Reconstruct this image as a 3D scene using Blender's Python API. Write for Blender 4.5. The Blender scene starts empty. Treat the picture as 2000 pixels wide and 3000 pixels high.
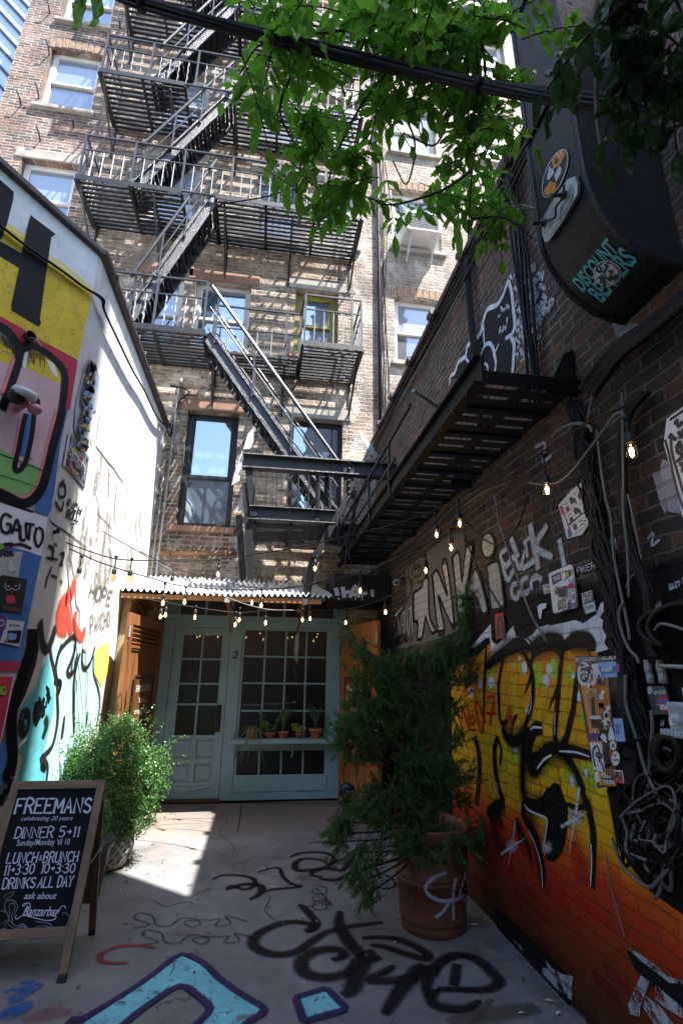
import bpy, math, random
from math import sin, cos, pi, radians, atan2, hypot
from mathutils import Vector, Matrix
from mathutils.geometry import tessellate_polygon
random.seed(7)
R=random.Random(11)
V=Vector
sc=bpy.context.scene
COL=sc.collection
# ---------------------------------------------------------------- camera, world, sun, exposure
YAW,PITCH,ROLL=radians(8.5),radians(17.4),radians(0.75)
F0=1500.0
CAM=V((0,0,1.6))
fw=V((sin(YAW)*cos(PITCH),cos(YAW)*cos(PITCH),sin(PITCH)))
r0=V((cos(YAW),-sin(YAW),0)); u0=r0.cross(fw)
rr=r0*cos(ROLL)+u0*sin(ROLL); uu=u0*cos(ROLL)-r0*sin(ROLL)
cd=bpy.data.cameras.new('camera'); cam=bpy.data.objects.new('camera',cd); COL.objects.link(cam)
cd.sensor_fit='VERTICAL'; cd.sensor_height=36; cd.lens=18; cd.clip_start=.05; cd.clip_end=500
cam.matrix_world=Matrix(((rr.x,uu.x,-fw.x,CAM.x),(rr.y,uu.y,-fw.y,CAM.y),(rr.z,uu.z,-fw.z,CAM.z),(0,0,0,1)))
sc.camera=cam
SUN=V((1,-.9,2.6)).normalized()
w=bpy.data.worlds.new('World'); sc.world=w; w.use_nodes=True
sky=w.node_tree.nodes.new('ShaderNodeTexSky'); sky.sky_type='NISHITA'; sky.sun_disc=False
sky.sun_elevation=math.asin(SUN.z); sky.sun_rotation=atan2(SUN.x,SUN.y)
bg=w.node_tree.nodes['Background']; w.node_tree.links.new(sky.outputs[0],bg.inputs[0]); bg.inputs[1].default_value=.15
sl=bpy.data.lights.new('sun','SUN'); sl.energy=5; sl.angle=radians(.53); sl.color=(1,.965,.91)
so=bpy.data.objects.new('sun',sl); COL.objects.link(so); so.rotation_euler=(-SUN).to_track_quat('-Z','Y').to_euler()
sc.view_settings.view_transform='Standard'; sc.view_settings.look='None'; sc.view_settings.gamma=1; sc.view_settings.exposure=1.75
sc.cycles.max_bounces=10; sc.cycles.diffuse_bounces=5; sc.cycles.transparent_max_bounces=24; sc.cycles.caustics_reflective=False; sc.cycles.caustics_refractive=False
sc.cycles.use_denoising=True; sc.cycles.sample_clamp_indirect=8
# ---------------------------------------------------------------- photo pixel -> point on a real plane of the place
def ray(p): return fw*F0+rr*(p[0]-1000)-uu*(p[1]-1500)
class Pl:
    def __init__(s,n,p): s.n=V(n).normalized(); s.p=V(p)
    def __call__(s,p,off=0):
        d=ray(p); q=s.p+s.n*off
        return CAM+d*((q-CAM).dot(s.n)/d.dot(s.n))
YF=7.45; XR=1.66; XL=-1.63
FAC=Pl((0,-1,0),(0,YF,0)); RW=Pl((-1,0,0),(XR,0,0)); LW=Pl((1,0,0),(XL,0,0)); GND=Pl((0,0,1),(0,0,0))
MD=V((.536,.844,0)).normalized(); MUR=Pl((.844,-.536,0),(XL,4.03,0))
def onY(p,y): return Pl((0,-1,0),(0,y,0))(p)
def onX(p,x): return Pl((-1,0,0),(x,0,0))(p)
def onZ(p,z): return Pl((0,0,1),(0,0,z))(p)
def at(p,d): return CAM+ray(p).normalized()*d
def Z(ox,oy,s): return lambda *a:[(ox+a[i]/s,oy+a[i+1]/s) for i in range(0,len(a),2)]
zA=Z(0,450,3.136); zB=Z(0,1200,3.136); zC=Z(0,1900,3.136); zD=Z(1450,300,2.851); zE=Z(1550,1150,3.484); zF=Z(1600,1750,3.92)
zG=Z(1100,1450,3.136); zH=Z(650,1200,3.136); zI=Z(330,1650,1.8447); zJ=Z(0,2280,3.7925); zK=Z(940,1820,2.45); zL=Z(1350,1850,3.136)
zM=Z(600,2350,1.96); zN=Z(1500,2500,3.136); zP=Z(1300,780,4.48); zQ=Z(1200,1480,3.136); zS=Z(300,1550,1.7422); zT=Z(550,780,2.851)
zU=Z(250,180,1.8447); zW=Z(0,0,5.88); z7=Z(0,2250,1.568); z8=Z(1000,2250,1.568); zd=Z(0,0,.784); z1=Z(0,0,1.568); z2=Z(1000,0,1.568)
z3=Z(0,750,1.568); z4=Z(1000,750,1.568); z5=Z(0,1500,1.568); z6=Z(1000,1500,1.568)
# ---------------------------------------------------------------- mesh builder
class MB:
    def __init__(s,m=None): s.v=[];s.f=[];s.k=[];s.M=[];s.a=[];s.c=0;s.nn=0
    def mat(s,m):
        if m not in s.M: s.M.append(m)
        s.c=s.M.index(m); return s
    def add(s,vs,fs,soft=None):
        o=len(s.v); s.v+=[tuple(v) for v in vs]; s.f+=[tuple(i+o for i in f) for f in fs]; s.k+=[s.c]*len(fs)
        s.a+=list(soft) if soft else [1.0]*len(vs)
    def box(s,c,d,X=(1,0,0),Y=(0,1,0),Zv=(0,0,1)):
        c=V(c);X=V(X)*(d[0]/2);Y=V(Y)*(d[1]/2);Q=V(Zv)*(d[2]/2)
        s.add([c+X*i+Y*j+Q*k for k in(-1,1) for j in(-1,1) for i in(-1,1)],[(0,2,3,1),(4,5,7,6),(0,1,5,4),(2,6,7,3),(0,4,6,2),(1,3,7,5)]); return s
    def bb(s,a,b): return s.box([(a[i]+b[i])/2 for i in range(3)],[abs(b[i]-a[i]) for i in range(3)])
    def bar(s,a,b,w,h,up=(0,0,1)):
        a=V(a);b=V(b);d=(b-a);L=d.length;d.normalize();x=d.cross(V(up))
        if x.length<1e-4: x=d.cross(V((0,1,0)))
        x.normalize();y=x.cross(d); return s.box((a+b)/2,(w,L,h),x,d,y)
    def tube(s,pts,r,n=6,cap=True):
        P=[V(p) for p in pts]; m=len(P); rs=r if isinstance(r,(list,tuple)) else [r]*m
        vs=[];px=None
        for i in range(m):
            t=(P[min(i+1,m-1)]-P[max(i-1,0)]).normalized()
            if px is None:
                px=t.cross(V((0,0,1)))
                if px.length<1e-3: px=t.cross(V((1,0,0)))
            px=(px-t*px.dot(t)); 
            if px.length<1e-6: px=t.orthogonal()
            px.normalize(); py=t.cross(px)
            vs+=[P[i]+(px*cos(2*pi*j/n)+py*sin(2*pi*j/n))*rs[i] for j in range(n)]
        fs=[(i*n+j,i*n+(j+1)%n,(i+1)*n+(j+1)%n,(i+1)*n+j) for i in range(m-1) for j in range(n)]
        if cap: fs+=[tuple(range(n))[::-1],tuple((m-1)*n+j for j in range(n))]
        s.add(vs,fs); return s
    def lathe(s,prof,c,n=24,ax=(0,0,1),xa=None,cap=True):
        c=V(c);ax=V(ax).normalized();x=ax.orthogonal().normalized() if xa is None else V(xa);y=ax.cross(x)
        vs=[c+ax*z+(x*cos(2*pi*j/n)+y*sin(2*pi*j/n))*r for r,z in prof for j in range(n)]
        m=len(prof);fs=[(i*n+j,i*n+(j+1)%n,(i+1)*n+(j+1)%n,(i+1)*n+j) for i in range(m-1) for j in range(n)]
        if cap: fs+=[tuple(range(n))[::-1],tuple((m-1)*n+j for j in range(n))]
        s.add(vs,fs); return s
    def ball(s,c,r,n=10,sx=1,sy=1,sz=1):
        vs=[];c=V(c)
        for i in range(n+1):
            th=pi*i/n
            for j in range(n*2): vs.append(c+V((sin(th)*cos(pi*j/n)*r*sx,sin(th)*sin(pi*j/n)*r*sy,cos(th)*r*sz)))
        q=2*n
        s.add(vs,[(i*q+j,(i+1)*q+j,(i+1)*q+(j+1)%q,i*q+(j+1)%q) for i in range(n) for j in range(q)]); return s
    def poly(s,P,soft=1.0):
        P=[V(p) for p in P]; s.add(P,tessellate_polygon([P]),[soft]*len(P)); return s
    def plate(s,P,n,t):  # outline with real thickness, front face at +n*t
        P=[V(p) for p in P];n=V(n);m=len(P);T=tessellate_polygon([P])
        s.add([p+n*t for p in P]+P,list(T)+[tuple(i+m for i in f[::-1]) for f in T]+[(i,(i+1)%m,(i+1)%m+m,i+m) for i in range(m)]); return s
    # paint on a plane, given photo points
    def pp(s,pl,pts,off,smooth=0):
        P=[pl(p,off) for p in pts]
        if smooth: P=cat(P,smooth,True)
        return s.poly(P)
    def ell(s,pl,c,rx,ry,off,z,rot=0,n=18,soft=False):
        P=[]
        for j in range(n):
            a=2*pi*j/n;x=rx*cos(a);y=ry*sin(a)
            P.append(pl(z(c[0]+x*cos(rot)-y*sin(rot),c[1]+x*sin(rot)+y*cos(rot))[0],off))
        if soft:
            cc=sum(P,V())/n; s.add([cc]+P,[(0,j+1,(j+1)%n+1) for j in range(n)],[1]+[0]*n)
        else: s.poly(P)
        return s
    def st(s,pl,pts,w,off,taper=0,sm=4,soft=True,closed=False):
        return s.ribbon([pl(p,off) for p in pts],pl.n,w,taper,sm,soft,closed)
    def ribbon(s,P,n,w,taper=0,sm=4,soft=True,closed=False):
        P=[V(p) for p in P]
        if sm and len(P)>2: P=cat(P,sm,closed)
        elif closed: P=P+[P[0]]
        m=len(P);vs=[];al=[]
        s.nn+=1;lift=(s.nn%12)*.00018
        for i in range(m):
            t=(P[min(i+1,m-1)]-P[max(i-1,0)])
            if t.length<1e-7: t=V((0,0,1)) if i==0 else pt
            pt=t;t=t.normalized();x=t.cross(n).normalized();k=1.0;q=i/(m-1)
            if taper: k=1-taper*(2*q-1)**2 if taper<1 else (1-(q)**2)*.9+.1
            h=w*k/2;o=P[i]+n*(lift+.0012*q)
            if soft: vs+=[o-x*h*1.12,o-x*h*.5,o+x*h*.5,o+x*h*1.12];al+=[0,1,1,0]
            else: vs+=[o-x*h,o+x*h];al+=[1,1]
        e=4 if soft else 2
        s.add(vs,[(i*e+j,i*e+j+1,(i+1)*e+j+1,(i+1)*e+j) for i in range(m-1) for j in range(e-1)],al); return s
    def build(s,name,mat=None,parent=None,bevel=0,smooth=False):
        if mat is not None: s.M=[mat];s.k=[0]*len(s.f)
        o=ORG.get(parent.name,V()) if parent else V()
        me=bpy.data.meshes.new(name); me.from_pydata([(v[0]-o.x,v[1]-o.y,v[2]-o.z) for v in s.v] if o.length else s.v,[],s.f)
        for m in s.M: me.materials.append(m)
        if len(s.M)>1: me.polygons.foreach_set('material_index',s.k)
        at_=me.attributes.new('soft','FLOAT','POINT');at_.data.foreach_set('value',s.a)
        if smooth: me.polygons.foreach_set('use_smooth',[True]*len(me.polygons))
        ob=bpy.data.objects.new(name,me); COL.objects.link(ob)
        if parent: ob.parent=parent; ORG[ob.name]=o
        if bevel:
            b=ob.modifiers.new('bevel','BEVEL');b.width=bevel;b.segments=2;b.limit_method='ANGLE'
        return ob
ORG={}
def cat(P,k,closed=False):
    m=len(P);out=[];n=m if closed else m-1
    for i in range(n):
        a=P[(i-1)%m] if closed or i>0 else P[0]*2-P[1]; b=P[i];c=P[(i+1)%m]; d=P[(i+2)%m] if closed or i+2<m else P[m-1]*2-P[m-2]
        for j in range(k):
            t=j/k; out.append(.5*((2*b)+(c-a)*t+(2*a-5*b+4*c-d)*t*t+(3*b-a-3*c+d)*t**3))
    if not closed: out.append(P[-1])
    else: out.append(P[0].copy())
    return out
def thing(name,label,cat_,loc=(0,0,0),group=None):
    o=bpy.data.objects.new(name,None);COL.objects.link(o);o.location=loc;o.empty_display_size=.1;ORG[o.name]=V(loc)
    return tag(o,label,cat_,group)
def tag(o,label,cat_,group=None):
    o['label']=label;o['category']=cat_
    if group:o['group']=group
    return o
def dup(root,off,label,group=None):
    def cp(o,par):
        c=o.copy();COL.objects.link(c)
        if par: c.parent=par
        for ch in list(o.children): cp(ch,c)
        return c
    c=cp(root,None); c.location=V(root.location)+V(off); c['label']=label
    if group:c['group']=group
    return c
# ---------------------------------------------------------------- materials
class NT:
    def __init__(s,name):
        s.m=bpy.data.materials.new(name);s.m.use_nodes=True;s.t=s.m.node_tree;s.b=s.t.nodes['Principled BSDF'];s.o=s.t.nodes['Material Output']
    def n(s,ty,**k):
        q=s.t.nodes.new(ty)
        for a,b in k.items():
            if a.startswith('i_'):
                nm=a[2:]; nm=int(nm) if nm.isdigit() else nm.replace('_',' ')
                if hasattr(b,'is_output') or isinstance(b,bpy.types.NodeSocket): s.t.links.new(b,q.inputs[nm])
                else: q.inputs[nm].default_value=b
            else: setattr(q,a,b)
        return q
    def l(s,a,b): s.t.links.new(a,b)
    def set(s,**k):
        for a,b in k.items():
            i=s.b.inputs[a.replace('_',' ')]
            if isinstance(b,bpy.types.NodeSocket): s.l(b,i)
            else: i.default_value=b
        return s
    def math(s,op,a,b=None,c=None,clamp=False):
        q=s.t.nodes.new('ShaderNodeMath');q.operation=op;q.use_clamp=clamp
        for i,x in enumerate((a,b,c)):
            if x is None: continue
            if isinstance(x,bpy.types.NodeSocket): s.l(x,q.inputs[i])
            else: q.inputs[i].default_value=x
        return q.outputs[0]
    def mix(s,f,a,b,bt='MIX'):
        q=s.t.nodes.new('ShaderNodeMix');q.data_type='RGBA';q.blend_type=bt
        for i,x in ((0,f),(6,a),(7,b)):
            if isinstance(x,bpy.types.NodeSocket): s.l(x,q.inputs[i])
            else: q.inputs[i].default_value=x if i==0 else (*x,1)[:4]
        return q.outputs[2]
    def pos(s): return s.n('ShaderNodeNewGeometry').outputs['Position']
    def obj(s): return s.n('ShaderNodeTexCoord').outputs['Object']
    def noise(s,vec,scale,detail=4,rough=.6,dist=0):
        return s.n('ShaderNodeTexNoise',i_Vector=vec,i_Scale=scale,i_Detail=detail,i_Roughness=rough,i_Distortion=dist).outputs['Fac']
    def ramp(s,f,stops):
        q=s.t.nodes.new('ShaderNodeValToRGB');s.l(f,q.inputs[0]);e=q.color_ramp.elements
        while len(e)<len(stops): e.new(.5)
        for i,(p,c) in enumerate(stops): e[i].position=p;e[i].color=(*c,1) if len(c)==3 else c
        return q.outputs[0]
    def step(s,f,a,b):
        q=s.n('ShaderNodeMapRange',i_0=f,i_1=a,i_2=b,i_3=0.0,i_4=1.0);q.clamp=True;return q.outputs[0]
    def swz(s,vec,ax,sx=1,sy=1):
        a=s.n('ShaderNodeSeparateXYZ',i_0=vec);return s.n('ShaderNodeCombineXYZ',i_0=s.math('MULTIPLY',a.outputs[ax[0]],sx),i_1=s.math('MULTIPLY',a.outputs[ax[1]],sy)).outputs[0],a
    def bump(s,h,st=.5,d=.01,nrm=None):
        q=s.n('ShaderNodeBump',i_Height=h,i_Strength=st,i_Distance=d)
        if nrm: s.l(nrm,q.inputs['Normal'])
        s.l(q.outputs[0],s.b.inputs['Normal']);return q.outputs[0]
    def brick(s,ax,bw,rh,mo,warp=.012,sm=.35):
        p=s.pos();nz=s.n('ShaderNodeTexNoise',i_Vector=p,i_Scale=5.0,i_Detail=2.0)
        w1=s.n('ShaderNodeVectorMath',operation='SUBTRACT',i_0=nz.outputs['Color'],i_1=(.5,.5,.5));w2=s.n('ShaderNodeVectorMath',operation='SCALE',i_0=w1.outputs[0],i_Scale=warp*2)
        w3=s.n('ShaderNodeVectorMath',operation='ADD',i_0=p,i_1=w2.outputs[0]).outputs[0]
        v,_=s.swz(w3,ax)
        q=s.n('ShaderNodeTexBrick',i_Vector=v,i_Color1=(0,0,0,1),i_Color2=(1,1,1,1),i_Mortar=(.5,.5,.5,1),i_Scale=1.0,i_Mortar_Size=mo,i_Mortar_Smooth=sm,i_Bias=0.0,i_Brick_Width=bw,i_Row_Height=rh)
        return q.outputs['Color'],q.outputs['Fac'],p
MATS={}
def mt(name,col,rough=.6,metal=0,var=.25,sc_=6,bump=.15,bsc=40,spec=.5,emis=0,bd=.004,space='obj'):
    if name in MATS:return MATS[name]
    N=NT(name);p=N.obj() if space=='obj' else N.pos()
    f=N.noise(p,sc_,5,.65);g=N.noise(p,bsc,4,.6)
    dk=[c*(1-var) for c in col];lt=[min(1,c*(1+var*.7)) for c in col]
    c=N.mix(N.step(f,.3,.7),dk,lt); c=N.mix(N.math('MULTIPLY',N.step(g,.45,.8),var*.6),c,[x*.6 for x in col])
    N.set(Base_Color=c,Roughness=N.math('ADD',N.math('MULTIPLY',g,.25),rough-.12),Metallic=metal,Specular_IOR_Level=spec)
    if bump: N.bump(N.math('ADD',g,N.math('MULTIPLY',f,.5)),bump,bd)
    if emis: N.set(Emission_Color=(*col,1),Emission_Strength=emis)
    MATS[name]=N.m;return N.m
def wood(name,c1,c2,ax=2,rough=.5,sc_=1.0):
    if name in MATS:return MATS[name]
    N=NT(name);p=N.pos();m=N.n('ShaderNodeMapping',i_Vector=p);m.inputs['Scale'].default_value=tuple((1.5 if i==ax else 26)*sc_ for i in range(3))
    f=N.noise(m.outputs[0],1,6,.65,.6);g=N.noise(p,3,3)
    c=N.mix(N.step(f,.3,.72),c1,c2);c=N.mix(N.math('MULTIPLY',N.step(g,.35,.75),.45),c,[x*.55 for x in c1])
    N.set(Base_Color=c,Roughness=rough);N.bump(f,.35,.004);MATS[name]=N.m;return N.m
def facade_mat():
    N=NT('tenement_brick');c,f,p=N.brick((0,2),.215,.068,.011,.014,.3)
    _,xyz=N.swz(p,(0,2));x=xyz.outputs[0];z=xyz.outputs[2]
    big=N.noise(p,.55,4,.6);mid=N.noise(p,2.2,5,.7);fine=N.noise(p,30,3,.6)
    c2=N.noise(p,9,2)
    bw=N.n('ShaderNodeRGBToBW',i_0=c).outputs[0]
    bw=N.math('ADD',N.math('MULTIPLY',bw,.75),N.math('MULTIPLY',c2,.4))
    red=N.ramp(bw,[(.05,(.035,.031,.03)),(.28,(.09,.065,.056)),(.5,(.2,.115,.085)),(.7,(.30,.17,.12)),(.85,(.2,.15,.125)),(1,(.09,.075,.068))])
    pale=N.ramp(bw,[(.08,(.12,.085,.063)),(.38,(.31,.235,.165)),(.66,(.52,.42,.31)),(.85,(.47,.36,.26)),(1,(.25,.17,.125))])
    # peeling limewash: strong in the middle bays, thin on the left return
    mid_m=N.math('MULTIPLY',N.step(x,-3.7,-2.4),N.math('SUBTRACT',1.0,N.math('MULTIPLY',N.step(x,1.0,1.6),.45)))
    wl=N.math('ADD',N.math('MULTIPLY',big,.65),N.math('MULTIPLY',mid,.5))
    wash=N.math('MULTIPLY',N.step(wl,.46,.62),mid_m)
    col=N.mix(wash,red,pale)
    plas=N.math('MULTIPLY',N.step(N.math('ADD',N.math('MULTIPLY',N.noise(p,1.7,6,.72),.8),N.math('MULTIPLY',fine,.15)),.49,.56),N.math('ADD',N.math('MULTIPLY',mid_m,.8),.14))
    col=N.mix(plas,col,(.72,.67,.58))
    col=N.mix(N.math('MULTIPLY',N.step(x,1.15,1.8),.4),col,(.6,.54,.47))
    mort=N.mix(wash,(.62,.57,.52),(.62,.55,.46))
    col=N.mix(N.math('MULTIPLY',f,N.math('ADD',.3,N.math('MULTIPLY',N.step(N.noise(p,2.6,5,.75),.38,.6),.62))),col,mort)
    grey=N.math('MULTIPLY',N.step(N.noise(p,.8,5,.7),.5,.6),.6);col=N.mix(grey,col,N.mix(1.0,col,(.5,.46,.44),'MULTIPLY'))
    soot=N.math('MULTIPLY',N.step(N.math('ADD',N.math('MULTIPLY',N.noise(p,1.3,8,.8),.6),N.math('MULTIPLY',N.noise(p,7,6,.8),.4)),.46,.66),.8);col=N.mix(soot,col,(.07,.06,.05))
    pr=N.n('ShaderNodeTexNoise',i_Vector=N.n('ShaderNodeMapping',i_Vector=p,i_Scale=(3,3,.35)).outputs[0],i_Scale=1.6,i_Detail=4.0).outputs['Fac']
    col=N.mix(N.math('MULTIPLY',N.step(pr,.55,.8),.5),col,(.12,.1,.085))
    N.set(Base_Color=col,Roughness=.9)
    h=N.math('ADD',N.math('MULTIPLY',N.math('SUBTRACT',1.0,f),.8),N.math('MULTIPLY',fine,.5));h=N.math('ADD',h,N.math('MULTIPLY',mid,.9))
    N.bump(h,1.0,.036);return N.m
def rw_mat(name,dark,red,mortc,wet=.9,bumpd=.012):
    N=NT(name);c,f,p=N.brick((1,2),.215,.07,.0085,.02,.4)
    bw=N.n('ShaderNodeRGBToBW',i_0=c).outputs[0];fine=N.noise(p,34,3);mid=N.noise(p,2.4,5,.7)
    bw=N.math('ADD',N.math('MULTIPLY',bw,.7),N.math('MULTIPLY',N.noise(p,10,2),.45))
    col=N.ramp(bw,[(.1,[x*.6 for x in dark]),(.5,dark),(.78,[a*.7+b*.3 for a,b in zip(dark,red)]),(.92,red)])
    col=N.mix(N.math('MULTIPLY',f,N.math('ADD',.35,N.math('MULTIPLY',N.step(N.noise(p,3.1,5,.7),.4,.6),.6))),col,mortc);col=N.mix(N.math('MULTIPLY',N.step(mid,.48,.72),.6),col,[x*.45 for x in dark])
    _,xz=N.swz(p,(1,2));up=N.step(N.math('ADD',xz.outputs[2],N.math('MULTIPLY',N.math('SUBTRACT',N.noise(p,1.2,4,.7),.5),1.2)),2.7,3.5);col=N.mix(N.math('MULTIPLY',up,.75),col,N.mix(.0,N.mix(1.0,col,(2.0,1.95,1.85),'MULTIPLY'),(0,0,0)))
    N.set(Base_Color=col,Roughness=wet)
    N.bump(N.math('ADD',N.math('MULTIPLY',N.math('SUBTRACT',1.0,f),1.0),N.math('MULTIPLY',fine,.5)),.9,bumpd);return N.m
def paint(name,col,kind,var=.18,rough=.55,edge=.5,wear=0.0,alpha=1.0,grad=None):
    """spray paint over a wall: kind picks the relief below; edges fade where the can's spray thins out"""
    if name in MATS:return MATS[name]
    N=NT(name);p=N.pos();fine=N.noise(p,60,3);mid=N.noise(p,5,5,.7)
    if grad:
        _,xyz=N.swz(p,(1,2));z=N.math('ADD',xyz.outputs[2],N.math('MULTIPLY',N.math('SUBTRACT',N.noise(p,1.6,4,.7),.5),.42))
        base=N.ramp(N.math('MULTIPLY',z,.5),grad)
        base=N.mix(N.math('MULTIPLY',N.math('MULTIPLY',N.step(N.noise(p,3.3,4,.7),.5,.75),N.step(xyz.outputs[2],.75,.95)),.45),base,(.75,.45,.03))
    else: base=N.mix(N.step(mid,.3,.75),[x*(1-var) for x in col],[min(1,x*(1+var)) for x in col])
    if kind=='brick':
        c,f,_=N.brick((1,2),.215,.07,.0085,.02,.4);base=N.mix(N.math('MULTIPLY',f,N.math('MULTIPLY',N.step(mid,.3,.6),.5)),base,[x*.3 for x in (col if not grad else (.4,.2,.03))]);base=N.mix(N.math('MULTIPLY',N.n('ShaderNodeRGBToBW',i_0=c).outputs[0],.22),base,[x*.55 for x in (col if not grad else (.45,.2,.02))])
        hh=N.math('ADD',N.math('SUBTRACT',1.0,f),N.math('MULTIPLY',fine,.4));N.bump(hh,.75,.009)
    elif kind=='fbrick':
        c,f,_=N.brick((0,2),.215,.068,.011,.014,.3);N.bump(N.math('SUBTRACT',1.0,f),.8,.012)
    elif kind=='stucco': N.bump(N.math('ADD',N.noise(p,85,3,.6),N.math('MULTIPLY',N.noise(p,9,3),1.2)),.55,.006)
    else: N.bump(N.noise(p,70,3,.6),.25,.003)
    N.set(Base_Color=base,Roughness=rough+.1,Specular_IOR_Level=.2)
    a=N.n('ShaderNodeAttribute',attribute_name='soft').outputs['Fac']
    k=N.math('ADD',a,N.math('MULTIPLY',N.math('SUBTRACT',N.noise(p,120,3,.7),.5),.9))
    k=N.step(k,.5-edge*.5,.5+edge*.5)
    if wear: k=N.math('MULTIPLY',k,N.step(N.math('ADD',N.math('MULTIPLY',N.noise(p,14,5,.75),.7),N.math('MULTIPLY',N.noise(p,55,3,.7),.4)),wear,wear+.08))
    if alpha<1:k=N.math('MULTIPLY',k,alpha)
    if kind!='none':
        tr=N.n('ShaderNodeBsdfTransparent');mx=N.n('ShaderNodeMixShader',i_0=k,i_1=tr.outputs[0],i_2=N.b.outputs[0]);N.l(mx.outputs[0],N.o.inputs[0])
    MATS[name]=N.m;return N.m
def glass(name,base,refl=.3,rough=.02,wave=.06):
    N=NT(name);p=N.pos();N.set(Base_Color=(*base,1),Roughness=.35)
    g=N.n('ShaderNodeBsdfGlossy',i_Roughness=rough,i_Color=(.8,.9,1,1));lw=N.n('ShaderNodeLayerWeight',i_Blend=.35)
    wv=N.n('ShaderNodeBump',i_Height=N.noise(p,2.2,2),i_Strength=wave,i_Distance=.05);N.l(wv.outputs[0],g.inputs['Normal'])
    f=N.math('ADD',N.math('MULTIPLY',lw.outputs['Fresnel'],.8 if refl>0 else .42),refl,clamp=True)
    mx=N.n('ShaderNodeMixShader',i_0=f,i_1=N.b.outputs[0],i_2=g.outputs[0]);N.l(mx.outputs[0],N.o.inputs[0]);return N.m
def leafmat(name,c1,c2,tr=.45,rough=.4):
    N=NT(name);p=N.obj();r=N.n('ShaderNodeNewGeometry').outputs['Random Per Island']
    c=N.mix(r,c1,c2);c=N.mix(N.math('MULTIPLY',N.noise(p,25,3),.35),c,[x*.55 for x in c1]);N.set(Base_Color=c,Roughness=rough,Specular_IOR_Level=.4)
    t=N.n('ShaderNodeBsdfTranslucent');N.l(N.mix(.5,c,[min(1,x*2.2) for x in c2],'MIX'),t.inputs[0])
    mx=N.n('ShaderNodeMixShader',i_0=tr,i_1=N.b.outputs[0],i_2=t.outputs[0]);N.l(mx.outputs[0],N.o.inputs[0]);return N.m
# ---------------------------------------------------------------- lettering
SF={'A':'00 26 40|0.9,2.2 3.1,2.2','B':'00 06 2.6,6 3.6,5 2.6,3.3 0,3.3|2.6,3.3 4,1.7 2.8,0 00','C':'4,5 2.6,6 1,5.4 0,3 1,.6 2.6,0 4,1','D':'00 06 2,6 3.8,4.6 3.8,1.4 2,0 00','E':'40 00 06 46|0,3.2 3,3.2','F':'00 06 46|0,3.2 3,3.2','G':'4,5 2.6,6 1,5.4 0,3 1,.6 2.6,0 4,1 4,2.8 2.4,2.8','H':'00 06|40 46|03 43','I':'00 06','J':'0,1 1,0 2.4,.6 2.4,6','K':'00 06|46 0,2.6|1.2,3.6 40','L':'06 00 40','M':'00 06 2.2,2 4.4,6 4.4,0','N':'00 06 40 46','O':'2,0 .5,1 0,3 .5,5 2,6 3.5,5 4,3 3.5,1 2,0','P':'00 06 2.6,6 4,4.7 2.6,3 0,3','Q':'2,0 .5,1 0,3 .5,5 2,6 3.5,5 4,3 3.5,1 2,0|2.4,1.6 4.2,-.4','R':'00 06 2.6,6 4,4.7 2.6,3.2 0,3.2|1.8,3.2 40','S':'3.8,5 2.4,6 .6,5.4 .4,4 3.4,2.4 3.6,.9 2,0 0,.9','T':'06 46|20 26','U':'06 0,1.4 1.2,0 2.8,0 4,1.4 46','V':'06 20 46','W':'06 1.2,0 2.4,4 3.6,0 4.8,6','X':'00 46|06 40','Y':'06 23 46|20 23','Z':'06 46 00 40','0':'2,0 .5,1 0,3 .5,5 2,6 3.5,5 4,3 3.5,1 2,0','1':'0.4,4.8 1.4,6 1.4,0','2':'.2,4.8 1.4,6 3,5.8 3.6,4.4 0,0 40','3':'.2,5.2 1.8,6 3.4,5 3,3.6 1.6,3.2 3.2,2.8 3.8,1.4 2.4,0 0,.7','4':'3,0 3,6 0,2 4,2','5':'3.6,6 .6,6 .3,3.4 2.2,3.8 3.8,2 2.6,.1 0,.6','7':'06 46 1.2,0','>':'0,3 3.2,3|2,4.2 3.2,3 2,1.8','&':'4,0 1,4 1.2,5.6 2.4,5.6 2.4,4.2 .3,1.6 1,0 2.4,.2 3.8,2.4',':':'.4,1 .4,1.5|.4,4 .4,4.5','.':'0,0 0,.5',"'":'0,6 0,4.6','-':'0,3 2.4,3','+':'0,3 3,3|1.5,1.5 1.5,4.5'}
def sfl(ch):
    out=[]
    for s in SF[ch].split('|'):
        out.append([tuple(float(q) for q in (t.split(',') if ',' in t else t)) for t in s.split()])
    return out
def stext(mb,pl,txt,L,Rr,T,w,off,serif=0,curvy=True):
    """hand lettering: baseline runs from L to Rr, T is above L (all photo points on plane pl)"""
    L,Rr,T=pl(L,off),pl(Rr,off),pl(T,off);x=0;items=[]
    for ch in txt:
        if ch==' ':x+=3.2;continue
        s=sfl(ch);wd=max(q[0] for t in s for q in t);items.append((x,s));x+=wd+1.5
    tot=x-1.5;ux=(Rr-L)/tot;uy=(T-L)/6
    for x0,s in items:
        for t in s:
            P=[L+ux*(x0+a)+uy*b for a,b in t]
            mb.ribbon(P,pl.n,w,0,3 if (curvy and len(t)>4) else 0,False)
            if serif:
                for e in (0,-1):
                    if abs(t[e][1])<.2 or abs(t[e][1]-6)<.2: mb.ribbon([P[e]-ux*.8,P[e]+ux*.8],pl.n,w*.6,0,0,False)
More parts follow.
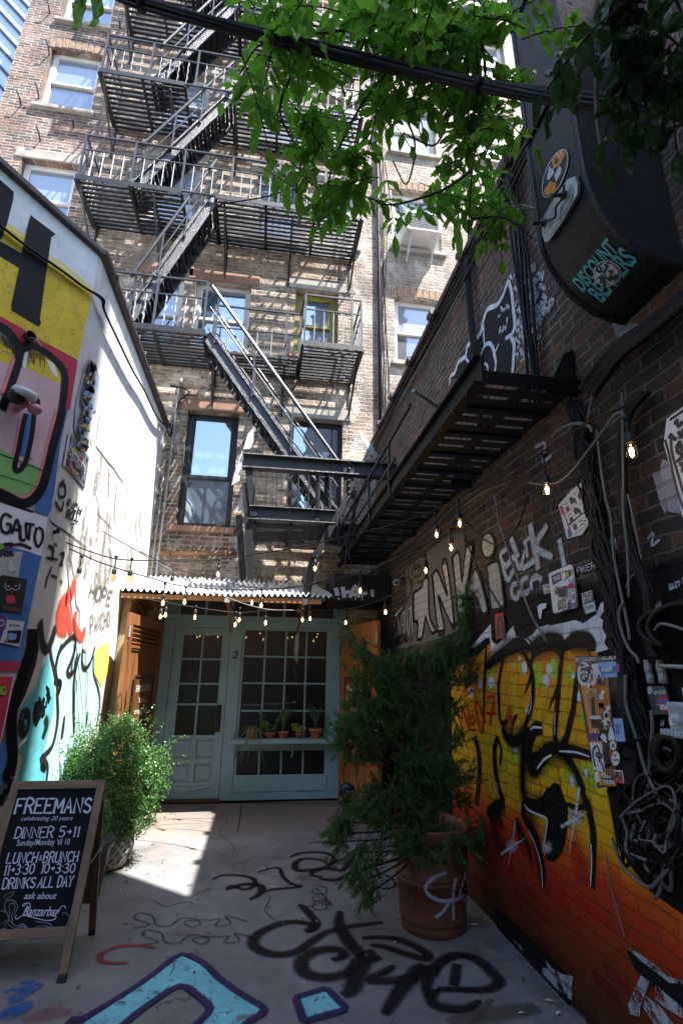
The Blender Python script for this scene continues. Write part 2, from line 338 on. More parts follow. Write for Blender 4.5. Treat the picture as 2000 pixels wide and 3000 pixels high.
def glyphs(txt,shear=0,bold=0,align='LEFT',space=1):
    cu=bpy.data.curves.new('t','FONT');cu.body=txt;cu.size=1;cu.shear=shear;cu.offset=bold;cu.space_character=space;cu.resolution_u=3
    ob=bpy.data.objects.new('t',cu);COL.objects.link(ob);dg=bpy.context.evaluated_depsgraph_get();dg.update();me=ob.evaluated_get(dg).to_mesh()
    vs=[v.co.copy() for v in me.vertices];fs=[tuple(p.vertices) for p in me.polygons];ob.evaluated_get(dg).to_mesh_clear();bpy.data.objects.remove(ob);bpy.data.curves.remove(cu);return vs,fs
def btext(mb,pl,txt,L,Rr,T,off,shear=0,bold=0,world=False,space=1):
    vs,fs=glyphs(txt,shear,bold,space=space)
    if not vs:return
    x0=min(v.x for v in vs);x1=max(v.x for v in vs)
    if not world:L,Rr,T=pl(L,off),pl(Rr,off),pl(T,off)
    ux=(Rr-L)/(x1-x0);uy=(T-L)/.72
    mb.add([L+ux*(v.x-x0)+uy*v.y for v in vs],fs)
# ================================================================ materials in use
M_fac=facade_mat()
M_iron=mt('black_iron',(.008,.0085,.011),.42,.0,.5,9,.8,70,.5,bd=.006)
M_ironw=mt('worn_iron_paint',(.02,.022,.032),.34,.0,.7,22,1.0,85,.9,bd=.009)
M_rail=mt('rail_paint',(.035,.038,.05),.4,.0,.4,9,.2,40,.7)
M_dark=mt('dark_soffit',(.012,.012,.014),.7,0,.4,4,.2)
M_white=mt('white_paint',(.74,.74,.72),.5,0,.12,3,.1)
M_offw=mt('grey_window_paint',(.5,.52,.53),.5,0,.2,4,.1)
M_black=mt('black_frame_paint',(.02,.021,.024),.4,0,.3,5,.1)
M_sill=mt('brownstone',(.30,.17,.12),.8,0,.35,5,.5,30)
M_lint=mt('grey_lintel_stone',(.36,.33,.29),.85,0,.35,5,.5,30)
M_olive=mt('olive_paint',(.22,.2,.035),.5,0,.4,6,.2)
G_sky=glass('sky_glass',(.12,.17,.24),.45,.015)
G_up=glass('blind_glass',(.24,.28,.33),.2,.03);G_lo=glass('curtain_glass',(.075,.085,.1),.26,.03)
G_dk=glass('dark_glass',(.002,.0025,.003),.0,.01,.012)
M_cable=mt('cable_rubber',(.005,.005,.006),.55,0,.4,12,.1,spec=.3)
M_grcab=mt('grey_cable',(.15,.145,.135),.5,0,.3,8,.1)
M_conduit=mt('pale_conduit',(.36,.36,.355),.45,.2,.25,5,.15)
M_rust=mt('rusty_pipe',(.30,.15,.08),.75,.1,.5,8,.5)
# ================================================================ ground
def ground_mat():
    N=NT('stained_concrete');p=N.pos();big=N.noise(p,.8,6,.7);mid=N.noise(p,4,6,.7);fine=N.noise(p,70,3,.7)
    c=N.ramp(big,[(.3,(.1,.098,.1)),(.5,(.2,.196,.197)),(.7,(.3,.294,.292))])
    c=N.mix(N.math('MULTIPLY',N.step(mid,.5,.75),.5),c,(.12,.11,.105));c=N.mix(N.math('MULTIPLY',N.step(fine,.55,.8),.4),c,(.4,.385,.37))
    ox=N.noise(p,1.7,4,.6,.8);c=N.mix(N.math('MULTIPLY',N.step(ox,.6,.78),.35),c,(.33,.18,.09))
    sp=N.n('ShaderNodeTexVoronoi',i_Vector=p,i_Scale=3.1).outputs['Distance'];c=N.mix(N.math('MULTIPLY',N.step(sp,.09,.05),.7),c,(.05,.047,.044))
    sp2=N.n('ShaderNodeTexVoronoi',i_Vector=p,i_Scale=8.3).outputs['Distance'];c=N.mix(N.math('MULTIPLY',N.step(sp2,.09,.05),.5),c,(.32,.31,.3))
    ce=N.n('ShaderNodeTexVoronoi',feature='DISTANCE_TO_EDGE',i_Vector=N.n('ShaderNodeVectorMath',operation='ADD',i_0=p,i_1=N.n('ShaderNodeTexNoise',i_Vector=p,i_Scale=3.0,i_Detail=5.0).outputs['Color']).outputs[0],i_Scale=.55).outputs['Distance'];c=N.mix(N.math('MULTIPLY',N.math('MULTIPLY',N.step(ce,.008,.003),N.step(mid,.42,.6)),.8),c,(.03,.028,.026))
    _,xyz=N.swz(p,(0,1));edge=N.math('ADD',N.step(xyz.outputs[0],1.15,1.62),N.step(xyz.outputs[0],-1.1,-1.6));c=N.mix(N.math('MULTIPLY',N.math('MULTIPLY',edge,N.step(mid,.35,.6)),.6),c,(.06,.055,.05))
    c=N.mix(N.math('MULTIPLY',N.math('MULTIPLY',N.step(xyz.outputs[1],5.9,6.4),N.step(big,.3,.55)),.55),c,(.2,.135,.085))
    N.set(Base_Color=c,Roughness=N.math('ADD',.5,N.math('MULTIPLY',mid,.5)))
    N.bump(N.math('ADD',N.math('MULTIPLY',fine,.6),N.math('MULTIPLY',mid,1.2)),.35,.008);return N.m
b=MB()
for i in range(60):
    pass
n=40;xs=[-60+120*i/n for i in range(n+1)];ys=[-60+120*i/n for i in range(n+1)]
b.add([(x,y,0) for y in ys for x in xs],[(j*(n+1)+i,j*(n+1)+i+1,(j+1)*(n+1)+i+1,(j+1)*(n+1)+i) for j in range(n) for i in range(n)])
ground=b.build('ground',ground_mat());ground['kind']='structure'
K_blk=paint('black_spray_concrete',(.011,.011,.012),'conc',.35,.6,1.2,.38,.92)
K_faint=paint('thin_spray_concrete',(.035,.034,.036),'conc',.2,.6,1.0,0,.6)
K_cy=paint('cyan_street_paint',(.22,.58,.66),'conc',.2,.6,.3,.42)
K_pu=paint('purple_street_paint',(.045,.028,.10),'conc',.25,.6,.9,.38)
K_red=paint('red_street_paint',(.26,.03,.045),'conc',.2,.6,.9,.35,.7)
K_blu=paint('blue_street_paint',(.03,.12,.38),'conc',.2,.6,1.0,.45,.7)
b=MB(K_blk)
def G(z,pts,w,off=.004,tp=.5,mt_=K_blk): b.mat(mt_); b.st(GND,z(*pts),w*(1.04 if w>.04 else .85),off,tp,5)
b.mat(K_blk)
G(zM,(620,745,590,735,640,700,610,650,560,600,535,590),.07)
G(zM,(605,745,640,715,560,690,470,690,370,720,290,770,280,820,340,860,440,875,540,850,640,780,720,740,850,710,1020,690),.085)
G(zM,(775,625,770,690,800,760,850,830,930,900,1010,890),.1,.0052)
G(zM,(730,905,800,880,760,845,650,850,570,890,550,940,590,985,690,1005,800,985,850,940,860,900),.1,.0064)
G(zM,(790,1110,840,1080,870,1000,920,900,960,850),.12,.0056)
G(zM,(900,780,1000,775,1120,790,1230,840,1280,880,1260,900,1150,870,1030,830,950,820),.075)
G(zM,(920,1020,1000,990,1090,940),.07,.005);G(zM,(930,1030,1050,1025,1200,1010,1260,980,1230,950,1120,1080,1060,1170,1030,1220),.1,.0062)
G(zM,(1330,1080,1450,1075,1560,1080),.035);G(zM,(1320,1000,1350,930,1450,880,1560,890),.06)
G(z8,(400,1060,390,1000,430,910,520,860,620,880,700,950,720,990,650,1020,440,1015),.09);G(z8,(440,1015,410,1060,450,1095,560,1105,640,1070),.08,.0056);G(z8,(530,900,515,1000),.13,.005)
G(zM,(40,445,100,420,200,420,280,440,280,480,230,500,150,480,125,505),.05);G(zM,(125,500,230,470,320,480,320,520,260,560),.07,.005)
G(zM,(305,400,420,375,450,430,500,470,550,485,400,500,320,520),.045)
G(zM,(490,315,560,290,680,290,740,320,700,370,600,390,530,390,520,350,570,325,660,330,700,350),.07)
G(zM,(680,430,620,420,620,400,700,380,790,390,820,350,850,325,780,330,720,360),.06,.0055);G(zM,(650,440,760,445,840,400),.06,.005)
G(zM,(590,240,640,228,740,235,820,250,820,270),.03);G(zM,(990,400,1060,430,1095,470,1060,495,990,490,960,460),.035)
for k in range(3):G(zM,(620,480+k*45,690,490+k*45,690,525+k*45,620,520+k*45,640,495+k*45,720,590),.016,.0045+.0007*k,0,K_faint)
G(zM,(540,590,600,600,640,570,700,560,735,595),.018,.006,0,K_faint)
for dx,dy in((0,0),(40,78)):
    G(z7,(610+dx,735+dy,690+dx,720+dy,620+dx,690+dy,640+dx,665+dy,700+dx,680+dy,720+dx,720+dy,780+dx,725+dy,830+dx,690+dy,900+dx,695+dy,920+dx,715+dy,880+dx,730+dy,850+dx,705+dy,960+dx,695+dy),.02,.0045+dx*1e-5,0,K_faint)
    G(z7,(960+dx,700+dy,1010+dx,695+dy,990+dx,725+dy,1060+dx,715+dy,1040+dx,680+dy,1140+dx,705+dy),.018,.005+dx*1e-5,0,K_faint)
G(z7,(715,825,640,815,540,820,470,850,460,880,500,895,590,895),.045,.0045,.4,K_red);G(z7,(570,715,590,712),.03,.0045,0,K_red)
for pts,wd in(((60,1080,120,1020,200,1000),.12),((0,1140,60,1120,150,1080),.14),((90,985,160,980),.07),((240,930,280,915),.06),((150,910,180,900),.05),((20,1030,70,1010),.07)):G(z7,pts,wd,.0045,.5,K_blu)
for pts,wd in(((100,1160,200,1130,330,1120),.12),((1085,1150,1170,1140),.1)):G(z7,pts,wd,.0045,.5,paint('pink_overspray',(.3,.12,.14),'conc',.2,.6,1.0,.4,.45))
b.mat(K_cy)
b.pp(GND,z7(375,1180,600,1030,720,945,835,862,930,905,990,965,1100,1045,1200,1105,1160,1150,1120,1180,1040,1240,960,1320,830,1320,900,1240,970,1100,900,1040,825,1000,700,1075,600,1150,500,1240,330,1240),.005)
b.pp(GND,z7(1365,1060,1500,1020,1575,1100,1560,1115,1390,1160),.005)
b.mat(K_pu)
for pts in((310,1190,340,1150,360,1165),(360,1165,600,1020,720,935,835,855,940,900,1000,960,1110,1040,1215,1108,1150,1160,1090,1210),(500,1240,600,1150,700,1075,825,1000,905,1042,965,1105,900,1180,840,1240),(1355,1055,1500,1012),(1500,1012,1590,1105),(1590,1108,1395,1165),(1358,1055,1395,1165)):
    b.st(GND,z7(*pts),.05,.0065,0,3)
b.mat(paint('pale_scuff',(.45,.45,.46),'conc',.1,.6,1.0,.5,.4));b.st(GND,z8(530,815,640,805,700,825),.04,.0045,.3)
b.mat(paint('dim_olive_letter',(.1,.085,.06),'conc',.2,.6,1.0,.35,.55));b.st(GND,z8(500,1176,600,1140,700,1130,900,1100),.14,.0045,.3);b.st(GND,z8(600,1176,690,1060),.06,.0052,.3)
b.build('graffiti',None,ground)
b=MB()
for pts in((1110,170,1100,250,1092,290),(1105,160,1545,172),(830,165,1105,160)):b.st(GND,z7(*pts),.012,.0035,0,2)
b.st(GND,[(1000,2352),(560,2352)],.02,.0035,0,0)
for pts in((980,190,1040,230,1010,300,1080,360,1060,420),(640,620,700,600,760,640,850,610,930,640),(1180,560,1240,600,1220,660,1300,720),(760,860,800,900,780,960)):b.st(GND,[(x+R.uniform(-4,4),y+R.uniform(-3,3)) for x,y in z7(*pts)],.005,.0035,.5,3)
b.build('joint',mt('joint_dirt',(.02,.018,.016),.9),ground)
# ================================================================ tenement (facade plane y = YF)
ten=thing('tenement_building','tall weathered brick tenement across the end of the alley, with painted sash windows','building',(0,YF,0))
# (u0,z0,u1,z1, frame, glass, kind)
def wr(tl,br): a,c=FAC(tl),FAC(br);return (a.x,c.z,c.x,a.z)
WIN=[]
def W(tl,br,kind,**k): x0,z0,x1,z1=wr(tl,br);WIN.append(dict(r=(x0,z0,x1,z1),kind=kind,**k))
def Wx(x0,z0,x1,z1,kind,**k): WIN.append(dict(r=(x0,z0,x1,z1),kind=kind,**k))
for z0 in(8.55,11.38,13.7,16.3):Wx(-4.58,z0,-3.66,z0+1.55,'white',arch=z0>9)
for z0 in(9.05,11.35,13.8,16.3):Wx(-2.42,z0,-1.6,z0+1.5,'white' if z0!=9.05 else 'grey')
for z0 in(9.05,11.35,13.8,16.3):Wx(-.55,z0,.22,z0+1.5,'white' if z0!=9.05 else 'barred')
for z0 in(9.05,11.35,13.8,16.3):Wx(1.0-.35,z0,1.0+.33,z0+1.5,'white')
Wx(-2.3,6.55,-1.62,8.0,'white')
a=zT(75,110)[0];c=zT(490,735)[0];W(a,c,'whitesky')
a=zT(905,185)[0];c=zT(1250,770)[0];W(a,c,'olive')
W(zT(5,1200)[0],(675,1548),'dark');Wx(FAC((850,1222)).x,3.62,FAC((1003,1300)).x,FAC((850,1222)).z,'darksingle')
for z0,z1 in((6.75,8.1),(9.2,10.65),(11.65,13.1),(14.1,15.6),(16.6,18)):Wx(2.02,z0,2.98,z1,'white' if z0!=9.2 else 'ac',arch=True)
for z0,z1 in((9.3,10.7),(11.8,13.2),(14.2,15.6),(16.6,18)):Wx(3.95,z0,4.75,z1,'white' if z0!=9.3 else 'ac',arch=True)
FX0,FX1,FZ1=-5.17,7.0,24.0
def holed(mb,holes,x0,x1,z0,z1,y,dep):
    xs=sorted({x0,x1}|{h[0] for h in holes}|{h[2] for h in holes});zs=sorted({z0,z1}|{h[1] for h in holes}|{h[3] for h in holes})
    for i in range(len(xs)-1):
        for j in range(len(zs)-1):
            cx,cz=(xs[i]+xs[i+1])/2,(zs[j]+zs[j+1])/2
            if any(h[0]<cx<h[2] and h[1]<cz<h[3] for h in holes):continue
            mb.add([(xs[i],y,zs[j]),(xs[i+1],y,zs[j]),(xs[i+1],y,zs[j+1]),(xs[i],y,zs[j+1])],[(0,1,2,3)])
    for h in holes:
        a,c,e,g=h
        mb.add([(a,y,c),(e,y,c),(e,y,g),(a,y,g),(a,y+dep,c),(e,y+dep,c),(e,y+dep,g),(a,y+dep,g)],[(0,4,5,1),(1,5,6,2),(2,6,7,3),(3,7,4,0)])
SFH=(-1.36,0,1.2,2.75)  # shop opening
b=MB();holed(b,[q['r'] for q in WIN]+[SFH],FX0,FX1,0,FZ1,YF,.3)
b.add([(FX0,YF,0),(FX0,YF,FZ1),(FX0,YF+9,FZ1),(FX0,YF+9,0)],[(0,1,2,3)])
b.add([(FX0,YF+9,0),(FX0,YF+9,FZ1),(FX1,YF+9,FZ1),(FX1,YF+9,0)],[(0,1,2,3)])
b.add([(FX1,YF,0),(FX1,YF,FZ1),(FX1,YF+9,FZ1),(FX1,YF+9,0)],[(0,3,2,1)])
b.add([(FX0,YF,FZ1),(FX1,YF,FZ1),(FX1,YF+9,FZ1),(FX0,YF+9,FZ1)],[(0,1,2,3)])
b.build('wall',M_fac,ten)
AC=[]
for q in WIN:
    x0,z0,x1,z1=q['r'];k=q['kind'];y=YF+.12;fr=M_white;gl=G_up
    if k in('grey','barred'):fr=M_offw
    if k in('dark','darksingle'):fr=M_black;gl=G_sky
    if k=='olive':fr=M_olive;gl=G_sky
    if k=='whitesky':gl=G_sky
    e=.075 if k not in('olive','dark') else (.13 if k=='olive' else .09)
    b=MB();d=.07
    b.bb((x0,y,z0),(x0+e,y+d,z1));b.bb((x1-e,y,z0),(x1,y+d,z1));b.bb((x0+e,y,z1-e),(x1-e,y+d,z1));b.bb((x0+e,y,z0),(x1-e,y+d,z0+e))
    zm=(z0+z1)/2-(.12 if k in('dark',) else 0)
    if k!='darksingle':
        b.bb((x0+e,y-.015,zm-.028),(x1-e,y+d-.01,zm+.028))
        for xx in(x0+e,x1-e-.03):b.bb((xx,y+.012,zm+.028),(xx+.03,y+d,z1-e))
    else: b.bb((x0+e,y+.002,zm-.02),(x1-e,y+d-.01,zm+.02));b.bb((x1-e-.1,y+.006,z0+e),(x1-e-.07,y+d,z1-e))
    fo=b.build('window',fr,ten,.006)
    p=MB();p.bb((x0+e,y+.035,z0+e),(x1-e,y+.045,zm-.02));p.build('pane',G_lo if gl is G_up else gl,fo);p=MB();p.bb((x0+e,y+.03,zm+.02),(x1-e,y+.04,z1-e));p.build('pane',gl,fo)
    s=MB();s.bb((x0-.07,YF-.07,z0-.09),(x1+.07,YF+.12,z0-.002));s.build('sill',M_sill if z0<8 and x0<1.5 else M_lint,fo,.012)
    s=MB()
    if q.get('arch'):
        nn=9
        for i in range(nn):
            t0=x0-.06+(x1-x0+.12)*i/nn;t1=t0+(x1-x0+.12)/nn-.012;m=((t0+t1)/2-(x0+x1)/2)/(x1-x0)*2;h=.05*(1-m*m);s.bb((t0,YF-.012,z1+h-.02),(t1,YF+.05,z1+h+.2))
        s.build('lintel',mt('arch_brick',(.3,.2,.14),.9,0,.4,12,.6,30),fo,.01)
    else:
        s.bb((x0-.13,YF-.025,z1+.002),(x1+.13,YF+.1,z1+.2));s.build('lintel',M_sill if (x0<-.5 and z1<9) else M_lint,fo,.01)
    if k=='barred':
        s=MB()
        for i in range(6):xx=x0+.1+(x1-x0-.2)*i/5;s.tube([(xx,YF-.02,z0),(xx,YF-.02,z1-.1)],.012,5)
        for zz in(z0+.25,zm,z1-.3):s.bar((x0,YF-.02,zz),(x1,YF-.02,zz),.02,.02)
        s.build('window_bars',M_iron,fo)
    if k=='ac':AC.append(q['r'])
# drain pipes, hooks and wires fixed to the wall
b=MB()
xp=FAC((1105,700)).x
b.tube([(xp,YF-.06,3.4),(xp+.01,YF-.06,9),(xp-.02,YF-.06,16),(xp,YF-.06,22)],.032,7)
for k in range(5):
    xx=xp+.07+.018*k;b.tube([(xx+.03*sin(z*1.7+k),YF-.03-.005*k,z) for z in [3.2+.6*i for i in range(30)]],.008,4)
b.build('drain_pipe',M_cable,ten,smooth=True)
b=MB()
rA,rB=FAC(zS(300,128)[0]),FAC(zS(688,132)[0]);b.tube([rA+V((0,-.07,0)),rB+V((0,-.07,0))],.035,8)
for t in(.12,.5,.86):q=rA.lerp(rB,t)+V((0,-.07,0));b.tube([q-V((.02,0,0)),q+V((.02,0,0))],.05,8)
b.build('pipe',M_rust,ten,smooth=True)
b=MB()
for px in((145,160),(114,285),(62,310),(146,40),(352,85),(216,375),(118,412)):
    q=FAC(px);b.tube([q+V((0,.02,0)),q+V((.02,-.12,.03)),q+V((-.03,-.16,.14))],.014,5)
b.build('bracket',M_iron,ten)
# roof cornice, out of frame but it shades the top floor
b=MB();b.bb((FX0-.2,YF-.45,FZ1-.5),(FX1,YF+.1,FZ1+.1));b.build('cornice',M_sill,ten,.02)
# window air conditioners hang in their own windows
for i,(x0,z0,x1,z1) in enumerate(AC):
    t=thing('air_conditioner',['white window air conditioner sticking out above the vine, in the nearer brick bay','smaller window air conditioner in the far right brick bay'][i],'air conditioner',((x0+x1)/2,YF-.2,z0))
    b=MB();b.bb((x0+.14,YF-.42,z0+.06),(x1-.14,YF+.1,z0+.5));b.build('casing',M_white,t,.015)
    b=MB()
    for k in range(9):b.bb((x0+.2,YF-.428,z0+.12+.038*k),(x1-.2,YF-.4215,z0+.135+.038*k))
    b.build('grille',M_dark,t)
    b=MB();b.bar((x0+.25,YF-.38,z0+.05),(x0+.25,YF-.01,z0-.3),.03,.03);b.bar((x1-.25,YF-.38,z0+.05),(x1-.25,YF-.01,z0-.3),.03,.03);b.build('bracket',M_offw,t)
# ================================================================ siding building behind, top left
sd=thing('clad_building','pale blue building with chevron metal cladding behind the brick tenement, top left corner','building',(-9,14,0))
Q=[(-12.5,YF+3.2),(-5.0,YF+3.2)]
b=MB();b.bb((-18,YF+3.4,0),(-5.4,YF+12,34));b.build('wall',mt('blue_cladding',(.58,.72,.85),.45,.1,.08,2,.02),sd)
b=MB()
yb=YF+3.38
for k in range(-60,150):   # raised seams, mirrored about vertical joints to make chevrons
    for j,(xa,xb) in enumerate(((-8.35,-5.4),(-11.3,-8.35),(-14.2,-11.3))):
        z0=k*.55;s=1.0 if j%2==0 else -1.0
        a=V((xa,yb,z0 if s>0 else z0+2.95*1.1));c=V((xb,yb,z0-2.95*1.1 if s>0 else z0))
        if c.z<0 or a.z<0 or max(a.z,c.z)>34:continue
        b.bar(a,c,.05,.1,(0,1,0))
b.build('seam',mt('seam_dark_blue',(.03,.045,.1),.5,.1),sd)  # seams in a much darker blue than the cladding

# litter: dry leaves and butts blown along the edges of the alley
b=MB();rl=random.Random(8);LM=[mt('dry_leaf',(.16,.1,.045),.8),mt('green_litter_leaf',(.08,.13,.03),.7),mt('cigarette_paper',(.6,.57,.5),.8)]
for k in range(150):
    e=rl.random();x=rl.uniform(1.25,1.6) if e<.45 else (rl.uniform(-1.5,-.9) if e<.7 else rl.uniform(-1,1.3));y=rl.uniform(2.4,7.2);a=rl.uniform(0,6.28);L=rl.uniform(.012,.03);u=V((cos(a),sin(a),0));v=V((-sin(a),cos(a),0));c=V((x,y,.009));b.mat(rl.choice(LM))
    b.add([c-u*L,c+v*L*.4+V((0,0,.006)),c+u*L,c-v*L*.4+V((0,0,.004))],[(0,1,2,3)])
o=b.build('fallen_leaves');o['kind']='stuff'
# ================================================================ left building: white side wall + mural wall
lb=thing('painted_building','low stucco building on the left with a colourful mural and a bright white side wall','building',(XL,4.03,0))
def stucco_mat(name,c1,c2):
    N=NT(name);p=N.pos();f=N.noise(p,1.4,6,.7);g=N.noise(p,80,3,.6);h=N.noise(p,7,4,.65)
    c=N.mix(N.step(f,.35,.65),c1,c2);st=N.noise(N.n('ShaderNodeMapping',i_Vector=p,i_Scale=(4,4,.5)).outputs[0],1.3,5,.7)
    c=N.mix(N.math('MULTIPLY',N.step(st,.5,.72),.5),c,(.28,.265,.24));c=N.mix(N.math('MULTIPLY',N.step(h,.55,.7),.4),c,(.36,.34,.31))
    N.set(Base_Color=c,Roughness=.85);N.bump(N.math('ADD',N.math('MULTIPLY',g,.6),N.math('MULTIPLY',h,1.6)),.6,.008);return N.m
M_stuc=stucco_mat('white_stucco',(.58,.565,.54),(.78,.77,.75))
ZT=5.16;yc=4.03
far=V((XL,yc,0))-MD*9
b=MB();YE=YF-.004
b.add([(XL,yc,0),(XL,YE,0),(XL,YE,ZT-.02),(XL,yc,ZT)],[(0,1,2,3)])
b.add([(far.x,far.y,0),(XL,yc,0),(XL,yc,ZT),(far.x,far.y,ZT)],[(0,1,2,3)])
b.add([(XL,YE,0),(-9,YE,0),(-9,YE,ZT),(XL,YE,ZT-.02)],[(0,1,2,3)]);b.add([(XL,yc,ZT),(XL,YE,ZT-.02),(-9,YE,ZT),(far.x,far.y,ZT)],[(0,1,2,3)])
b.build('wall',M_stuc,lb)
b=MB();M_edge=mt('roof_edge_metal',(.075,.055,.055),.5,.2,.4,6,.3)
b.bar((XL+.02,yc-.03,ZT+.03),(XL+.02,YF-.03,ZT+.012),.1,.055);e=V((XL,yc,ZT+.03))+V((.01,-.01,0));b.bar(e+V((.0,.02,0)),e-MD*9,.1,.056)
for k in range(11):
    y=yc+.25+k*.31;b.bb((XL+.068,y,ZT-.012),(XL+.095,y+.022,ZT+.05))
b.build('roof_edge',M_edge,lb,.012)
# ---- mural
KW=paint('mural_white',(0.81,0.878,0.9),'stucco',.14,.6,.2,.36);KY=paint('mural_yellow',(0.837,0.634,0.054),'stucco',.14,.6,.25,.43);KYB=paint('mural_yellow_base',(0.891,0.756,0.297),'stucco',.12,.6,.3)
KK=paint('mural_black',(.006,.0065,.009),'stucco',.3,.5,.25,.36);KKs=paint('soft_black',(.02,.02,.022),'stucco',.2,.6,.95)
KR=paint('mural_red',(0.567,0.047,0.081),'stucco',.15,.55,.3,.36);KP=paint('mural_pink',(0.743,0.513,0.54),'stucco',.1,.6,.3,.36);KC=paint('mural_coral',(0.9,0.297,0.297),'stucco',.1,.6,.9)
KB=paint('mural_blue',(0.081,0.203,0.486),'stucco',.25,.55,.3,.36);KG=paint('mural_green',(0.27,0.567,0.176),'stucco',.15,.6,.3,.36);KT=paint('mural_teal',(0.135,0.513,0.567),'stucco',.2,.6,.8)
KA=paint('aqua_paint',(.48,.74,.76),'stucco',.1,.6,.3);KL=paint('lemon_paint',(0.837,0.743,0.162),'stucco',.12,.6,.4);KRs=paint('soft_red',(.66,.09,.06),'stucco',.1,.6,1.0);KH=paint('fresh_white',(0.9,0.9,0.9),'stucco',.05,.6,.5)
KGr=paint('mural_grey',(.16,.15,.155),'stucco',.25,.6,.6)
b=MB()
def m(mat,z,pts,off,sm=0): b.mat(mat).pp(MUR,z(*pts),off,sm)
def ms(mat,z,pts,w,off,tp=0): b.mat(mat).st(MUR,z(*pts),w,off,tp,4)
m(KW,zA,(-300,-200,0,130,300,360,560,580,860,830,905,925,860,1240,500,1090,240,790,0,640,-300,500),.003)
m(KYB,zA,(-300,480,0,590,240,740,460,930,620,1030,860,1240,840,1340,720,1900,560,1810,300,1680,200,1600,0,1490,-300,1350),.0045)
m(KY,zA,(-300,560,0,640,240,790,450,990,620,1120,850,1290,840,1340,720,1900,560,1810,300,1680,200,1600,0,1490,-300,1350),.006)
m(KK,zA,(-200,60,0,235,130,350,125,420,70,640,45,700,20,790,-60,760,-200,700),.008);m(KK,zA,(-200,760,0,800,200,915,240,740,285,565,515,740,475,770,440,1010,370,1520,382,1560,360,1590,110,1440,105,1400,180,1050,0,940,-200,840),.0085)
m(KR,zA,(-200,1380,0,1490,200,1600,360,1720,560,1810,715,1910,700,2010,645,2352,610,2352,625,2000,560,1900,400,1790,310,1750,200,1740,0,1600,-200,1500),.0075)
m(KY,zA,(-200,1600,0,1660,120,1760,160,1830,130,1960,0,1900,-200,1820),.0072);m(KY,zA,(250,1790,400,1830,520,1930,565,2000,560,2120,390,2040,240,1970),.0072)
m(KH,zA,(430,1890,500,1930,540,2050,520,2060,470,1990),.009);m(KH,zA,(215,1850,265,1800,240,1980,200,1950),.009)
m(KP,zA,(-200,1830,0,1900,130,1960,240,1970,390,2040,560,2120,545,2352,500,2600,-200,2300),.0068)
m(KP,zB,(-200,-150,0,0,520,0,440,300,380,560,250,480,140,560,120,420,0,360,-200,280),.0078)
m(KG,zB,(-200,300,0,360,120,420,140,560,250,480,380,540,335,700,260,780,180,790,0,740,-200,640),.0084)
for mat,z,pts,wd,off in((KK,zA,(-60,1560,60,1610,150,1720,190,1800,160,1950,110,2100,60,2250,20,2352),.075,.0095),(KK,zA,(205,1790,300,1765,430,1830,540,1930,600,2050,590,2200,570,2352),.075,.0096),(KC,zB,(522,0,445,300,385,560,335,720,250,800,150,795,40,750),.035,.009),
  (KK,zB,(575,0,540,150,485,350,435,560,385,720,300,830,200,860,100,810,-60,740),.085,.0097),(KK,zA,(285,2280,320,2240,350,2280,350,2352),.05,.0094),(KK,zB,(345,-60,320,20,300,200,250,440,200,540,150,560,140,500,170,380,210,160,240,40),.045,.0102),(KB,zB,(275,40,240,230,205,420),.05,.0098),(KC,zB,(190,80,160,260,130,420),.03,.0092),(KC,zA,(130,1880,70,2060,20,2200),.03,.009)):ms(mat,z,pts,wd,off)
for k in range(12):
    q=zA(270+k*13,1800+k*4+R.uniform(-5,5),270+k*13+R.uniform(-3,3),1850+k*4+R.uniform(0,80));b.mat(KK).st(MUR,q,.006,.0098,0,0);q=zA(10+k*12,1620+k*10,10+k*12,1690+k*12+R.uniform(0,60));b.st(MUR,q,.008,.0099,0,0)
m(KB,zB,(640,-30,625,0,560,300,520,600,500,760,470,930,440,985,320,930,385,750,440,600,525,300,600,0),.0072)
m(KKs,zB,(-200,760,0,800,120,860,320,935,300,950,0,850,-200,780),.0088)
m(KH,zB,(-200,780,0,845,440,990,385,1345,220,1290,0,1240,-200,1200),.0072)
for pts in((110,990,50,960,10,1020,20,1110,80,1130,100,1060,55,1050),(110,1140,160,1010,195,1190),(130,1100,180,1110),(190,1060,190,1190,235,1200),(240,1050,245,1190),(230,1045,320,1060),(280,1060,265,1200),(340,1080,320,1180,350,1260,390,1200,392,1110,350,1080),(-10,1290,90,1250,200,1240,290,1280),(30,1240,120,1230)):ms(KKs,zB,pts,.026,.009)
m(KB,zB,(385,1345,220,1290,0,1240,-200,1200,-200,2360,190,2360,270,1900,330,1600),.0066)
m(KR,zC,(-200,115,185,120,170,205,-200,215),.0095)
m(KGr,zC,(190,115,330,-100,350,0,260,300,160,560,150,800,130,1240,80,1400,-200,1500,-200,900,0,900,90,560),.0062)
m(KB,zC,(-200,900,0,900,90,800,40,1250,-100,1300),.0068)
ms(KK,zC,(300,-180,270,40,180,330,120,560,110,780,120,1000,90,1180),.09,.0085);m(KKs,zC,(350,-200,360,0,330,160,240,420,170,560,150,520,200,300,250,0),.0082)
for pts in((120,1090,90,1080,50,1150,60,1200,100,1230,80,1300,30,1320),(20,1340,10,1450),(240,160,210,250,230,300),(215,210,250,200)):ms(KK,zC,pts,.045,.01)
for k in range(26):
    x=R.uniform(100,150);y=R.uniform(600,960);m(KH,zC,(x,y,x+R.uniform(4,14),y+R.uniform(-6,6),x+R.uniform(4,12),y+R.uniform(8,26)),.0105)
b.build('mural',None,lb)
b=MB();cr=mt('crack_dark',(.03,.028,.026),.9)  # flat dark strokes for the wall cracks
for z,pts,wd in((zB,(0,405,120,450,300,520,490,595),.006),(zB,(0,600,200,660,350,720),.004),):b.st(MUR,z(*pts),wd,.0112,0,3)
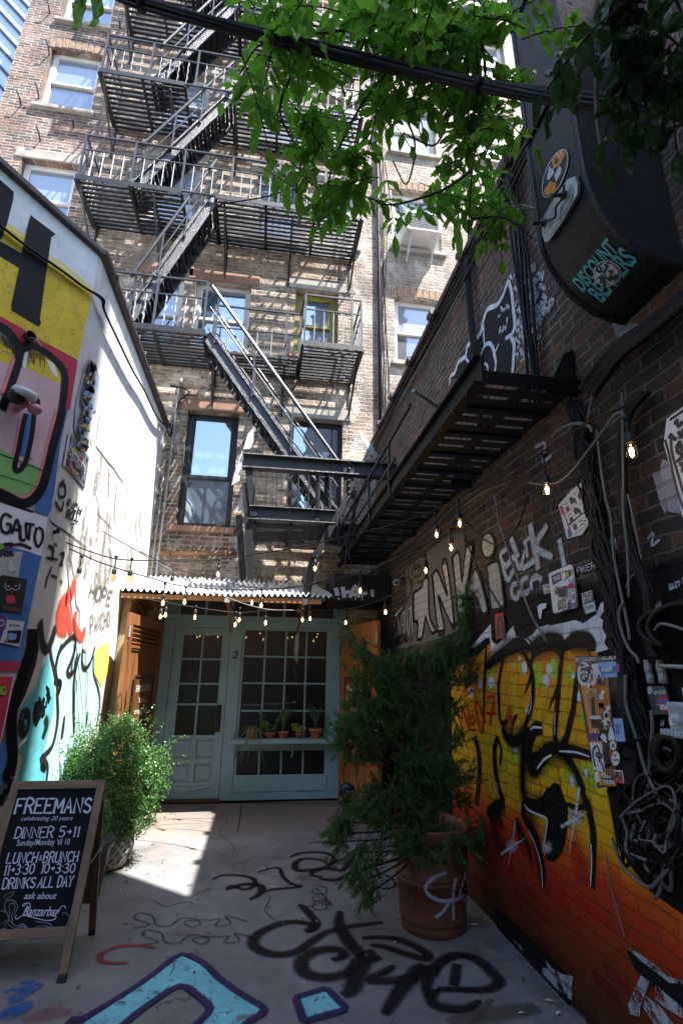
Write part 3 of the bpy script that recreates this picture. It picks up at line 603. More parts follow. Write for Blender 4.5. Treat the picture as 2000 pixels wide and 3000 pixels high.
for z,pts,wd in((zB,(885,330,900,360,960,440,1000,490,1050,540,1100,620,1130,665),.016),(zB,(905,680,880,780,910,870,900,950,960,1020,1040,1100),.012),(zB,(470,990,480,1040,560,1090,640,1150,700,1190,800,1270),.016),(zB,(640,1150,640,1300,630,1370,660,1400,670,1490,690,1560,690,1650,700,1800,735,1850,730,2020,770,2080,760,2200,790,2240),.014),(zC,(760,0,790,45,780,190,805,220,800,400,790,560),.01),(zB,(920,30,890,200,885,330),.008),(zB,(1130,665,1180,760,1170,830),.008),(zB,(640,1150,640,1000),.006),(zB,(970,1140,960,1300,940,1390),.006)):
    q=[(x+R.uniform(-1.2,1.2),y) for p_ in [z(*pts)] for x,y in p_];b.st(LW,q,wd*.8,.0032,.3,2)
b.build('crack',cr,lb)
# ---- paint on the white side wall
KGs=paint('grey_spray',(.1,.1,.105),'stucco',.2,.6,1.1,0,.85)
b=MB()
def lw(mat,z,pts,off,sm=0): b.mat(mat).pp(LW,z(*pts),off,sm)
def ls(mat,z,pts,w,off,tp=.3): b.mat(mat).st(LW,z(*pts),w*(1.35 if mat in(KKs,KK) else 1),off,tp,4)
lw(KA,zC,(335,340,440,40,470,-30,560,-60,720,-60,870,40,870,230,920,390,915,560,890,700,700,960,520,1300,420,1420,140,1420,160,1240,220,1010,160,900,165,780,180,560),.003)
lw(KT,zC,(335,340,440,60,470,200,500,400,500,560,420,900,390,990,430,1100,410,1420,140,1420,160,1240,220,1010,160,900,165,780,180,560),.0042)
lw(KL,zC,(880,20,940,-30,1000,-50,1005,200,960,300,930,345,870,230),.0042);ls(KKs,zB,(372,1940,385,2080,400,2170,440,2200,480,2110,515,1990),.075,.004,0)
for mat,z,pts,wd in((KKs,zC,(570,-40,530,80,515,200,530,330,530,460,535,600,520,750,480,900,400,990,380,1010,430,1060,440,1120,425,1250),.05),(KK,zC,(500,300,560,320,540,420),.05),(KKs,zC,(460,-60,470,60,500,200,520,330),.04),(KKs,zB,(520,2352,545,2240,600,2150,690,2080,690,2200,650,2330,620,2400,640,2440,680,2400,700,2300,715,2240),.05),(KKs,zC,(740,40,700,180,680,330,680,560,682,780),.05),(KKs,zC,(875,-20,840,110,800,175,770,180,755,120,760,0),.045),(KKs,zC,(860,60,862,230,905,370,918,500,900,650,885,690),.03),(KKs,zC,(595,620,580,740,570,825),.05),(KKs,zC,(805,575,800,640,792,715),.04),(KKs,zC,(415,630,430,700,395,820),.07),(KK,zC,(400,1000,400,1060,430,1090),.09),(KK,zC,(350,480,340,600,360,670),.12),
  (KKs,zC,(230,560,195,620,190,740,220,790,260,720,265,600,235,560),.05),(KKs,zC,(250,640,225,620,215,700,235,720),.03),(KH,zC,(165,910,250,820),.05)):ls(mat,z,pts,wd,.0055)
for mat,z,pts,wd in((KRs,zB,(690,1560,660,1680,580,1780,545,1900,560,2010,620,2030),.16),(KRs,zB,(560,1900,600,1860,590,1980,550,2000),.14),(KRs,zB,(620,1800,640,1950,660,2060),.12),(KRs,zB,(700,1850,690,1960,720,2060,760,2090,780,2000),.1),(KRs,zB,(720,2080,740,2120,770,2090),.06)):ls(mat,z,pts,wd,.005)
# painted names
def lt(z,txt,a,c,t,wd,mat=KKs): b.mat(mat); stext(b,LW,txt,z(*a)[0],z(*c)[0],z(*t)[0],wd,.006)
lt(zB,'HOPE',(815,1730),(1010,1800),(850,1590),.026,KGs);lt(zB,'PANCHO',(835,2060),(1010,1990),(835,1900),.02,KGs);lt(zB,'INCH',(615,880),(735,970),(640,815),.022);lt(zB,'ROLL',(610,1000),(720,1030),(625,925),.022);ls(KKs,zB,(650,1050,685,1060),.02,.006);ls(KKs,zB,(660,1085,675,1080),.03,.006)
for pts in((545,720,560,680,600,700,600,790,550,800,540,730),(575,650,600,720),(595,640,560,720),(510,840,540,900,570,920,590,840),(445,1250,490,1285,480,1390),(430,1360,530,1380),(500,1220,505,1260),(515,1225,520,1265),(555,1320,590,1330,560,1420,540,1430),(560,1390,580,1440),(425,1600,440,1540,480,1440),(475,1520,525,1545),(560,1560,570,1600),(420,1640,430,1590)):ls(KKs,zB,pts,.028,.006,.3)
for k in range(16):
    x=R.uniform(345,460);y=R.uniform(270,600);ls(KK,zC,(x,y,x+R.uniform(-25,25),y+R.uniform(10,50),x+R.uniform(-30,30),y+R.uniform(30,70)),.025,.0065)
KGm=paint('grime',(.2,.19,.175),'stucco',.3,.8,1.3,.45,.55);KGd=paint('dark_grime',(.06,.055,.05),'stucco',.3,.8,1.2,.5,.7)
rg=random.Random(17)
for k in range(26):
    x=rg.uniform(640,1330);y=rg.uniform(300 if x>900 else 600,1500);ls(KGm,zB,(x,y,x+rg.uniform(-30,20),y+rg.uniform(60,200),x+rg.uniform(-60,10),y+rg.uniform(220,380)),rg.uniform(.03,.14),.0025,.5)
for k in range(40):
    x=rg.uniform(640,1250);y=rg.uniform(250,1500);ls(KGd,zB,(x,y,x+rg.uniform(-12,18),y+rg.uniform(10,40),x+rg.uniform(-16,26),y+rg.uniform(30,90)),rg.uniform(.008,.03),.0028,.5)
b.build('graffiti',None,lb)
b=MB()  # the low pilaster at the end of the side wall, where the yellow paint turns the corner
b.bb((XL+.002,6.35,0),(XL+.11,6.7,2.45));b.bb((XL+.002,6.71,0),(XL+.09,7.40,2.42))
b.build('pilaster',mt('stained_stucco',(.36,.27,.15),.85,0,.4,3,.5,50),lb,.03)
b=MB();b.mat(KL)
pl=Pl((0,-1,0),(0,6.35,0));b.pp(pl,[pl and q for q in zB(1005,2040,1040,2060,1035,2352)]+zC(1030,200,1010,280,985,280),.003)
b.mat(KK);b.st(pl,zC(1010,0,1000,60,1030,-60),.03,.005);b.build('graffiti',None,lb)
b=MB();b.add([(XL+.094,6.78,0),(XL+.094,7.38,0),(XL+.094,7.38,2.38),(XL+.094,6.78,2.38)],[(0,1,2,3)]);b.build('panel',mt('grey_sheet_metal',(.2,.21,.21),.5,.3,.3,4,.2),lb)
# conduits along the roof edge and down the corner
b=MB()
for k in range(3):
    o=.009*k;P=[MUR(q,.03+o) for q in zA(-200,500,0,655,220,830,430,975,620,1110,780,1230)]+[V((XL+.06+o,yc+.02,MUR(zA(845,1300)[0]).z))]+[LW(q,.05+o) for q in zA(960,1440,1080,1700,1220,1990,1330,2180)+zB(1440,60,1530,160)]
    b.tube(cat(P,4),.011,5)
c_=LW(zB(1530,160)[0],.06)
b.tube(cat([c_,V((XL+.1,YF-.06,c_.z-.05)),V((XL+.16,YF-.06,c_.z+.5)),V((XL+.3,YF-.06,c_.z+.72)),V((XL-.0,YF-.06,c_.z+.8))],5),.014,5)
o=b.build('conduit',M_cable,None,smooth=True);tag(o,'black cable run sagging along the mural and the white wall','cable')
b=MB();
xq=FAC((483,1500)).x;b.tube([(xq,YF-.05,2.8),(xq,YF-.05,5.6),(xq+.02,YF-.05,6.0)],.02,7);b.tube([(xq-.07,YF-.045,2.8),(xq-.07,YF-.045,4.6)],.012,6)
for z in(3.1,3.9,4.7):b.tube([(xq,YF-.05,z-.03),(xq,YF-.05,z+.03)],.03,7)
o=b.build('pipe',M_conduit,None,smooth=True);tag(o,'pale grey vertical conduit in the corner beside the dark framed window','pipe')
# ================================================================ fire escape
YO,YI=6.5,YF
fe=thing('fire_escape','black iron fire escape of slatted platforms and zigzag stairs bolted to the brick tenement','fire escape',(0,YI,6.25))
LV=[6.25,8.78,11.12,13.55,16.0]
def platform(z,x0,x1,op=None,opy=6.98):
    b=MB()
    def seg(a,c,y0,y1):
        n=max(2,int(round((y1-y0)/.082)))
        for i in range(n+1):
            y=y0+(y1-y0)*i/n;b.bb((a,y-.021,z-.012),(c,y+.021,z+.012))
        k=max(1,int(round((c-a)/.75)))
        for i in range(k+1):
            x=a+(c-a)*i/k;b.bb((x-.022,y0,z-.05),(x+.022,y1,z-.0135))
    if op: seg(x0,op[0],YO,YI-.03);seg(op[0]+.03,op[1]-.03,opy,YI-.03);seg(op[1],x1,YO,YI-.03)
    else: seg(x0,x1,YO,YI-.03)
    b.bb((x0,YO-.03,z-.06),(x1 if not op else op[0],YO-.0225,z+.03))
    if op:b.bb((op[1],YO-.03,z-.06),(x1,YO-.0225,z+.03))
    b.build('platform',M_iron,fe)
    for x in [x0+.05+(x1-x0-.1)*i/4 for i in range(5)]:
        if op and op[0]<x<op[1]: y0=opy
        else: y0=YO+.06
        b=MB();b.bar((x,y0,z-.07),(x,YI-.01,z-.07),.03,.05);b.bar((x,y0+.03,z-.08),(x,YI-.02,z-.62),.028,.028);b.bar((x,YI-.015,z-.05),(x,YI-.015,z-.75),.03,.02,(0,1,0))
        b.build('bracket',M_iron,fe)
def rail(pts,z,h=.88,twist=False,mid=True,step=.135,two=.3):
    b=MB();tw=MB()
    for i in range(len(pts)-1):
        a=V((*pts[i],z));c=V((*pts[i+1],z));u=V((0,0,1))
        for hh,ww in ((h,.03),(h-two,.022),(.02,.026)):
            b.bar(a+u*hh,c+u*hh,ww,ww*.7)
        L=(c-a).length;n=int(L/step)
        for k in range(n+1):
            p=a.lerp(c,k/n)
            if k%5==0: b.bar(p,p+u*h,.03,.03,(0,1,0))
            if twist:
                P=[p+u*((h-two)*j/14) for j in range(15)];tw.tube([q+V((.006*cos(j*1.57),.006*sin(j*1.57),0)) for j,q in enumerate(P)],[.008+.004*(j%2) for j in range(15)],4)
            else: tw.tube([p,p+u*(h-two)],.0085,4)
    b.build('railing',M_rail,fe);tw.build('baluster',mt('sunlit_iron',(.4,.4,.41),.35,.2,.3,10,.2),fe)  # sun on the dark balusters is put into this pale colour
def stair(x0,z0,x1,z1,ya,yb,rail_=True,n=None,side=1):
    a=V((x0,0,z0));c=V((x1,0,z1));d=c-a
    for y in(ya,yb):
        b=MB();b.bar(a+V((0,y,0)),c+V((0,y,0)),.02,.19,(0,0,1));b.bar(a+V((0,y-.02,.09)),c+V((0,y-.02,.09)),.05,.012);b.build('stringer',M_ironw,fe)
    n=n or int(abs(z1-z0)/.2)
    b=MB()
    for i in range(n+1):
        p=a.lerp(c,(i+.3)/(n+1));w=.21
        for k in range(3):b.bb((p.x-w/2+k*w/3+.008,ya+.012,p.z-.012),(p.x-w/2+(k+1)*w/3-.012,yb-.012,p.z+.008))
        b.bb((p.x-w/2,ya+.013,p.z-.03),(p.x-w/2+.007,yb-.013,p.z+.006))
    b.build('tread',M_iron,fe)
    if rail_:
        b=MB()
        for y,r in((ya-.03,.026),(yb+.02,.014)):
            u=V((0,y,.82));b.tube([a+u,c+u],r,7)
            if r<.02 or True:
                u2=V((0,y,.45));b.tube([a+u2,c+u2],.012,5)
            for t in(.06,.36,.66,.95):p=a.lerp(c,t)+V((0,y,0));b.bar(p,p+V((0,0,.82)),.022,.022,(0,1,0))
        b.build('handrail',M_rail,fe)
XA,XB=-3.2,1.26
def sx(p,z): return onY(p,6.6).x
fl=[((370,930),(624,603)),((385,613),(678,294)),((442,326),(690,60))]
for i,(p,q) in enumerate(fl):
    xa,xb=sx(p,0),sx(q,0);stair(xa,LV[i]+.02,xb,LV[i+1]+.02,6.56,7.0)
    platform(LV[i+1],XA,XB,(xa+.55,xb+.05),7.03)
platform(LV[0],XA,XB,(-1.04,.36),6.97);platform(LV[4],XA,XB,(-1.5,-.3),7.03);stair(-1.9,LV[3]+.02,-.5,LV[4]+.02,6.56,7.0)
for i,z in enumerate(LV):
    if i==0:
        rail([(XA+.03,YI-.05),(XA+.03,YO),(-1.08,YO)],z,.88,True)
        rail([(.38,YO),(XB-.02,YO),(XB-.02,YI-.05)],z,.86,two=.26);rail([(-1.0,6.97),(.34,6.97),(.38,YO+.02)],z,.86,two=.4,step=.2)
    else: rail([(XA+.03,YI-.05),(XA+.03,YO),(XB-.02,YO),(XB-.02,YI-.05)],z,.88,i==2,step=.15)
# lowest flight drops to the right, through the steel frame
stair(-1.02,6.27,.92,3.58,6.56,7.0,n=14)
# ================================================================ steel portal with its landing
YB=6.25
sf=thing('steel_beam_frame','heavy black painted steel beam frame carrying the lowest landing, with bolted hangers','steel frame',(0,YB,3.4))
zt,zb=onY((700,1331),YB).z,onY((700,1372),YB).z
b=MB();x0,x1=onY((712,1340),YB).x,XR
b.bb((x0,YB-.012,zb),(x1,YB+.012,zt));b.bb((x0,YB-.07,zt-.016),(x1,YB+.07,zt+.004));b.bb((x0,YB-.07,zb-.004),(x1,YB+.07,zb+.016))
b.build('beam',M_ironw,sf,.004)
zl=3.42
b=MB();xl,xr_=onY((728,1530),YB).x,.86
b.bb((xl,YB-.012,zl-.0),(xr_,YB+.012,zl+.15));b.bb((xl,YB-.06,zl+.152),(xr_,YB+.06,zl+.165));b.bb((xl,YB-.06,zl-.015),(xr_,YB+.06,zl-.002))
b.build('beam',M_ironw,sf,.004)
b=MB()
for i in range(15):y=YB+.08+i*.075;b.bb((xl,y-.02,zl+.0),(xr_+.4,y+.02,zl+.022))
for x in(xl+.08,.3,xr_-.1):b.bb((x-.022,YB+.06,zl-.045),(x+.022,YF,zl-.002))
b.build('landing',M_iron,sf)
b=MB()
for pa,pb,y in(((728,1372),(745,1515),YB),((722,1415),(735,1700),YB+.02),((700,1510),(712,1700),YF-.12)):
    a=onY(pa,y);c=onY(pb,y);b.bar(a,c,.09,.07,(0,1,0))
b.bar(V((.62,YB,zb)),V((.62,YB,zl)),.06,.05,(0,1,0));b.bar(V((.74,YB+.1,zb)),V((.74,YB+.1,zl)),.05,.05,(0,1,0))
hx=onY((1020,1400),YB).x
b.bb((hx-.075,YB-.04,zb-.33),(hx+.075,YB-.022,zt+.01))
b.bar(V((hx-.0,YB,zb-.3)),V((.6,YB,2.95)),.08,.1,(0,1,0));b.bar(V((.6,YB,3.0)),V((.52,YB+.1,2.5)),.1,.1,(0,1,0))
b.build('hanger',M_iron,sf,.004)
for q in [(hx,YB-.045,zt-.03-.085*k,.022) for k in range(6)]+[(xl+.3+.5*k,YB-.02,zl+.08,.018) for k in range(3)]:b=MB();b.ball(q[:3],q[3],5);b.build('bolt',M_iron,sf,smooth=True)
b=MB()
for k in range(8):x=xl+.06+k*.135;b.tube([(x,YB-.05,zl+.15),(x,YB-.05,zb)],.0085,4)
b.build('baluster',M_ironw,sf)
b=MB();pw=mt('galvanised_plate',(.5,.52,.54),.45,.4,.2,5,.2)
P=[onY(q,YB-.02) for q in zH(190,370,185,520,165,655,90,700,110,600,150,480)];b.plate(P,(0,-1,0),.012);P=[onY(q,YB+.05) for q in zH(185,760,190,910,125,955)];b.plate(P,(0,-1,0),.012);P=[onY(q,YB+.3) for q in zH(295,170,290,300,265,360,195,370,240,220)];b.plate(P,(0,-1,0),.012)
b.build('gusset_plate',pw,sf)
b=MB();P=[onY(q,YF-.3) for q in zH(1270,200,1300,240,1460,440,1400,440,1275,280)];b.plate(P,(0,-1,0),.012);b.build('gusset_plate',pw,sf)
# ================================================================ catwalk on the right wall
cw=thing('steel_catwalk','dark perforated steel catwalk bracketed high along the graffitied brick wall','catwalk',(1.37,2.2,3.24))
zc=3.13;xa=1.09;xe=XR-.004
b=MB()
y=2.28;i=0
while y<7.2:
    p=.335;w=.31
    # one channel plank with two rows of two slots, turned-down lips front and back
    cells=[(xa,y,xe,y+.06),(xa,y+.105,xe,y+.175),(xa,y+.22,xe,y+w)]
    for a0,b0,a1,b1 in cells:b.bb((a0,b0,zc),(a1,b1,zc+.008))
    for yy in(y+.06,y+.175):
        for s0,s1 in((xa,xa+.06),(xa+.25,xa+.33),(xe-.05,xe)):b.bb((s0,yy,zc+.0005),(s1,yy+.045,zc+.0075))
    b.bb((xa,y,zc-.016),(xe,y+.006,zc-.0005));b.bb((xa,y+w-.006,zc-.016),(xe,y+w,zc-.0005))
    y+=p;i+=1
b.build('plank',M_dark,cw)
b=MB();yn=2.24;yf=7.3
b.bb((xa-.012,yn,zc-.06),(xa-.001,yf,zc+.11));b.bb((xa-.06,yn,zc-.06),(xa-.0125,yf,zc-.048));b.bb((xa-.05,yn,zc+.098),(xa-.0125,yf,zc+.11))
b.bb((xa,yn,zc-.06),(xe,yn+.012,zc+.02))
b.build('beam',mt('catwalk_steel',(.006,.0055,.0055),.6,.0,.5,9,.4,60,.3,bd=.005),cw,.003)
for k in range(24):b=MB();b.ball((xa-.05,yn+.12+k*.2,zc-.0625),.013,4);b.build('rivet',M_iron,cw)
for yy in(yn+.05,3.8,5.4):
    b=MB();b.plate([(xe-.0,yy,zc-.06),(xe,yy,zc+.24),(xe-.06,yy,zc+.2),(xe-.2,yy,zc-.06)],(0,-1,0),.014);b.build('bracket',M_dark,cw)
b=MB();xr1=xa-.03
b.tube([(xr1,3.5,zc+.5),(xr1-.0,7.25,zc+.5)],.018,6);b.tube([(xr1,4.0,zc+.25),(xr1,7.25,zc+.25)],.014,6)
for yy in(4.2,5.1,6.0,6.9):b.tube([(xr1,yy,zc),(xr1,yy,zc+.5)],.014,5)
b.build('handrail',M_iron,cw)
b=MB();a=onX(z4(330,617)[0],xa-.05);c=onX(z4(455,702)[0],XR-.3);b.tube([a,c],.016,6);b.build('stay',M_conduit,cw)
b=MB()  # slender ties that hang the catwalk's far end from the portal
for pa,pb in(((1042,1440),(1010,1655)),((1075,1390),(1005,1600)),((1130,1340),(985,1560)),((1010,1560),(1025,1640)),((985,1490),(992,1600))):b.bar(onY(pa,YB-.15),onY(pb,YB-.15),.02,.03,(0,1,0))
b.build('tie_rod',M_iron,cw)
# ================================================================ black exhaust duct elbow, upper right
du=thing('exhaust_duct','huge black duct elbow curving out of the right wall, with a galvanised access hatch','duct',(1.4,1.6,3.2))
M_duct=mt('black_duct_paint',(.017,.0178,.019),.48,.0,.4,3,.3,30,.32,bd=.006)
yA,yZ=1.495,1.86
prof=[]  # (x,z) heel line: riser, bend, run into the wall
x0,zr,zbm=1.262,3.68,3.235
for z in(7.5,6,5,4.4,4.0):prof.append((x0,z))
for k in range(9):
    a=k/8*pi/2;rx,rz=.38,.445;prof.append((x0+rx*(1-cos(a)),zr-rz*sin(a)))
prof.append((XR+.25,zbm))
b=MB();n=len(prof)
vs=[(x,y,z) for y in(yA,yZ) for x,z in prof];fs=[(i,i+1,n+i+1,n+i) for i in range(n-1)];b.add(vs,fs)
xb=XR+.3
for y in(yA,yZ):
    P=[V((x,y,z)) for x,z in prof]+[V((xb,y,zbm)),V((xb,y,7.5))];b.poly(P)
b.add([(x0,yA,7.5),(x0,yZ,7.5),(xb,yZ,7.5),(xb,yA,7.5)],[(0,1,2,3)])
o=b.build('casing',M_duct,du)
b=MB()
for y in(yA,yZ): b.tube([(x-.004,y,z-.004) for x,z in prof],.012,5)
for z in(4.3,5.2,6.1):b.bb((x0-.018,yA-.01,z),(x0-.001,yZ+.01,z+.03))
b.build('seam',M_duct,du)
def duct(u,v,off=.0):
    """point on the elbow's heel: u = arc length down from z 4.6, v = y"""
    L=[(x0,4.6),(x0,4.0)]+prof[5:]
    for i in range(len(L)-1):
        d=hypot(L[i+1][0]-L[i][0],L[i+1][1]-L[i][1])
        if u<=d or i==len(L)-2:
            t=u/d;x=L[i][0]+(L[i+1][0]-L[i][0])*t;z=L[i][1]+(L[i+1][1]-L[i][1])*t
            tx,tz=(L[i+1][0]-L[i][0])/d,(L[i+1][1]-L[i][1])/d
            return V((x+tz*off,v,z-tx*off))
        u-=d
def dproj(p):
    """nearest hit of a photo ray with the heel surface, as (u,v)"""
    best=None;d=ray(p)
    for k in range(400):
        u=k*.005;q=duct(u,0);t=(q.x-CAM.x)/d.x;h=CAM+d*t;e=abs(h.z-q.z)
        if best is None or e<best[0]:best=(e,u,h.y)
    return best[1],best[2]
def dpt(p,off): u,v=dproj(p);return duct(u,v,off)
b=MB();H=[dpt(q,.0) for q in zD(700,615,725,680,720,770,600,980,480,1160,450,1165,425,1100,425,980,500,840,640,640)]
nrm=V((-1,0,-.25)).normalized()
M_galv=mt('galvanised_steel',(.46,.5,.5),.4,.55,.25,14,.35,50)
c=sum(H,V())/len(H)
b.plate([h+nrm*.01 for h in H],nrm,.014);b.plate([c+(h-c)*.8+nrm*.016 for h in H],nrm,.012)
hat=b.build('access_hatch',M_galv,du,.008)
b=MB()
for q in zD(620,775,450,1010):
    p=dpt(q,.03);b.tube([p,p+nrm*.06],.009,6);b.ball(p,.02,5)
b.tube(cat([dpt(q,.044) for q in zD(650,700,640,800,580,880,570,960,500,1000,480,1050)],4),.006,5)
b.build('handle',M_black,hat)
b=MB();SW=mt('sticker_white',(.66,.68,.7),.4,0,.06,6,.03);SO=mt('sticker_orange',(.78,.27,.05),.4,0,.08,6,.03);ST=mt('sticker_teal',(.1,.45,.5),.4,0,.1,6,.03);SK=mt('sticker_black',(.015,.015,.017),.4,0,.1,6,.03)
def dpoly(mat,z,pts,off): b.mat(mat).poly([dpt(q,off) for q in z(*pts)])
def dell(mat,c,rx,ry,rot,off,n=22):
    P=[]
    for j in range(n):
        a=2*pi*j/n;x,y=rx*cos(a),ry*sin(a);P.append(dpt(zD(c[0]+x*cos(rot)-y*sin(rot),c[1]+x*sin(rot)+y*cos(rot))[0],off))
    b.mat(mat).poly(P)
rt=radians(22)
dell(SW,(507,594),82,218,rt,.006);dell(SK,(507,594),74,208,rt,.008)
dpoly(SO,zD,(520,435,575,400,597,440,560,520,500,560,490,490),.01);dpoly(SO,zD,(420,745,470,660,525,680,520,740,440,780),.01)
dpoly(SW,zD,(500,545,505,590,460,650,445,640,455,590),.01);dpoly(SW,zD,(550,530,570,560,560,600,520,670,508,610),.01);dpoly(SW,zD,(470,530,480,560,470,590,457,570),.0105)
dpoly(SK,zD,(520,440,532,480,555,470,530,510,515,520),.012)
hat2=b.build('sticker',None,du)
b=MB()
u1=[dproj(q) for q in(zD(640,1480)[0],zD(925,1110)[0],zD(770,1570)[0],zD(1060,1240)[0])]
def dtext(txt,L,Rr,T,mat,off,bold=.03):
    vs,fs=glyphs(txt,0,bold);xx0=min(v.x for v in vs);xx1=max(v.x for v in vs);L,Rr,T=[V(dproj(zD(*q)[0])) for q in(L,Rr,T)]
    ux=(Rr-L)/(xx1-xx0);uy=(T-L)/.72
    P=[]
    for v in vs:
        w_=L+ux*(v.x-xx0)+uy*v.y;P.append(duct(w_.x,w_.y,off))
    b.mat(mat).add(P,fs)
dtext('DISCOUNT',(735,1575),(1035,1230),(645,1480),ST,.006);dtext('BEAVERS',(895,1660),(1190,1300),(770,1570),ST,.0065)
dell(SW,(940,1420),115,108,0,.009);dell(SK,(940,1420),104,97,0,.011);dell(SW,(940,1420),96,90,0,.013)
for pts in((870,1345,860,1390,900,1395,890,1360),(925,1345,950,1350,920,1400,935,1410),(960,1400,985,1390,970,1440),(870,1450,930,1445),(890,1490,900,1430,920,1490,930,1430),(940,1450,1000,1440,960,1470),(1000,1440,1030,1430,1020,1460,1005,1450),(910,1510,930,1500,920,1490)):
    P=[dpt(q,.015) for q in zD(*pts)];b.mat(SK).ribbon(P,V((-.8,0,-.6)).normalized(),.011,0,4,False)
b.build('sticker',None,du)
# ================================================================ shopfront
M_teal=mt('grey_teal_paint',(.27,.45,.505),.45,0,.16,3,.12,30,.5,bd=.003)
YS=YF+.1
sh=thing('shopfront','grey teal timber restaurant shopfront with a glazed door and a big paned window','shopfront',(0,YS,0))
x0,x1=-1.34,1.19  # between the brick jambs
def Y_(p,y=YS):return onY(p,y)
zi=lambda a,c,y=YS:onY(zI(a,c)[0],y)
dl,dr=zi(291,800).x,zi(612,720).x     # door leaf
zdoor=zi(480,348).z;ztop=zdoor+.11
wl,wr_,wz0,wz1=zi(684,670).x,zi(1166,670).x,zi(900,1190).z,zi(930,352).z;sz=zi(920,968).z
b=MB()
b.bb((x0,YS,0),(dl-.004,YS+.09,ztop));b.bb((dr+.004,YS,0),(wl,YS+.09,ztop));b.bb((wr_,YS,0),(x1,YS+.09,ztop));b.bb((dl-.004,YS,zdoor+.004),(dr+.004,YS+.09,ztop))
b.bb((wl,YS,0),(wr_,YS+.09,wz0));b.bb((wl,YS,wz1),(wr_,YS+.09,ztop));b.bb((wl,YS,sz-.07),(wr_,YS+.09,sz))
b.bb((wl+.03,YS-.012,.1),(wr_-.0,YS-.001,.3))
b.bb((x0,YS-.05,ztop+.001),(x1,YS+.12,ztop+.06));b.bb((x0,YS+.03,ztop+.061),(x0+.16,YS+.1,2.72));b.bb((x1-.12,YS+.03,ztop+.061),(x1,YS+.1,2.72));b.bb((x0,YS+.03,2.6),(x1,YS+.101,2.74))
b.build('frame',M_teal,sh,.006)
b=MB();tl=.42
nt=6
for i in range(nt+1):
    x=x0+.18+(x1-.14-x0-.18)*i/nt;b.bb((x-.018,YS+.035,ztop+.062),(x+.018,YS+.08,2.6))
tw_=b.build('transom_window',M_teal,sh,.003)
b=MB();b.bb((x0+.16,YS+.05,ztop+.06),(x1-.12,YS+.06,2.6));b.build('pane',G_dk,tw_)
# door leaf
d=MB();y0=YS+.012;y1=YS+.06;L=dr-dl
g0,g1=zi(345,800).x,zi(562,800).x;gz0,gz1=zi(440,930).z,zi(480,388).z
d.bb((dl,y0,.03),(g0,y1,zdoor));d.bb((g1,y0,.03),(dr,y1,zdoor));d.bb((g0,y0,gz1),(g1,y1,zdoor));d.bb((g0,y0,.74),(g1,y1,gz0));d.bb((g0,y0,.03),(g1,y1,.22));d.bb((g0,y0,.44),(g1,y1,.5));xm=(g0+g1)/2
d.bb((xm-.03,y0,.22),(xm+.03,y1,.44));d.bb((xm-.03,y0,.5),(xm+.03,y1,.74));d.bb((xm-.014,y0+.005,gz0),(xm+.014,y1,gz1))
for k in(1,2,3):z=gz0+(gz1-gz0)*k/4+(.06 if k==1 else .0);d.bb((g0,y0+.006,z-.013),(xm-.014,y1,z+.013));d.bb((xm+.014,y0+.006,z-.013),(g1,y1,z+.013))
for a,c in((g0,xm-.03),(xm+.03,g1)):
    for e,f in((.22,.44),(.5,.74)):
        d.bb((a,y0+.02,e),(c,y1-.01,f));d.bb((a+.03,y0+.008,e+.03),(c-.03,y0+.0195,f-.03))
        for q in((a,e,a+.012,f),(c-.012,e,c,f),(a+.012,f-.012,c-.012,f),(a+.012,e,c-.012,e+.012)):d.bb((q[0],y0-.006,q[1]),(q[2],y0+.0195,q[3]))
do=d.build('door',M_teal,sh,.004)
p=MB();p.bb((g0,y0+.026,gz0),(g1,y0+.032,gz1));p.build('pane',G_dk,do)
p=MB();hx=dr-.075;p.bb((hx-.03,y0-.01,.82),(hx+.03,y0-.001,1.16));p.tube(cat([V((hx,y0-.01,.92)),V((hx,y0-.045,.94)),V((hx,y0-.045,1.05)),V((hx,y0-.01,1.07))],4),.012,6);p.build('handle',mt('dark_bronze',(.05,.032,.02),.4,.6,.3),do)
p=MB();zc_=.145
for s in(-1,1):
    for k in range(5):p.tube(cat([V((xm+s*.02,y0-.005,zc_-.02+.006*k)),V((xm+s*(.09+.03*k),y0-.012,zc_-.01+.007*k)),V((xm+s*(.14+.045*k),y0-.005,zc_+.045))],4),.006,5)
    p.tube(cat([V((xm+s*(.05+.02*cos(a*.8)),y0-.008,zc_+.02+.018*sin(a*.8))) for a in range(8)],2),.006,5)
p.bb((g0-.02,y0-.012,zc_+.05),(g1+.02,y0-.001,zc_+.07));p.ball((xm,y0-.004,zc_),.03,6,1,.5,1.2);p.build('carved_swag',mt('teal_highlight',(.34,.56,.62),.45,0,.15,3,.1),do)
p=MB()
for z in(.55,1.2,1.85):p.tube([(dl-.006,y0-.006,z-.045),(dl-.006,y0-.006,z+.045)],.008,6)
p.build('hinge',M_black,do)
# display windows
def panes(name,a,z0,c,z1,nx,nz,last=None):
    m_=MB();yy=YS+.02
    e=.035
    m_.bb((a,yy,z0),(a+e,yy+.05,z1));m_.bb((c-e,yy,z0),(c,yy+.05,z1));m_.bb((a+e,yy,z1-e),(c-e,yy+.05,z1));m_.bb((a+e,yy,z0),(c-e,yy+.05,z0+e))
    zs=[z0+e+(z1-z0-2*e)*k/nz for k in range(nz+1)]
    for i in range(1,nx):x=a+e+(c-a-2*e)*i/nx;m_.bb((x-.012,yy+.004,z0+e),(x+.012,yy+.048,z1-e))
    for k in range(1,nz):
        for i in range(nx):m_.bb((a+e+(c-a-2*e)*i/nx+.0125,yy+.007,zs[k]-.012),(a+e+(c-a-2*e)*(i+1)/nx-.0125,yy+.045,zs[k]+.012))
    o=m_.build(name,M_teal,sh,.003)
    p=MB();p.bb((a+e,yy+.028,z0+e),(c-e,yy+.034,z1-e));p.build('pane',G_dk,o)
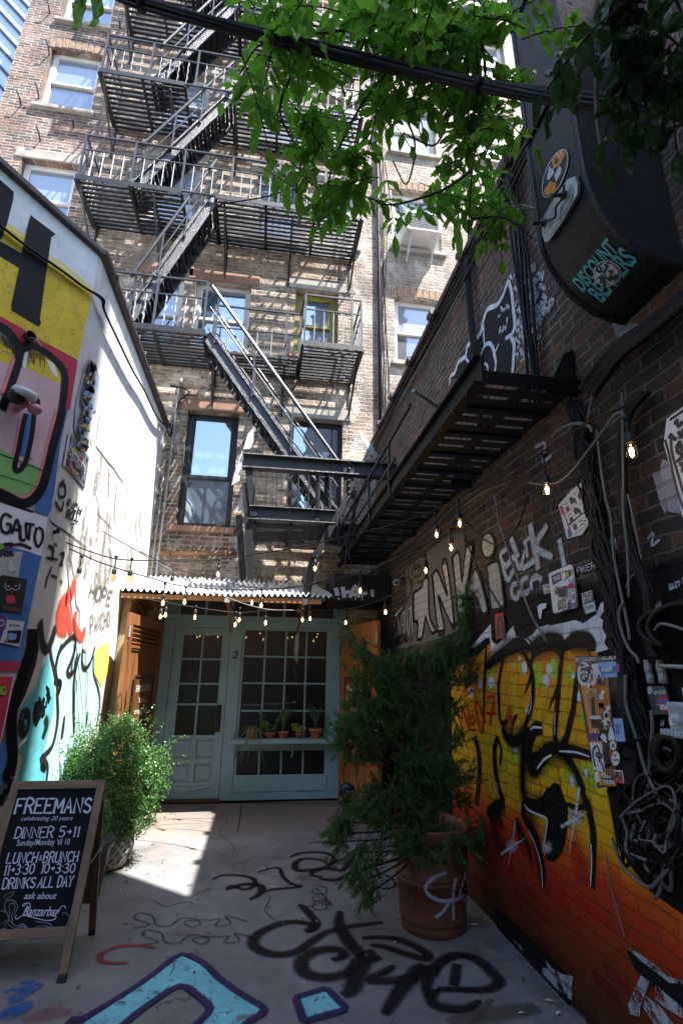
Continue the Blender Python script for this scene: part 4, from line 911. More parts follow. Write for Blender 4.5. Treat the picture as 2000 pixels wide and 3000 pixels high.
panes('window',wl,sz,wr_,wz1,4,4);panes('window',wl,wz0,wr_,sz-.07,4,1)
b=MB();b.bb((wl-.06,YS-.24,.70),(x1+.05,YS-.002,.755))  # shelf board
for x in(wl,.5,x1-.05):b.bar((x,YS-.2,.7),(x,YS-.01,.52),.03,.03)
b.build('shelf',M_teal,sh,.005)
b=MB();btext(b,Pl((0,-1,0),(0,YS,0)),'2',zI(645,515)[0],zI(678,515)[0],zI(648,473)[0],.004,.1,.02);b.build('house_number',M_black,sh)
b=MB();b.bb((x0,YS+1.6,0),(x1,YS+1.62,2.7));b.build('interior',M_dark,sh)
b=MB();b.bb((dl-.02,YS-.05,0.002),(dr+.02,YS+.08,.028));b.build('threshold',mt('worn_threshold',(.1,.055,.03),.7),sh)
# ================================================================ black hanging signboard to the right of the awning
sg=thing('sign_box','black boxed header with a dripping white tag, right of the awning','sign box',(1.3,6.9,2.45))
b=MB();sa=onY(zS(1180,365)[0],6.55);sb=onY(zS(1418,250)[0],6.55)
b.bb((sa.x,6.55,sa.z),(XR-.002,YF-.002,sb.z+.04));b.build('casing',M_dark,sg,.01)
b=MB(paint('white_drip',(.62,.64,.68),'none',.1,.6,.6)) ;pls=Pl((0,-1,0),(0,6.55,0));b.mat(b.M and b.M[0] if b.M else paint('white_drip',(.62,.64,.68),'none'))
for pts,wd in(((1190,300,1200,340),.05),((1225,295,1235,350),.05),((1240,325,1262,318),.04),((1262,350,1290,290,1310,350),.045),((1262,335,1330,330,1350,325),.04),((1375,310,1378,345),.04),((1205,350,1207,362),.015),((1290,335,1291,362),.012),((1325,340,1326,364),.012)):b.st(pls,zS(*pts),wd,.004,0,3)
b.build('graffiti',None,sg)
# ================================================================ corrugated awning
aw=thing('awning','corrugated metal awning on a raw timber rail above the restaurant door','awning',(-.4,7,2.6))
b=MB();xA,xB=-1.66,.84;yF_,yR=6.18,YF-.02;zF_,zR=2.47,2.86
nx=300;vs=[];fs=[]
for j in range(9):
    t=j/8
    for i in range(nx+1):
        xx=xA+(xB-xA)*i/nx;s=.02*cos(2*pi*(xx)/.068);vs.append((xx-.1*t*(0 if xx<xB-.4 else 1)+.02*sin(7*t)*(xx>.3),yF_+(yR-yF_)*t,zF_+(zR-zF_)*t+s+.012*sin(xx*3+t*4)))
for j in range(8):
    for i in range(nx):fs.append((j*(nx+1)+i,j*(nx+1)+i+1,(j+1)*(nx+1)+i+1,(j+1)*(nx+1)+i))
b.add(vs,fs);o=b.build('roof_sheet',mt('corrugated_zinc',(.6,.62,.64),.38,.35,.22,7,.1,25),aw,smooth=True)
s_=o.modifiers.new('solid','SOLIDIFY');s_.thickness=.003
W1=wood('raw_pine',(.3,.14,.05),(.55,.32,.15),0,.55)
b=MB();b.bb((xA+.04,yF_+.03,zF_-.085),(xB-.14,yF_+.075,zF_-.028));b.build('timber_rail',W1,aw,.004)
for x in(-1.5,-.42,.5):b=MB();b.bb((x-.02,yF_+.076,zF_-.08),(x+.02,YF-.0,zF_-.03));b.bar((x,yF_+.15,zF_-.06),(x,YF-.01,2.12),.03,.03);b.build('bracket',wood('stained_pine',(.3,.12,.04),(.45,.22,.08),1,.5),aw)
for x in(-.42,.5):b=MB();b.bb((x-.03,yF_+.015,zF_-.1),(x+.03,yF_+.029,zF_-.03));b.build('hanger_strap',M_galv,aw)
# ================================================================ timber leaves folded back either side
WD=wood('oiled_teak',(.15,.055,.02),(.40,.185,.07),2,.42);WO=wood('orange_teak',(.24,.085,.018),(.47,.19,.045),2,.42);WDk=mt('dark_plaque_wood',(.06,.026,.014),.4,0,.3,5,.1)
def leaf(name,label,hinge,free,zt_,mat,louv,lines,hw,grp):
    t=thing(name,label,'wooden door',(hinge[0],hinge[1],0));t['kind']='thing'
    a=V((hinge[0],hinge[1],0));c=V((free[0],free[1],0));L=(c-a).length;u=(c-a).normalized();n=u.cross(V((0,0,1)))
    if n.dot(CAM-a)<0:n=-n
    def bx(mb,s0,s1,z0,z1,d0,d1):mb.box(a+u*((s0+s1)/2)+n*((d0+d1)/2)+V((0,0,(z0+z1)/2)),(s1-s0,d1-d0,z1-z0),u,n,(0,0,1))
    m_=MB();st_=.11
    bx(m_,0,st_,.03,zt_,-.045,0);bx(m_,L-st_,L,.03,zt_,-.045,0)
    rails=[(.03,.2),(.62,.72),(zt_-.14,zt_)] if not louv else [(.03,.2),(.62,.72),(zt_-.12,zt_)]
    for q in rails:bx(m_,st_,L-st_,q[0],q[1],-.045,-.001)
    for q0,q1 in((.2,.62),(.72,zt_-.14 if not louv else zt_-.34)):
        bx(m_,st_,L-st_,q0,q1,-.035,-.02)
        for e,(w0,dd) in enumerate(((.03,.0),(.055,-.008))):
            f0=0 if e==0 else .03
            bx(m_,st_+f0,st_+w0,q0+f0,q1-f0,-.0195,dd);bx(m_,L-st_-w0,L-st_-f0,q0+f0,q1-f0,-.0195,dd);bx(m_,st_+w0,L-st_-w0,q0+f0,q0+w0,-.0195,dd);bx(m_,st_+w0,L-st_-w0,q1-w0,q1-f0,-.0195,dd)
    if louv:
        bx(m_,st_,L-st_,zt_-.35,zt_-.12,-.044,-.03)
        for k in range(4):
            z=zt_-.32+k*.05;m_.box(a+u*(L/2)+n*(-.012)+V((0,0,z)),(L-2*st_-.01,.04,.014),u,(n*.7+V((0,0,.7))).normalized(),(V((0,0,.7))-n*.7).normalized())
    m_.build('leaf',mat,t,.004)
    m_=MB()
    for z in(.3,1.1,zt_-.2):m_.tube([c+n*.004+V((0,0,z-.06)),c+n*.004+V((0,0,z+.06))],.012,6)
    m_.build('hinge',M_conduit,t)
    pq=MB();s0,s1,z0,z1=(.2*L,.72*L,1.02,1.52);bx(pq,s0,s1,z0,z1,-.0,.006);po=pq.build('plaque',mt('plaque_wood',(.15,.06,.02),.4,0,.25,5,.1),t)
    fr=MB()
    for q in((s0-.02,s0,z0-.02,z1+.02),(s1,s1+.02,z0-.02,z1+.02),(s0,s1,z0-.025,z0),(s0,s1,z1,z1+.025)):bx(fr,*q,.0,.016)
    fr.build('frame',WDk,po,.003)
    pn=Pl(n,a);tx=MB()
    for txt,zz,hh,f0,f1,sh in lines:
        # read left to right as seen from the alley
        lr=(rr.dot(u)>0);w0=s0+(s1-s0)*f0;w1=s0+(s1-s0)*f1
        if not lr:w0,w1=s0+(s1-s0)*(1-f0),s0+(s1-s0)*(1-f1)
        q=lambda s,z:a+u*s+n*.009+V((0,0,z))
        btext(tx,None,txt,q(w0,zz),q(w1,zz),q(w0,zz+hh),0,sh,.015,True)
    tx.build('lettering',mt('signwriter_white',(.7,.68,.62),.5,0,.05),po)
    return t
hl=onZ((480,1822),2.14);
leaf('wooden_door','weathered brown timber door leaf with louvres, folded back beside the white wall',(-1.285,7.3),(-1.415,5.98),2.2,WD,True,[('LUNCH-DINNER',1.36,.075,.08,.92,0),('Cold',1.24,.06,.3,.7,.3),('Beer & Spirits',1.12,.06,.15,.85,.3)],.1,None)
leaf('wooden_door','orange timber door leaf with a carved sign, half hidden behind the potted juniper',(1.10,7.34),(1.36,6.1),2.2,WO,False,[('FREEMANS',1.38,.07,.06,.94,0),('RESTAURANT',1.26,.065,.06,.94,0),('est 2004',1.14,.045,.25,.75,.2)],.1,None)
# ================================================================ plants on the shelf
TC=mt('terracotta',(.42,.15,.07),.7,0,.2,6,.2);SOIL=mt('potting_soil',(.03,.02,.013),.95,0,.4,20,.6)
GL=leafmat('green_leaf',(.07,.17,.04),(.16,.3,.07),.35);GS=leafmat('striped_leaf',(.2,.3,.09),(.42,.46,.22),.35);GA=leafmat('aloe_leaf',(.06,.13,.07),(.12,.2,.11),.2)
def pot(name,label,px,r,h,kind):
    x=onY(zI(px,940)[0],YS-.12).x;o=V((x,YS-.125,.757));t=thing(name,label,'potted plant',o,'potted plants on the shopfront shelf')
    b=MB();b.lathe([(r*.7,0),(r*.93,h*.72),(r*1.05,h*.72),(r*1.07,h),(r*.95,h),(r*.92,h*.86)],o,18,cap=False);b.lathe([(.001,.002),(r*.7,.002)],o,18,cap=False);b.build('pot',TC,t,0,True)
    b=MB();b.lathe([(.001,h*.87),(r*.93,h*.86)],o,18,cap=False);b.build('soil',SOIL,t)
    b=MB();c=o+V((0,0,h*.86))
    def blade(a,L,w,lift,droop,seg=7):
        d=V((cos(a),sin(a),0));P=[]
        for k in range(seg+1):
            q=k/seg;P.append(c+d*(L*(.15+.85*q)*(.55 if lift>.8 else .9)*q)+V((0,0,L*(lift*q-droop*q*q))))
        vs=[];s_=d.cross(V((0,0,1)))
        for k,p in enumerate(P):
            q=k/seg;ww=w*(1-q)**.6*.5+.0008;vs+=[p-s_*ww,p+V((0,0,-ww*.4)),p+s_*ww]
        b.add(vs,[(i*3+j,i*3+j+1,i*3+j+4,i*3+j+3) for i in range(seg) for j in range(2)])
    if kind=='spider':
        for k in range(44):blade(R.uniform(0,6.28),R.uniform(.2,.36),.014,.8,R.uniform(.8,1.25))
        for k in range(5):blade(-pi/2+R.uniform(-.6,.6),R.uniform(.35,.5),.012,.6,1.5)
        ml=GS
    elif kind=='aloe':
        for k in range(22):blade(R.uniform(0,6.28),R.uniform(.22,.4),.03,1.05,R.uniform(.0,.2))
        ml=GA
    else:
        for k in range(34 if kind=='bushy' else 18):
            a=R.uniform(0,6.28);L=R.uniform(.05,.2 if kind=='bushy' else .12);p=c+V((cos(a)*L*.7,sin(a)*L*.7,L*R.uniform(.4,1.3)));b.tube([c,p],.0025,4);lv=R.uniform(.02,.035);n_=V((R.uniform(-.6,.6),-.6,R.uniform(.2,1))).normalized();x_=n_.orthogonal().normalized();y_=n_.cross(x_);b.add([p+x_*cos(i*pi/4)*lv+y_*sin(i*pi/4)*lv*.8+n_*(.006 if i%2 else 0) for i in range(8)],[tuple(range(8))])
        ml=GL if kind=='bushy' else leafmat('lime_leaf',(.2,.32,.04),(.36,.46,.08),.4)
    b.build('foliage',ml,t)
pot('potted_plant','spider plant with long striped trailing leaves, in the leftmost shelf pot',755,.085,.11,'spider')
pot('potted_plant','bushy dark green plant in a small clay pot, beside the spider plant on the shelf',850,.065,.075,'bushy')
pot('potted_plant','spiky aloe standing tall in a clay pot at the middle of the shelf',922,.068,.085,'aloe')
pot('potted_plant','small lime green round leaved plant between the two spiky ones on the shelf',1005,.05,.06,'lime')
pot('potted_plant','spiky low plant in the widest clay pot, at the right end of the shelf',1095,.085,.12,'aloe')
# ================================================================ right brick wall
rw=thing('brick_wall','long dark brick wall on the right, covered in graffiti under the catwalk','wall',(XR,3,0));rw['kind']='thing'
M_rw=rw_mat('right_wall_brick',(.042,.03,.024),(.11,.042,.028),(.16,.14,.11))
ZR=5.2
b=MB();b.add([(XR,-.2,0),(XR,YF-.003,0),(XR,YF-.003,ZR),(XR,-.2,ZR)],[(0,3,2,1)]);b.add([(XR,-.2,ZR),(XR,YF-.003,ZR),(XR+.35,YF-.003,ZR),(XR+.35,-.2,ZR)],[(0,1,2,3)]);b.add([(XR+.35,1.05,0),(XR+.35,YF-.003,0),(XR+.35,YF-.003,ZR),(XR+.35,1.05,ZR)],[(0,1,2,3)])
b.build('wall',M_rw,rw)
b=MB();b.bb((XR-.06,1.95,ZR+.003),(XR+.4,YF-.006,ZR+.07))
for k in range(6):b.tube([(XR-.07,2.6+k*.85,ZR+.02),(XR-.07,2.72+k*.85,ZR+.02)],.05,7)
b.build('coping',M_edge,rw,.01)
b=MB()
for k in range(4):b.tube(cat([V((XR-.05-.012*k,1.95+.9*j,ZR-.12-.05*k+.05*sin(j*1.3+k))) for j in range(7)],3),.012,5)
b.build('cable',M_cable,rw,smooth=True)
# taller neighbour behind it: shades the mural and the near ground
nb=thing('corner_building','tall dark brick building rising behind the duct on the right of the alley mouth','building',(2.05,0,0))
b=MB();b.bb((2.05,-14,0),(5,-1.5,23));b.build('wall',M_rw,nb)
ch_=thing('chimney','brick chimney stack on the roof of the right building, behind the black duct','chimney',(1.85,1.8,5.2))
b=MB();b.bb((1.72,1.5,4.0),(1.98,2.44,8.9));b.bb((1.70,1.48,8.901),(2.0,2.46,9.05));b.build('block_body',M_rw,ch_)  # unseen block added only to shorten the sun patch on the ground
ob_=thing('street_building','brick building across the street behind the camera','building',(0,-16,0))
b=MB();b.bb((-16,-24,0),(1.9,-15,13));b.build('wall',M_fac,ob_)
# ---- graffiti
BO=paint('orange_burner',(.6,.22,.02),'brick',.15,.5,.5,0,1,[(.0,(.012,.006,.006)),(.07,(.05,.006,.006)),(.19,(.22,.01,.008)),(.31,(.48,.02,.01)),(.37,(.66,.11,.01)),(.43,(.8,.4,.012)),(.54,(.82,.52,.015)),(.68,(.8,.36,.015)),(.9,(.78,.27,.025))])
BK=paint('burner_black',(.006,.006,.0065),'brick',.2,.45,.5);BKs=paint('burner_black_soft',(.006,.006,.0065),'brick',.2,.5,1.0)
BW=paint('burner_white',(.72,.75,.8),'brick',.1,.5,.6);BWs=paint('burner_white_soft',(.6,.63,.68),'brick',.1,.5,1.1,0,.9);BG=paint('burner_lime',(.46,.6,.04),'brick',.12,.5,.6);BR=paint('burner_red',(.7,.03,.015),'brick',.1,.5,.6)
BS=paint('silver_fill',(.46,.45,.43),'brick',.15,.45,.5,.28);BD=paint('wall_black_band',(.01,.0095,.009),'brick',.3,.6,1.0);BB=paint('beige_board',(.16,.145,.12),'stucco',.2,.7,.4);BM=paint('brown_tag',(.07,.045,.015),'stucco',.2,.6,.8)
rs0=random.Random(2)
b=MB()
def p_(mat,z,pts,off,sm=0):b.mat(mat).pp(RW,z(*pts),off,sm)
def s_(mat,z,pts,wd,off,tp=.3):b.mat(mat).st(RW,z(*pts),wd*(1.35 if z is zL and mat is BK else 1.1),off,tp,5)
F=lambda *a:[(a[i],a[i+1]) for i in range(0,len(a),2)]
p_(BD,F,(1130,1990,1420,1780,1560,1740,1760,1700,2100,1600,2100,2100,2000,2750,2100,2800,1640,2600,1440,2560,1330,2560,1140,2560),.003)
p_(BO,F,(1320,1960,1420,1890,1500,1880,1745,1885,1760,1990,1775,2300,1805,2480,1900,2610,2000,2680,2100,2720,2300,3300,2000,3260,1720,2985,1440,2684,1400,2640,1330,2560),.005)
p_(BW,zG,(870,1400,1055,1185,1062,1330,1110,1390,1260,1200,1285,1290,1370,1320,1430,1290,1490,1220,1590,1190,1590,1350,1470,1340,1410,1415,1350,1355,1245,1350,1060,1480,1045,1300,900,1420),.0065)
p_(BW,zF,(-30,340,160,300,330,260,420,300,560,200,620,70,690,20,680,120,610,230,725,330,730,440,700,600,560,640,530,560,460,470,300,450,190,520,150,430,-30,440),.0068)
for pts,wd in(((20,230,150,170,240,80),.06),((232,90,222,300,212,560,210,800),.035),((225,330,330,240,450,150,510,110,570,110,630,170),.07),((400,170,370,320,345,480,345,640,355,790,380,845,425,815),.035),((440,200,500,160,570,190,620,290,655,400,660,550,640,700,600,830,560,940),.04),((630,170,720,110,830,85,920,110,945,190),.08),((640,300,660,220,740,160,850,150,925,230),.035),((930,180,905,400,885,620,870,800,862,960,880,1055,920,1060,970,960,1000,830,1030,700,1050,520,1085,300),.04),((960,130,1050,75,1180,85,1205,180),.075),((745,895,690,890,640,960,615,1060,625,1180,660,1260,720,1200,800,1090,880,1060),.085),((870,1070,1000,1090,1190,1140),.06),((380,870,410,960,480,1010,560,970,605,860),.065),((575,900,570,1100,565,1300,570,1480,610,1570,690,1590,760,1550,810,1450),.05),((880,1080,960,1150,1040,1260,1100,1400,1140,1540,1180,1680,1210,1850,1210,2050,1200,2352),.05),((570,1560,575,1700,640,1800,690,1920,730,2080,755,2352),.055),((500,1720,530,1800,580,1900,620,2000,655,2150),.035),((120,970,160,1100,168,1300,140,1590),.07),((335,970,305,1100,320,1300,350,1450,400,1570),.06),((335,970,368,1080,360,1230),.03),((240,1670,330,1600,400,1570),.06),((970,1580,1060,1620,1140,1600),.025),((260,1700,320,1640,380,1800),.05)):s_(BK,zL,pts,wd,.008)
BH=paint('black_overspray',(.012,.01,.01),'brick',.3,.6,1.4,.3,.62);BRs=paint('red_overspray',(.55,.04,.01),'brick',.2,.6,1.4,.3,.6);BYs=paint('yellow_fade',(.85,.62,.03),'brick',.15,.6,1.4,.3,.7)
for mat,pts,wd in((BYs,(480,420,500,640,520,760),.12),(BYs,(760,480,740,640,700,860),.1),(BYs,(960,380,950,700,940,900),.06),(BYs,(240,1000,250,1250,270,1480),.09),(BYs,(450,1080,460,1300,480,1500),.12),(BYs,(740,1180,800,1300,900,1340),.12),(BYs,(1040,1200,1130,1400,1200,1500),.08),(BRs,(130,1650,170,1850,200,2050),.12),(BRs,(320,1750,400,2000,440,2250),.16),(BRs,(560,1850,640,2100,680,2300),.14),(BRs,(1010,1950,1080,2150,1120,2330),.14),(BRs,(470,700,430,820,480,860),.08),
  (BH,(575,900,570,1200,575,1480,640,1590,760,1560),.13),(BH,(880,1080,1000,1210,1100,1400,1180,1680),.1),(BH,(640,170,800,90,940,130),.15),(BH,(1000,90,1190,110),.15),(BH,(240,300,420,170,560,120),.14),(BH,(500,1720,560,1900,640,2050),.12),(BH,(570,1600,680,1880,750,2300),.12),(BH,(250,1680,400,1590),.14),(BH,(300,1700,330,1900,400,2050),.14),(BH,(600,1080,640,1250,780,1120,1000,1090),.15),(BH,(380,870,470,1010,600,900),.13)):s_(mat,zL,pts,wd,.0072,.2)
for k in range(26):
    x=rs0.uniform(380,1200);y=rs0.uniform(1200,1700);s_(BK,zL,(x,y,x+rs0.uniform(-3,5),y+rs0.uniform(40,200)),.006,.0079,1)
s_(BKs,zL,(900,470,850,600,795,720),.03,.008,2);s_(BKs,zL,(640,400,610,500,575,580),.03,.008,2);s_(BKs,zL,(530,720,490,800,460,900,470,960),.03,.008)
p_(BK,zL,(740,1570,800,1450,850,1385,900,1405,940,1520,978,1610,972,1800,950,1950,900,2070,840,2115,780,2090,770,1980,760,1850,785,1725,700,1680,600,1620,560,1500),.0095)
p_(BK,zL,(620,1190,660,1110,760,1080,880,1040,900,1090,820,1130,740,1210,660,1290),.0095)
for pts,wd in(((580,1590,620,1640,700,1680,787,1725,777,1850,760,1960),.014),((640,570,642,680,620,760),.01),((862,740,860,950),.01),((620,1830,680,1960,730,2130,752,2350),.01),((1192,1950,1198,2120,1190,2340),.012),((830,1135,760,1180,700,1260),.016),((640,905,665,880,748,885),.016),((125,1100,140,1200,130,1480),.012),((330,1380,345,1530),.008),((900,1100,1050,1110,1180,1150),.012)):s_(BW,zL,pts,wd,.0112)
for z,pts,wd in((zL,(1085,1430,1050,1680,990,2050),.022),(zL,(915,1795,1060,1720,1165,1655),.018),(zL,(985,1645,1050,1720,1130,1785),.018),(zL,(500,1740,470,1950,432,2170),.014),(zL,(368,2045,470,1975,595,1895),.018),(zL,(0,1265,100,1290),.01)):s_(BWs,z,pts,wd,.0115,2)
for c,r in(((1050,1705),70),((468,1970),60),((790,1985),60)):b.mat(BWs).ell(RW,c,r,r*1.2,.0118,zL,0,16,True)
for c,rx,ry,mat in(((560,335),32,62,BG),((580,335),24,64,BW),((275,350),36,60,BG),((275,470),30,55,BW),((178,440),18,50,BG),((176,490),16,42,BW),((850,340),36,105,BG),((808,350),28,56,BW),((700,400),52,120,BG),((778,460),34,66,BW),((995,390),34,90,BG),((1030,400),16,34,BW),((1110,790),30,64,BG),((1085,600),22,50,BW),((510,1140),36,70,BG),((498,1065),22,50,BW),((985,1290),30,90,BG),((1025,1370),26,60,BW),((1170,1310),60,110,BG),((1146,1305),26,44,BW),((1090,1262),14,22,BW),((1215,1440),34,54,BG),((90,555),28,52,BW),((603,710),14,30,BW),((330,260),20,50,BG),((490,300),14,34,BG),((535,245),10,22,BW)):b.mat(mat).ell(RW,c,rx,ry,.0068+.0004*(mat is BW),zL)
for pts in((5,900,12,700,60,870,60,700),(75,880,70,740),(80,800,110,770,118,840,70,850,85,900,130,905),(125,640,140,760,180,930),(120,640,170,690,205,810,190,940),(215,700,215,840),(235,610,300,605,280,740,262,870),(235,755,318,745)):s_(BR,zL,pts,.026,.0098)
s_(BKs,zN,(-150,620,100,850,300,1050,520,1280),.16,.009,0);p_(BK,zN,(1040,880,1180,930,1430,1130,1450,1195,1600,1160,1800,1200,1800,1560,1568,1440,1420,1340,1250,1200,1130,1080),.009)
# white-grey chipped base of the wall
for pts in((0,790,60,830,95,880,80,890),(300,980,370,1060,460,1110,560,1130,540,1240,400,1120,330,1060),(270,1050,340,1060,550,1260,540,1350,400,1240,280,1110),(1060,1380,1110,1270,1180,1120,1260,1180,1220,1290,1170,1420,1170,1500,1080,1480),(1310,1200,1420,1300,1568,1420,1568,1520,1400,1420,1310,1340),(1220,1310,1350,1400,1480,1568,1300,1568,1200,1420),(1060,870,1180,930,1300,1020,1420,1130,1560,1170,1560,1200,1440,1190,1300,1080,1180,990)):p_(paint('chipped_white',(.4,.42,.45),'brick',.3,.8,.6,.47),zN,pts,.0118)
p_(paint('chipped_white',None,None),zF,(1180,2352,1500,2352,1560,2500,1300,2500),.0118)
# upper bubble letters: silver TINY with black edge, on a beige board
p_(BB,zG,(125,1440,280,1000,280,690,380,600,480,520,690,360,812,350,830,900,830,1100,740,1270,480,1350),.0065)
LT=[(350,900,420,845,440,780,478,768,490,1100,545,1240,510,1262,462,1130,450,1150,425,1305,388,1320,385,1160,355,1150),(522,730,565,700,660,930,607,650,652,630,718,1180,688,1180,572,920,628,1230,572,1242),(705,570,762,530,792,800,825,490,888,462,830,880,820,1120,768,1160),(840,870,915,680,985,870,1025,1060,980,1085,908,930,800,1000,830,930),(1020,650,1122,612,1168,900,1172,1025,1065,1045)]
for k,pts in enumerate(LT):
    p_(BK,zG,[c for i in range(0,len(pts),2) for c in (lambda x,y,cx,cy:(x+(x-cx)*.18,y+(y-cy)*.06+12))(pts[i],pts[i+1],sum(pts[0::2])/(len(pts)/2),sum(pts[1::2])/(len(pts)/2))],.0075+.0004*k)
for k,pts in enumerate(LT):
    p_(BS,zG,pts,.0105+.0003*k);s_(BK,zG,pts+pts[:2],.03,.0125,0)
b.mat(BK).ell(RW,(1030,470),72,125,.0085,zG);b.mat(BS).ell(RW,(1030,465),52,105,.0105,zG)
for pts,wd in(((180,1110,245,1035),.03),((195,1080,228,1275),.025),((235,1140,260,1080,270,1270),.02),((240,1200,270,1180),.015),((280,1050,300,1290,330,1010),.02),((300,1060,325,1050,338,1260),.02)):s_(BW,zG,pts,wd,.013)
b.mat(BK);btext(b,RW,'J.S. HEKTAD',zG(130,1405)[0],zG(300,1345)[0],zG(128,1325)[0],.0135,.1,.02)
s_(BK,zG,(335,1310,310,1330,310,1375,335,1390,340,1350,330,1320),.01,.0135,0)
for pts in((290,1000,275,850,290,760,330,800,320,900,290,960),(330,830,350,760,400,740,420,680,380,640,340,680,330,740),(420,560,470,600,470,720,430,790,380,800),(300,680,310,800,340,830),(350,600,360,680,400,660)):s_(BM,zG,pts,.03,.0115,0)
for pts,wd in(((900,390,835,460,880,560,960,480,1010,580,1060,420),.05),((835,460,870,620,905,680,960,590),.05),((925,290,955,370,1000,480),.06),((1060,330,1080,480),.05),((1040,350,1100,300),.04),((1100,170,1130,320,1180,590),.07),((1260,180,1160,380,1310,480),.055),((1370,310,1420,560),.06),((1030,590,1160,500),.05),((985,720,940,740,940,830,985,850,1010,790),.045),((1090,660,1030,700,1030,800,1060,810,1100,780),.045),((1215,690,1170,660,1120,690,1120,780),.045)):s_(BWs,zQ,pts,wd,.0085,.2)
# shadowy outline figure high on the wall and its scribbled column
p_(paint('soot_black',(.025,.024,.024),'brick',.2,.7,.7),zP,(80,1480,190,1250,300,1040,430,940,510,740,570,580,690,510,800,330,850,250,920,640,900,900,930,1100,890,1430,500,1430),.004)
for pts,wd in(((70,1560,90,1440,140,1400,190,1260,280,1180,310,1050,400,970,480,880,510,740,570,570,690,510,770,390,850,180),.05),((850,200,890,350,910,560,930,740,900,880,810,950),.045),((880,930,920,1020,915,1200,900,1420),.05),((515,760,520,900,530,1020),.03),((420,1030,440,1150),.035),((480,1160,530,1050,590,1010,640,1070,660,1160,680,1260,665,1410),.04),((660,1140,720,1020),.03),((280,1190,340,1290),.04),((530,1270,570,1310,575,1400),.03)):s_(BW,zP,pts,wd,.0065,.25)
rs=random.Random(4)
for (x0,y0,x1,y1,n_) in((880,180,1200,0,9),(940,330,1320,100,12),(950,480,1320,230,10),(950,600,1320,330,12),(955,720,1400,420,11),(960,800,1440,450,12),(960,950,1380,560,10),(960,1060,1300,650,9),(960,1200,1300,900,6),(700,640,860,470,4),(720,860,870,700,4)):
    for k in range(n_):
        t=(k+rs.random()*.5)/n_;x=x0+(x1-x0)*t;y=y0+(y1-y0)*t;P=[]
        for j in range(rs.choice((3,4,5))):P+=[x+rs.uniform(-28,28),y+rs.uniform(-60,60)]
        s_(BWs,zP,P,.026,.0066,.3)
p_(paint('plaster_patch',(.24,.25,.27),'brick',.2,.8,.5,.4),zD,(960,1810,1030,1820,1200,1850,1150,1920,1080,2020,1020,1990),.004)
for z,pts,wd in((zE,(60,560,160,520,140,700,230,640),.03),(zE,(700,1500,760,1420,800,1560,860,1480,900,1600),.02),(zF,(1320,1420,1320,1470,1345,1440,1345,1400),.012),(zF,(1250,120,1300,60,1290,160,1350,100),.02),(zP,(1000,1250,1120,1150,1240,1080),.03),(zP,(1170,1290,1165,1420),.03),(zE,(1200,1500,1260,1440,1250,1560,1330,1500),.016)):s_(BWs,z,pts,wd,.0066,.3)
b.mat(BWs);stext(b,RW,'PIKER',zE(490,1850)[0],zE(670,1795)[0],zE(485,1790)[0],.006,.006);stext(b,RW,'RAZY-T',zE(1435,2020)[0],zE(1590,1950)[0],zE(1425,1965)[0],.009,.006)
p_(paint('lilac_plaster',(.33,.32,.37),'brick',.15,.7,.4,.3),zE,(1250,820,1330,800,1350,680,1420,700,1568,1200,1568,1250,1400,1210,1380,1240,1330,1130,1270,900),.006)
b.build('graffiti',None,rw)
# ================================================================ posters, stickers and plates
def sheet(name,label,cat_,pl,pts,mat,t=.004,off=.0165,grp=None):
    b=MB();P=[pl(q,off) for q in pts];b.plate([p-pl.n*0 for p in P],pl.n,t);o=b.build(name,mat);tag(o,label,cat_,grp);return o
def art(o,items,pl,off=.022):
    b=MB()
    for k,it in enumerate(items):
        kd,mat=it[0],it[1];f=off+min(.0006*k,.03)
        if kd=='p':b.mat(mat).pp(pl,it[2],f)
        elif kd=='s':b.mat(mat);b.ribbon([pl(q,f) for q in it[2]],pl.n,it[3],0,3 if len(it[2])>2 else 0,False)
        elif kd=='t':b.mat(mat);btext(b,pl,it[2],it[3],it[4],it[5],f,it[6] if len(it)>6 else 0,it[7] if len(it)>7 else .03)
        elif kd=='e':b.mat(mat).ell(pl,it[2],it[3],it[4],f,it[5])
    return b.build('print',None,o)
T_=lambda z,txt,a,c,t,mat=SK,sh=0,bd=.03:('t',mat,txt,z(*a)[0],z(*c)[0],z(*t)[0],sh,bd)
PW=mt('poster_paper',(.7,.71,.74),.75,0,.12,7,.15,30);PRd=mt('poster_red',(.6,.04,.08),.7,0,.12,7,.1);PDk=mt('poster_dark',(.02,.025,.02),.7,0,.3,7,.1);PBl=mt('poster_blue',(.07,.17,.4),.6,0,.2,7,.1);PPu=mt('poster_purple',(.14,.05,.2),.6,0,.2,7,.1);PGn=mt('poster_lime',(.3,.5,.06),.6,0,.2,7,.1);PYl=mt('poster_yellow',(.7,.55,.05),.6,0,.15,7,.1);PBr=mt('poster_brown',(.2,.1,.06),.7,0,.2,7,.1);PSk=mt('poster_skin_tone',(.36,.2,.12),.7,0,.15,7,.1)
o=sheet('poster','torn white and black lettered poster by the tall cable bundle','poster',RW,zE(300,1150,430,1000,530,920,545,1030,590,1040,620,1180,625,1320,540,1450,390,1495),PW)
art(o,[('p',SK,zE(330,1150,530,960,545,1060,370,1240)),('p',SK,zE(370,1250,600,1060,615,1180,400,1360)),('p',SK,zE(415,1380,615,1200,622,1300,470,1440)),T_(zE,'FLY',(355,1230),(545,1070),(325,1140),SW,0,.06),T_(zE,'FLY',(390,1335),(600,1170),(360,1250),SW,0,.06),T_(zE,'LES',(440,1450),(620,1300),(410,1370),SW,0,.06),('p',PRd,zE(305,1170,322,1150,345,1240,330,1250)),('p',PBl,zE(385,1400,410,1380,425,1460,395,1480)),('s',PRd,zE(325,1150,420,1440),.006)],RW,.0215)
